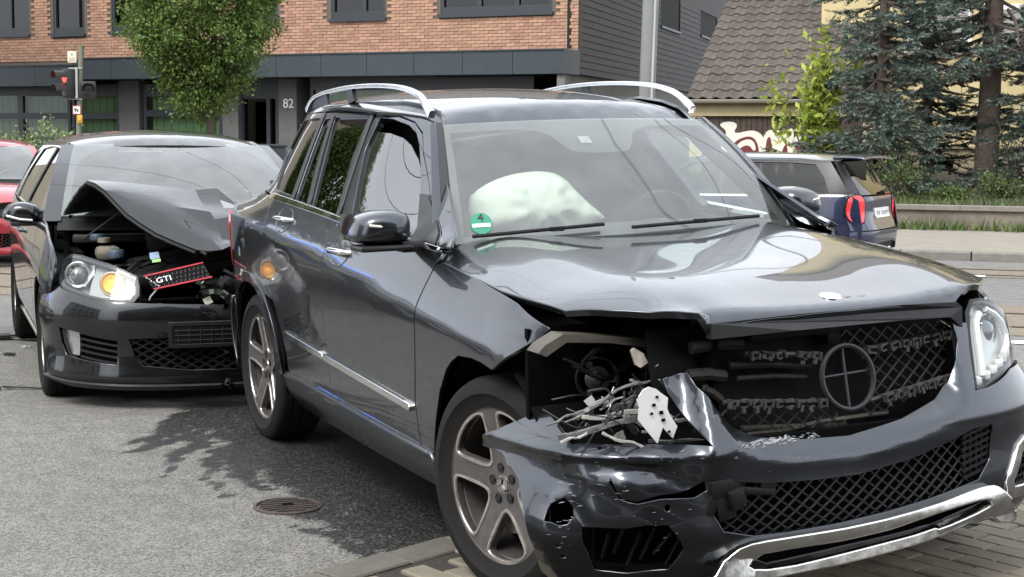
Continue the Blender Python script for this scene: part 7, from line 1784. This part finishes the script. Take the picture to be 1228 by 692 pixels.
# radiator grille, torn off and lying tilted in the bay
gc = [np.array((.62, -.375, .702)), np.array((.62, -.072, .765)), np.array((.66, -.045, .702)), np.array((.66, -.345, .646))]
gl_ = lambda u, v, h=0: Vector(tuple((gc[0] * (1 - u) + gc[1] * u) * (1 - v) + (gc[3] * (1 - u) + gc[2] * u) * v)) + Vector((h, 0, h * .3))
gr = MB(); gr.add([gl_(0, 0), gl_(1, 0), gl_(1, 1), gl_(0, 1), gl_(0, 0, -.03), gl_(1, 0, -.03), gl_(1, 1, -.03), gl_(0, 1, -.03)], [(0, 3, 2, 1), (4, 5, 6, 7), (0, 1, 5, 4), (1, 2, 6, 5), (2, 3, 7, 6), (3, 0, 4, 7)]); go = gr.build('radiator_grille', black, golf)
rl_ = MB(); rl_.tube([gl_(-.03, -.10, .004), gl_(1.0, -.10, .004)], .006, 6); rl_.tube([gl_(.0, 1.08, .004), gl_(1.02, 1.08, .004)], .006, 6); rl_.build('red_trim', mat('grille_red', (.50, .03, .05), .4), go, True)
hx = MB()
for r_ in range(3):
    for c in range(13):
        u, v = (c + .5 * (r_ % 2) + .5) / 13.5, (r_ + .5) / 3; hx.tube([gl_(u + .030 * math.cos(a) * .9, v + .15 * math.sin(a), .006) for a in np.linspace(0, 2 * math.pi, 7)[:-1]], .0028, 4, closed=True)
tag(hx.build('honeycomb', satin, go), kind='stuff')
Xv = (gl_(1, .5) - gl_(0, .5)).normalized(); Yv = (gl_(.5, 0) - gl_(.5, 1)).normalized(); Zv = Xv.cross(Yv).normalized(); Yv = Zv.cross(Xv); mm_ = Matrix((Xv, Yv, Zv)).transposed().to_4x4(); mm_.translation = gl_(.24, .52, .010)
text_curve('grille_letters', 'GTI', .044, mm_ @ Matrix.Scale(1.2, 4, (1, 0, 0)), mat('letter_white', (.82, .82, .82), .3, .3), go, .006)
hr = MB(); hr.tube([gl_(.10, 1.0), gl_(-.12, 1.6), gl_(-.18, 1.9)], .005, 6); hr.tube([gl_(0, 0), gl_(.12, 1.0)], .006, 6); hr.build('grille_bracket', steel, go, True)
gx = MB(); gx.lathe([(.0, .0), (.10, .0), (.12, -.05)], (.45, .02, .84), 'X', 24); gx.box((.52, .10, .62), (.10, .30, .12), bev=.02); gx.build('intake_duct', black, golf, True, 40)

red = empty('red_car', label='red hatchback cut off by the left edge, behind the dark grey hatchback', cat='car')
rp_ = at(-26, 230, 18.2); red.matrix_world = Matrix.Translation((rp_.x, rp_.y, -.13)) @ Matrix.Rotation(R(-72), 4, 'Z') @ Matrix.Scale(1.03, 4)
hatch_body(red, paint_red, False); hatch_front(red, paint_red, False); headlamp(red, hlp); headlamp(red, hlp, True)
bonn = [(-.50, -.70), (-.2, -.73), (.20, -.71), (.42, -.60), (.60, -.45), (.68, -.2), (.69, 0), (.68, .2), (.60, .45), (.42, .60), (.20, .71), (-.2, .73), (-.50, .70), (-.28, .4), (-.14, 0), (-.28, -.4)]
_rbx = spl([-.5, -.1, .2, .5, .7], [1.0, .965, .92, .84, .74])
panel('bonnet', bonn, lambda x, y: np.stack(np.broadcast_arrays(x, y, _rbx(x + .12 * y * y) - .05 * (y / .7) ** 2), -1), paint_red, red, h=.06)
panel('grille', [(-.47, .60), (.47, .60), (.47, .69), (-.47, .69)], Q_bump, black, red, h=.05, lift=-.02)
# ================================================================== PASSING COMPACT CAR
mini = empty('compact_car', label='dark blue three door compact car driving past with lit red tail lights', cat='car')
mini.matrix_world = Matrix.Translation((1.59, 18.8, -.124)) @ Matrix.Rotation(R(150), 4, 'Z')
_mb = spl([-3.1, -2.0, -1.0, 0, .5], [.955, .935, .92, .90, .88])
def M_side(x, z):                                    # left side, y positive
    x = np.asarray(x, float); z = np.asarray(z, float)
    y = .845 - .16 * sp(z - .72, .05) - .10 * sp(.55 - z, .05) - .5 * sp(.28 - z, .03)
    g = sp(z - _mb(x), .02); y = y - .16 * g - .22 * g * g - .5 * sp(z - 1.345, .02)
    y = y - .30 * sp(-2.62 - x, .10) ** 2 / .45 * 1.0 - .25 * sp(x - .15, .1) ** 2 / .5
    return np.stack(np.broadcast_arrays(x, y, z), -1)
PM = dict(mat=paint_blue, parent=mini, flip=True)
arm = lambda cx, a0, a1, n, r=.355: [(cx + r * math.cos(R(a)), .305 + r * math.sin(R(a))) for a in np.linspace(a0, a1, n)]
mb_ = lambda x: float(_mb(x)) - .012
for mir in (False, True):
    panel('rear_quarter', [(-1.45, mb_(-1.45)), (-1.48, .60), (-1.44, .22), (-2.12, .22)] + arm(-2.495, 14, 176, 14)[::1] + [(-2.88, .25), (-3.05, .30), (-3.07, .60), (-3.02, .90), (-2.96, mb_(-2.96)), (-2.2, mb_(-2.2))], M_side, h=.06, mirror=mir, **PM)
    panel('door', [(-.32, mb_(-.32)), (-.40, .60), (-.38, .22), (-1.43, .22), (-1.47, .60), (-1.44, mb_(-1.44)), (-.9, mb_(-.9))], M_side, h=.06, mirror=mir, **PM)
    panel('front_wing', [(-.31, mb_(-.31)), (-.39, .60), (-.37, .30)] + arm(0, 176, 20, 12) + [(.50, .45), (.60, .62), (.45, .82), (.1, .87)], M_side, h=.06, mirror=mir, **PM)
    panel('sill', [(-.40, .30), (-.40, .20), (-2.14, .20), (-2.10, .30)], M_side, black, mini, h=.06, lift=.01, thick=.03, mirror=mir, flip=True)
    for cx in (0, -2.495): panel('wheel_arch_trim', arm(cx, 0, 180, 20, .40) + arm(cx, 180, 0, 20, .340), M_side, black, mini, h=.05, gap=0, lift=.012, thick=.03, mirror=mir, flip=True)
    panel('belt_strip', [(-2.96, .940), (-2.0, .925), (-1, .91), (-.35, .895), (-.35, .915), (-1, .93), (-2.0, .946), (-2.96, .960)], M_side, chrome, mini, h=.06, gap=0, lift=.008, thick=.02, mirror=mir, flip=True)
    fr_ = [(-.38, .93), (-.75, 1.22), (-.95, 1.33), (-1.3, 1.365), (-2.3, 1.362), (-2.66, 1.335), (-2.80, 1.15), (-2.93, .968), (-2.0, .95), (-1, .935)]
    g1 = [(-.52, .948), (-.85, 1.21), (-1.0, 1.29), (-1.36, 1.312), (-1.38, .958)]; g2 = [(-1.44, .960), (-1.42, 1.312), (-2.2, 1.312), (-2.50, 1.295), (-2.62, 1.15), (-2.70, .978), (-2.0, .965)]
    panel('window_frame', fr_, M_side, satin, mini, h=.06, holes=[g1, g2], thick=.02, mirror=mir, flip=True)
    for g_ in (g1, g2): panel('side_window', g_, M_side, glass('compact_side_glass', (.25, .28, .28), 1.5), mini, h=.08, gap=-.006, lift=-.008, thick=.004, edge=.001, mirror=mir, flip=True)
def M_roof(x, y):
    x = np.asarray(x, float); y = np.asarray(y, float); return np.stack(np.broadcast_arrays(x, y, _mrx(x) - .035 * (y / .6) ** 2 - .02 * (y / .6) ** 6), -1)
_mrx = spl([-2.80, -2.4, -1.8, -1.2, -.85], [1.385, 1.408, 1.418, 1.405, 1.36])
panel('roof', [(-.80, -.45), (-.74, 0), (-.80, .45), (-1.0, .60), (-1.6, .655), (-2.4, .64), (-2.74, .58), (-2.76, 0), (-2.74, -.58), (-2.4, -.64), (-1.6, -.655), (-1.0, -.60)], M_roof, mat('roof_grey', (.10, .105, .115), .3, .3, 1.), mini, h=.08)
def M_rear(y, z):                                    # tail: tailgate and bumper
    y = np.asarray(y, float); z = np.asarray(z, float); a = np.abs(y) / .80
    return np.stack(np.broadcast_arrays(_mtx(z) + .03 * a ** 2 + .26 * np.clip(a - .45, 0, 1) ** 2 / .55, y, z), -1)
_mtx = spl([.22, .34, .48, .60, .72, .86, .96, 1.08, 1.20, 1.36], [-3.00, -3.10, -3.135, -3.12, -3.075, -3.07, -3.055, -2.97, -2.87, -2.74])
panel('tailgate', [(-.56, .56), (.56, .56), (.60, .75), (.585, .94), (-.585, .94), (-.60, .75)], M_rear, paint_blue, mini, h=.05, flip=True)
panel('tail_corner', [(-.80, .56), (-.565, .56), (-.605, .75), (-.59, .95), (-.78, .95), (-.80, .8)], M_rear, paint_blue, mini, h=.05, flip=True); panel('tail_corner', [(.565, .56), (.80, .56), (.80, .8), (.78, .95), (.59, .95), (.605, .75)], M_rear, paint_blue, mini, h=.05, flip=True)
panel('rear_window', [(-.60, .955), (.60, .955), (.50, 1.33), (-.50, 1.33)], M_rear, dark_glass, mini, h=.06, flip=True)
panel('rear_pillar', [(.605, .955), (.76, .955), (.60, 1.34), (.505, 1.34)], M_rear, satin, mini, h=.06, flip=True); panel('rear_pillar', [(-.76, .955), (-.605, .955), (-.505, 1.34), (-.60, 1.34)], M_rear, satin, mini, h=.06, flip=True)
panel('rear_bumper', [(-.80, .25), (0, .22), (.80, .25), (.82, .45), (.80, .55), (-.80, .55), (-.82, .45)], M_rear, paint_blue, mini, h=.05, lift=.012, thick=.03, flip=True, holes=[chaikin([(-.56, .27), (.56, .27), (.50, .42), (-.50, .42)], 1)])
panel('diffuser', [(-.58, .25), (.58, .25), (.52, .43), (-.52, .43)], M_rear, black, mini, h=.05, lift=-.02, flip=True)
ex = MB()
for y in (-.09, .09):
    ex = MB(); ex.lathe([(.045, 0), (.050, -.04), (.044, -.05), (.038, -.02), (.0, .0)], (-3.11, y, .31), 'X', 20); ex.build('exhaust_pipe', chrome, mini, True, 40)
bj = MB()
for s in (-1, 1): bj.tube([(-3.10 + .02 * abs(t), t * .5, .59) for t in np.linspace(-1, 1, 9)], .012, 6)
bj.build('bumper_crease', black, mini, True)
for s in (-1, 1):
    tl = chaikin([(s * .545, .68), (s * .555, .935), (s * .70, .955), (s * .79, .91), (s * .795, .70), (s * .70, .62)], 2); tl = tl if s > 0 else tl[::-1]
    to = panel('tail_light', tl, M_rear, red_lit, mini, h=.03, lift=.016, thick=.05, edge=.010, flip=True)
    panel('lamp_rim', chaikin([(s * .53, .67), (s * .54, .95), (s * .70, .97), (s * .805, .92), (s * .81, .69), (s * .70, .60)], 2)[::s], M_rear, black, to, h=.03, gap=0, lift=.012, thick=.03, holes=[tl], flip=True)
    ub_ = MB()
    for yy, zz, w_, h_ in ((.66, .80, .10, .015), (.62, .80, .012, .16), (.70, .80, .012, .16)):
        p = M_rear(s * yy, zz); ub_.box((p[0] - .022, p[1], p[2]), (.012, w_, h_))
    ub_.build('lamp_bars', mat('lit_bar', (.6, .02, .03), .3, emit=((1., .04, .05), .9)), to)
np_ = panel('number_plate', [(-.26, .69), (.26, .69), (.26, .80), (-.26, .80)], M_rear, white_plastic, mini, h=.05, gap=0, lift=.014, thick=.02, flip=True)
pb = MB(); pw = random.Random(5)
for i in range(8):
    if i == 2: continue
    for zz in (.755, .73): p = M_rear(.20 - i * .057, zz); pb.box((p[0] - .018, p[1], p[2]), (.002, .030 if pw.random() > .4 else .012, .022))
pb.build('plate_print', mat('plate_ink_grey', (.22, .22, .24), .6), np_, kind='stuff')
spx = [[(x, y, z - .03 * (y / .6) ** 2) for y in np.linspace(-.56, .56, 7)] for x, z in ((-2.66, 1.405), (-2.85, 1.408), (-3.00, 1.400), (-3.03, 1.385))]
grid_sheet('roof_spoiler', cat_grid(spx, 4, 3), paint_blue, mini, .025)
wp = MB(); wp.tube([M_rear(0, .985) - np.array((.02, 0, 0)), M_rear(-.25, 1.01) - np.array((.03, 0, 0)), M_rear(-.42, .99) - np.array((.02, 0, 0))], .009, 6); wp.tube([M_rear(0, .96) - np.array((.01, 0, 0)), M_rear(0, .99) - np.array((.05, 0, 0))], .025, 8); wp.build('rear_wiper', black, mini, True)
an = MB(); an.box((-2.45, 0, 1.425), (.12, .03, .03), bev=.012); an.build('roof_antenna', satin, mini, True, 40)
M_wind = lambda u, v: np.stack(np.broadcast_arrays(-.18 + .16 * (1 - u * u) - .60 * v, u * (.66 - .10 * v), .92 + .44 * v + .03 * np.sin(np.pi * v)), -1)
panel('windscreen', [(-1, 0), (1, 0), (1, 1), (-1, 1)], M_wind, scr_glass, mini, h=.12, gap=0, thick=.004)
_mhx = spl([-.3, 0, .35, .6, .72], [.925, .91, .88, .80, .66])
panel('bonnet', [(-.15, -.68), (.3, -.66), (.55, -.5), (.70, -.2), (.72, 0), (.70, .2), (.55, .5), (.3, .66), (-.15, .68), (-.02, 0)], lambda x, y: np.stack(np.broadcast_arrays(x, y, _mhx(x) - .06 * (y / .65) ** 2), -1), paint_blue, mini, h=.06)
fb = cat_grid([[(.72 - .30 * (abs(y) / .8) ** 2.5 + dx, y, z) for y in np.linspace(-.80, .80, 7)] for z, dx in ((.22, -.05), (.40, .03), (.60, .02), (.70, -.03))], 3, 3); grid_sheet('front_bumper', fb, paint_blue, mini, .01)
for s in (-1, 1):
    mo = MB(); mo.box((-.45, s * .90, .98), (.13, .20, .13), bev=.05); mo.build('door_mirror', satin, mini, True, 50)
    hd = MB(); t_ = MB().lathe([(0, .03), (.07, .02), (.10, 0), (.105, -.05)], n=24); qh = Vector((.9, s * .4, .2)).normalized().to_track_quat('Z', 'Y').to_matrix(); hd.add([qh @ Vector(v) + Vector((.50, s * .56, .74)) for v in t_.v], t_.f); hd.build('headlight', lamp_in, mini, True, 40)
    s_ = MB(); s_.box((-1.25, s * .34, .62), (.5, .46, .15), bev=.05); s_.box((-1.50, s * .34, .90), (.14, .46, .56), Matrix.Rotation(R(-12), 3, 'Y'), bev=.05); s_.box((-1.57, s * .34, 1.22), (.10, .25, .15), bev=.04); s_.build('seat', seat_m, mini, True, 50)
rb3 = MB(); rb3.box((-2.30, 0, .85), (.14, 1.1, .55), bev=.05); rb3.build('rear_bench', seat_m, mini, True, 50)
ub = MB(); ub.box((-1.3, 0, .38), (3.0, 1.1, .30)); ub.box((-1.25, 0, .32), (1.7, 1.5, .2)); ub.build('underbody', dark, mini)
for x in (0, -2.495):
    for s in (-1, 1):
        V = []; F = []
        for a in np.linspace(-5, 185, 13):
            for y in (.55, .80): V.append((x + .35 * math.cos(R(a)), s * y, .305 + .35 * math.sin(R(a))))
        for i in range(12): F.append((2 * i, 2 * i + 1, 2 * i + 3, 2 * i + 2))
        MB().add(V, F).build('wheel_housing', liner, mini, True)
mw = dress_wheel('wheel', mini, (-2.495, .715, .305), 1, .308, .228, .205, hatch_rim, 0)
for lc, s in (((0, .715, .305), 1), ((-2.495, -.715, .305), -1), ((0, -.715, .305), -1)):
    c = copy_part(mw, mini); c.location = lc; c.rotation_euler = (0, 0, math.pi if s > 0 else 0)
# ------------------------------------------------------------------ police car left of the picture: its lights show in the dark paint
paint_silver = mat('silver_paint', (.42, .43, .44), .35, .4, 1.); fluo = mat('fluorescent_yellow', (.62, .68, .04), .5); pol_blue = mat('signal_blue', (.01, .07, .34), .4, 0, .6)
pol = empty('police_car', (-5.6, 9.6, -.05), R(-75), 'silver police car with blue light bar, just left of the picture', 'police car')
hatch_body(pol, paint_silver, False); hatch_front(pol, paint_silver, False); headlamp(pol, hlp); headlamp(pol, hlp, True)
panel('bonnet', bonn, lambda x, y: np.stack(np.broadcast_arrays(x, y, _rbx(x + .12 * y * y) - .05 * (y / .7) ** 2), -1), paint_silver, pol, h=.06)
for mir in (False, True):
    panel('side_stripe', [(-2.2, .62), (-.45, .62), (-.45, .74), (-2.2, .74)], Q_side, fluo, pol, h=.08, gap=0, lift=.004, mirror=mir); panel('side_stripe', [(-2.2, .46), (-.45, .46), (-.45, .60), (-2.2, .60)], Q_side, pol_blue, pol, h=.08, gap=0, lift=.004, mirror=mir)
lbm = MB(); lbm.box((-1.45, 0, 1.545), (.26, 1.10, .05), bev=.015); lo = lbm.build('light_bar', satin, pol, True, 40)
bl_m = mat('blue_light_lit', (.05, .15, .9), .3, 0, .5, emit=((.04, .20, 1.), 9.))
for y in (-.40, -.14, .14, .40): b = MB(); b.box((-1.45, y, 1.60), (.20, .22, .07), bev=.02); b.build('blue_lamp', bl_m, lo, True, 40)
# ================================================================== DEBRIS ON THE ASPHALT
pale = mat('debris_grey', (.34, .34, .33), .45, noise=(20, .2)); drk = mat('debris_black', (.016, .016, .016), .5)
def debris(name, px, py, poly, m, label, tilt=(0, 0), rot=0., th=.006):
    c = on_ground(px, py); o = MB().prism(poly, 0, th, lambda u, v, h: (u, v, h + .05 * 0)).build(name, m); o.location = (c.x, c.y, c.z + .006); o.rotation_euler = (R(tilt[0]), R(tilt[1]), R(rot)); tag(o, label, 'debris', 'wreckage on the asphalt')
debris('headlight_shard', 82, 466, [(-.14, -.03), (-.05, -.05), (.09, -.035), (.15, .0), (.08, .045), (-.06, .05), (-.12, .02)], pale, 'pale grey plastic shard under the hatchback bumper corner', (6, -4), 4)
debris('trim_strip', 46, 467, [(-.22, -.008), (.18, -.012), (.22, .006), (-.20, .010)], drk, 'thin dark trim strip beside the pale plastic shard', (0, 2), -2)
rr = random.Random(3)
def chunk(px, py, s, m, label):
    c = on_ground(px, py); mb2 = MB()
    for k in range(4): mb2.box((rr.uniform(-s, s), rr.uniform(-s, s) * .6, s * .18 + rr.uniform(0, s * .15)), (s * rr.uniform(.5, 1.3), s * rr.uniform(.2, .6), s * rr.uniform(.1, .35)), Matrix.Rotation(rr.uniform(-.6, .6), 3, 'Z') @ Matrix.Rotation(rr.uniform(-.3, .3), 3, 'X'))
    o = mb2.build('plastic_fragment', m); o.location = c; tag(o, label, 'debris', 'wreckage on the asphalt')
chunk(14, 407, .10, drk, 'biggest black plastic lump beside the hatchback rear wheel'); chunk(8, 427, .045, drk, 'small black plastic bit in front of the bigger lump'); chunk(1, 468, .05, drk, 'black fragment at the left edge of the picture')
chunk(29, 417, .04, pale, 'pale splinter by the sill of the dark hatchback'); chunk(112, 462, .03, drk, 'tiny black splinter below the hatchback bumper')
debris('paint_flake', 40, 408, [(-.05, -.01), (.05, -.006), (.04, .012), (-.04, .01)], pale, 'pale flake of plastic near the hatchback sill', (0, 3), 10)
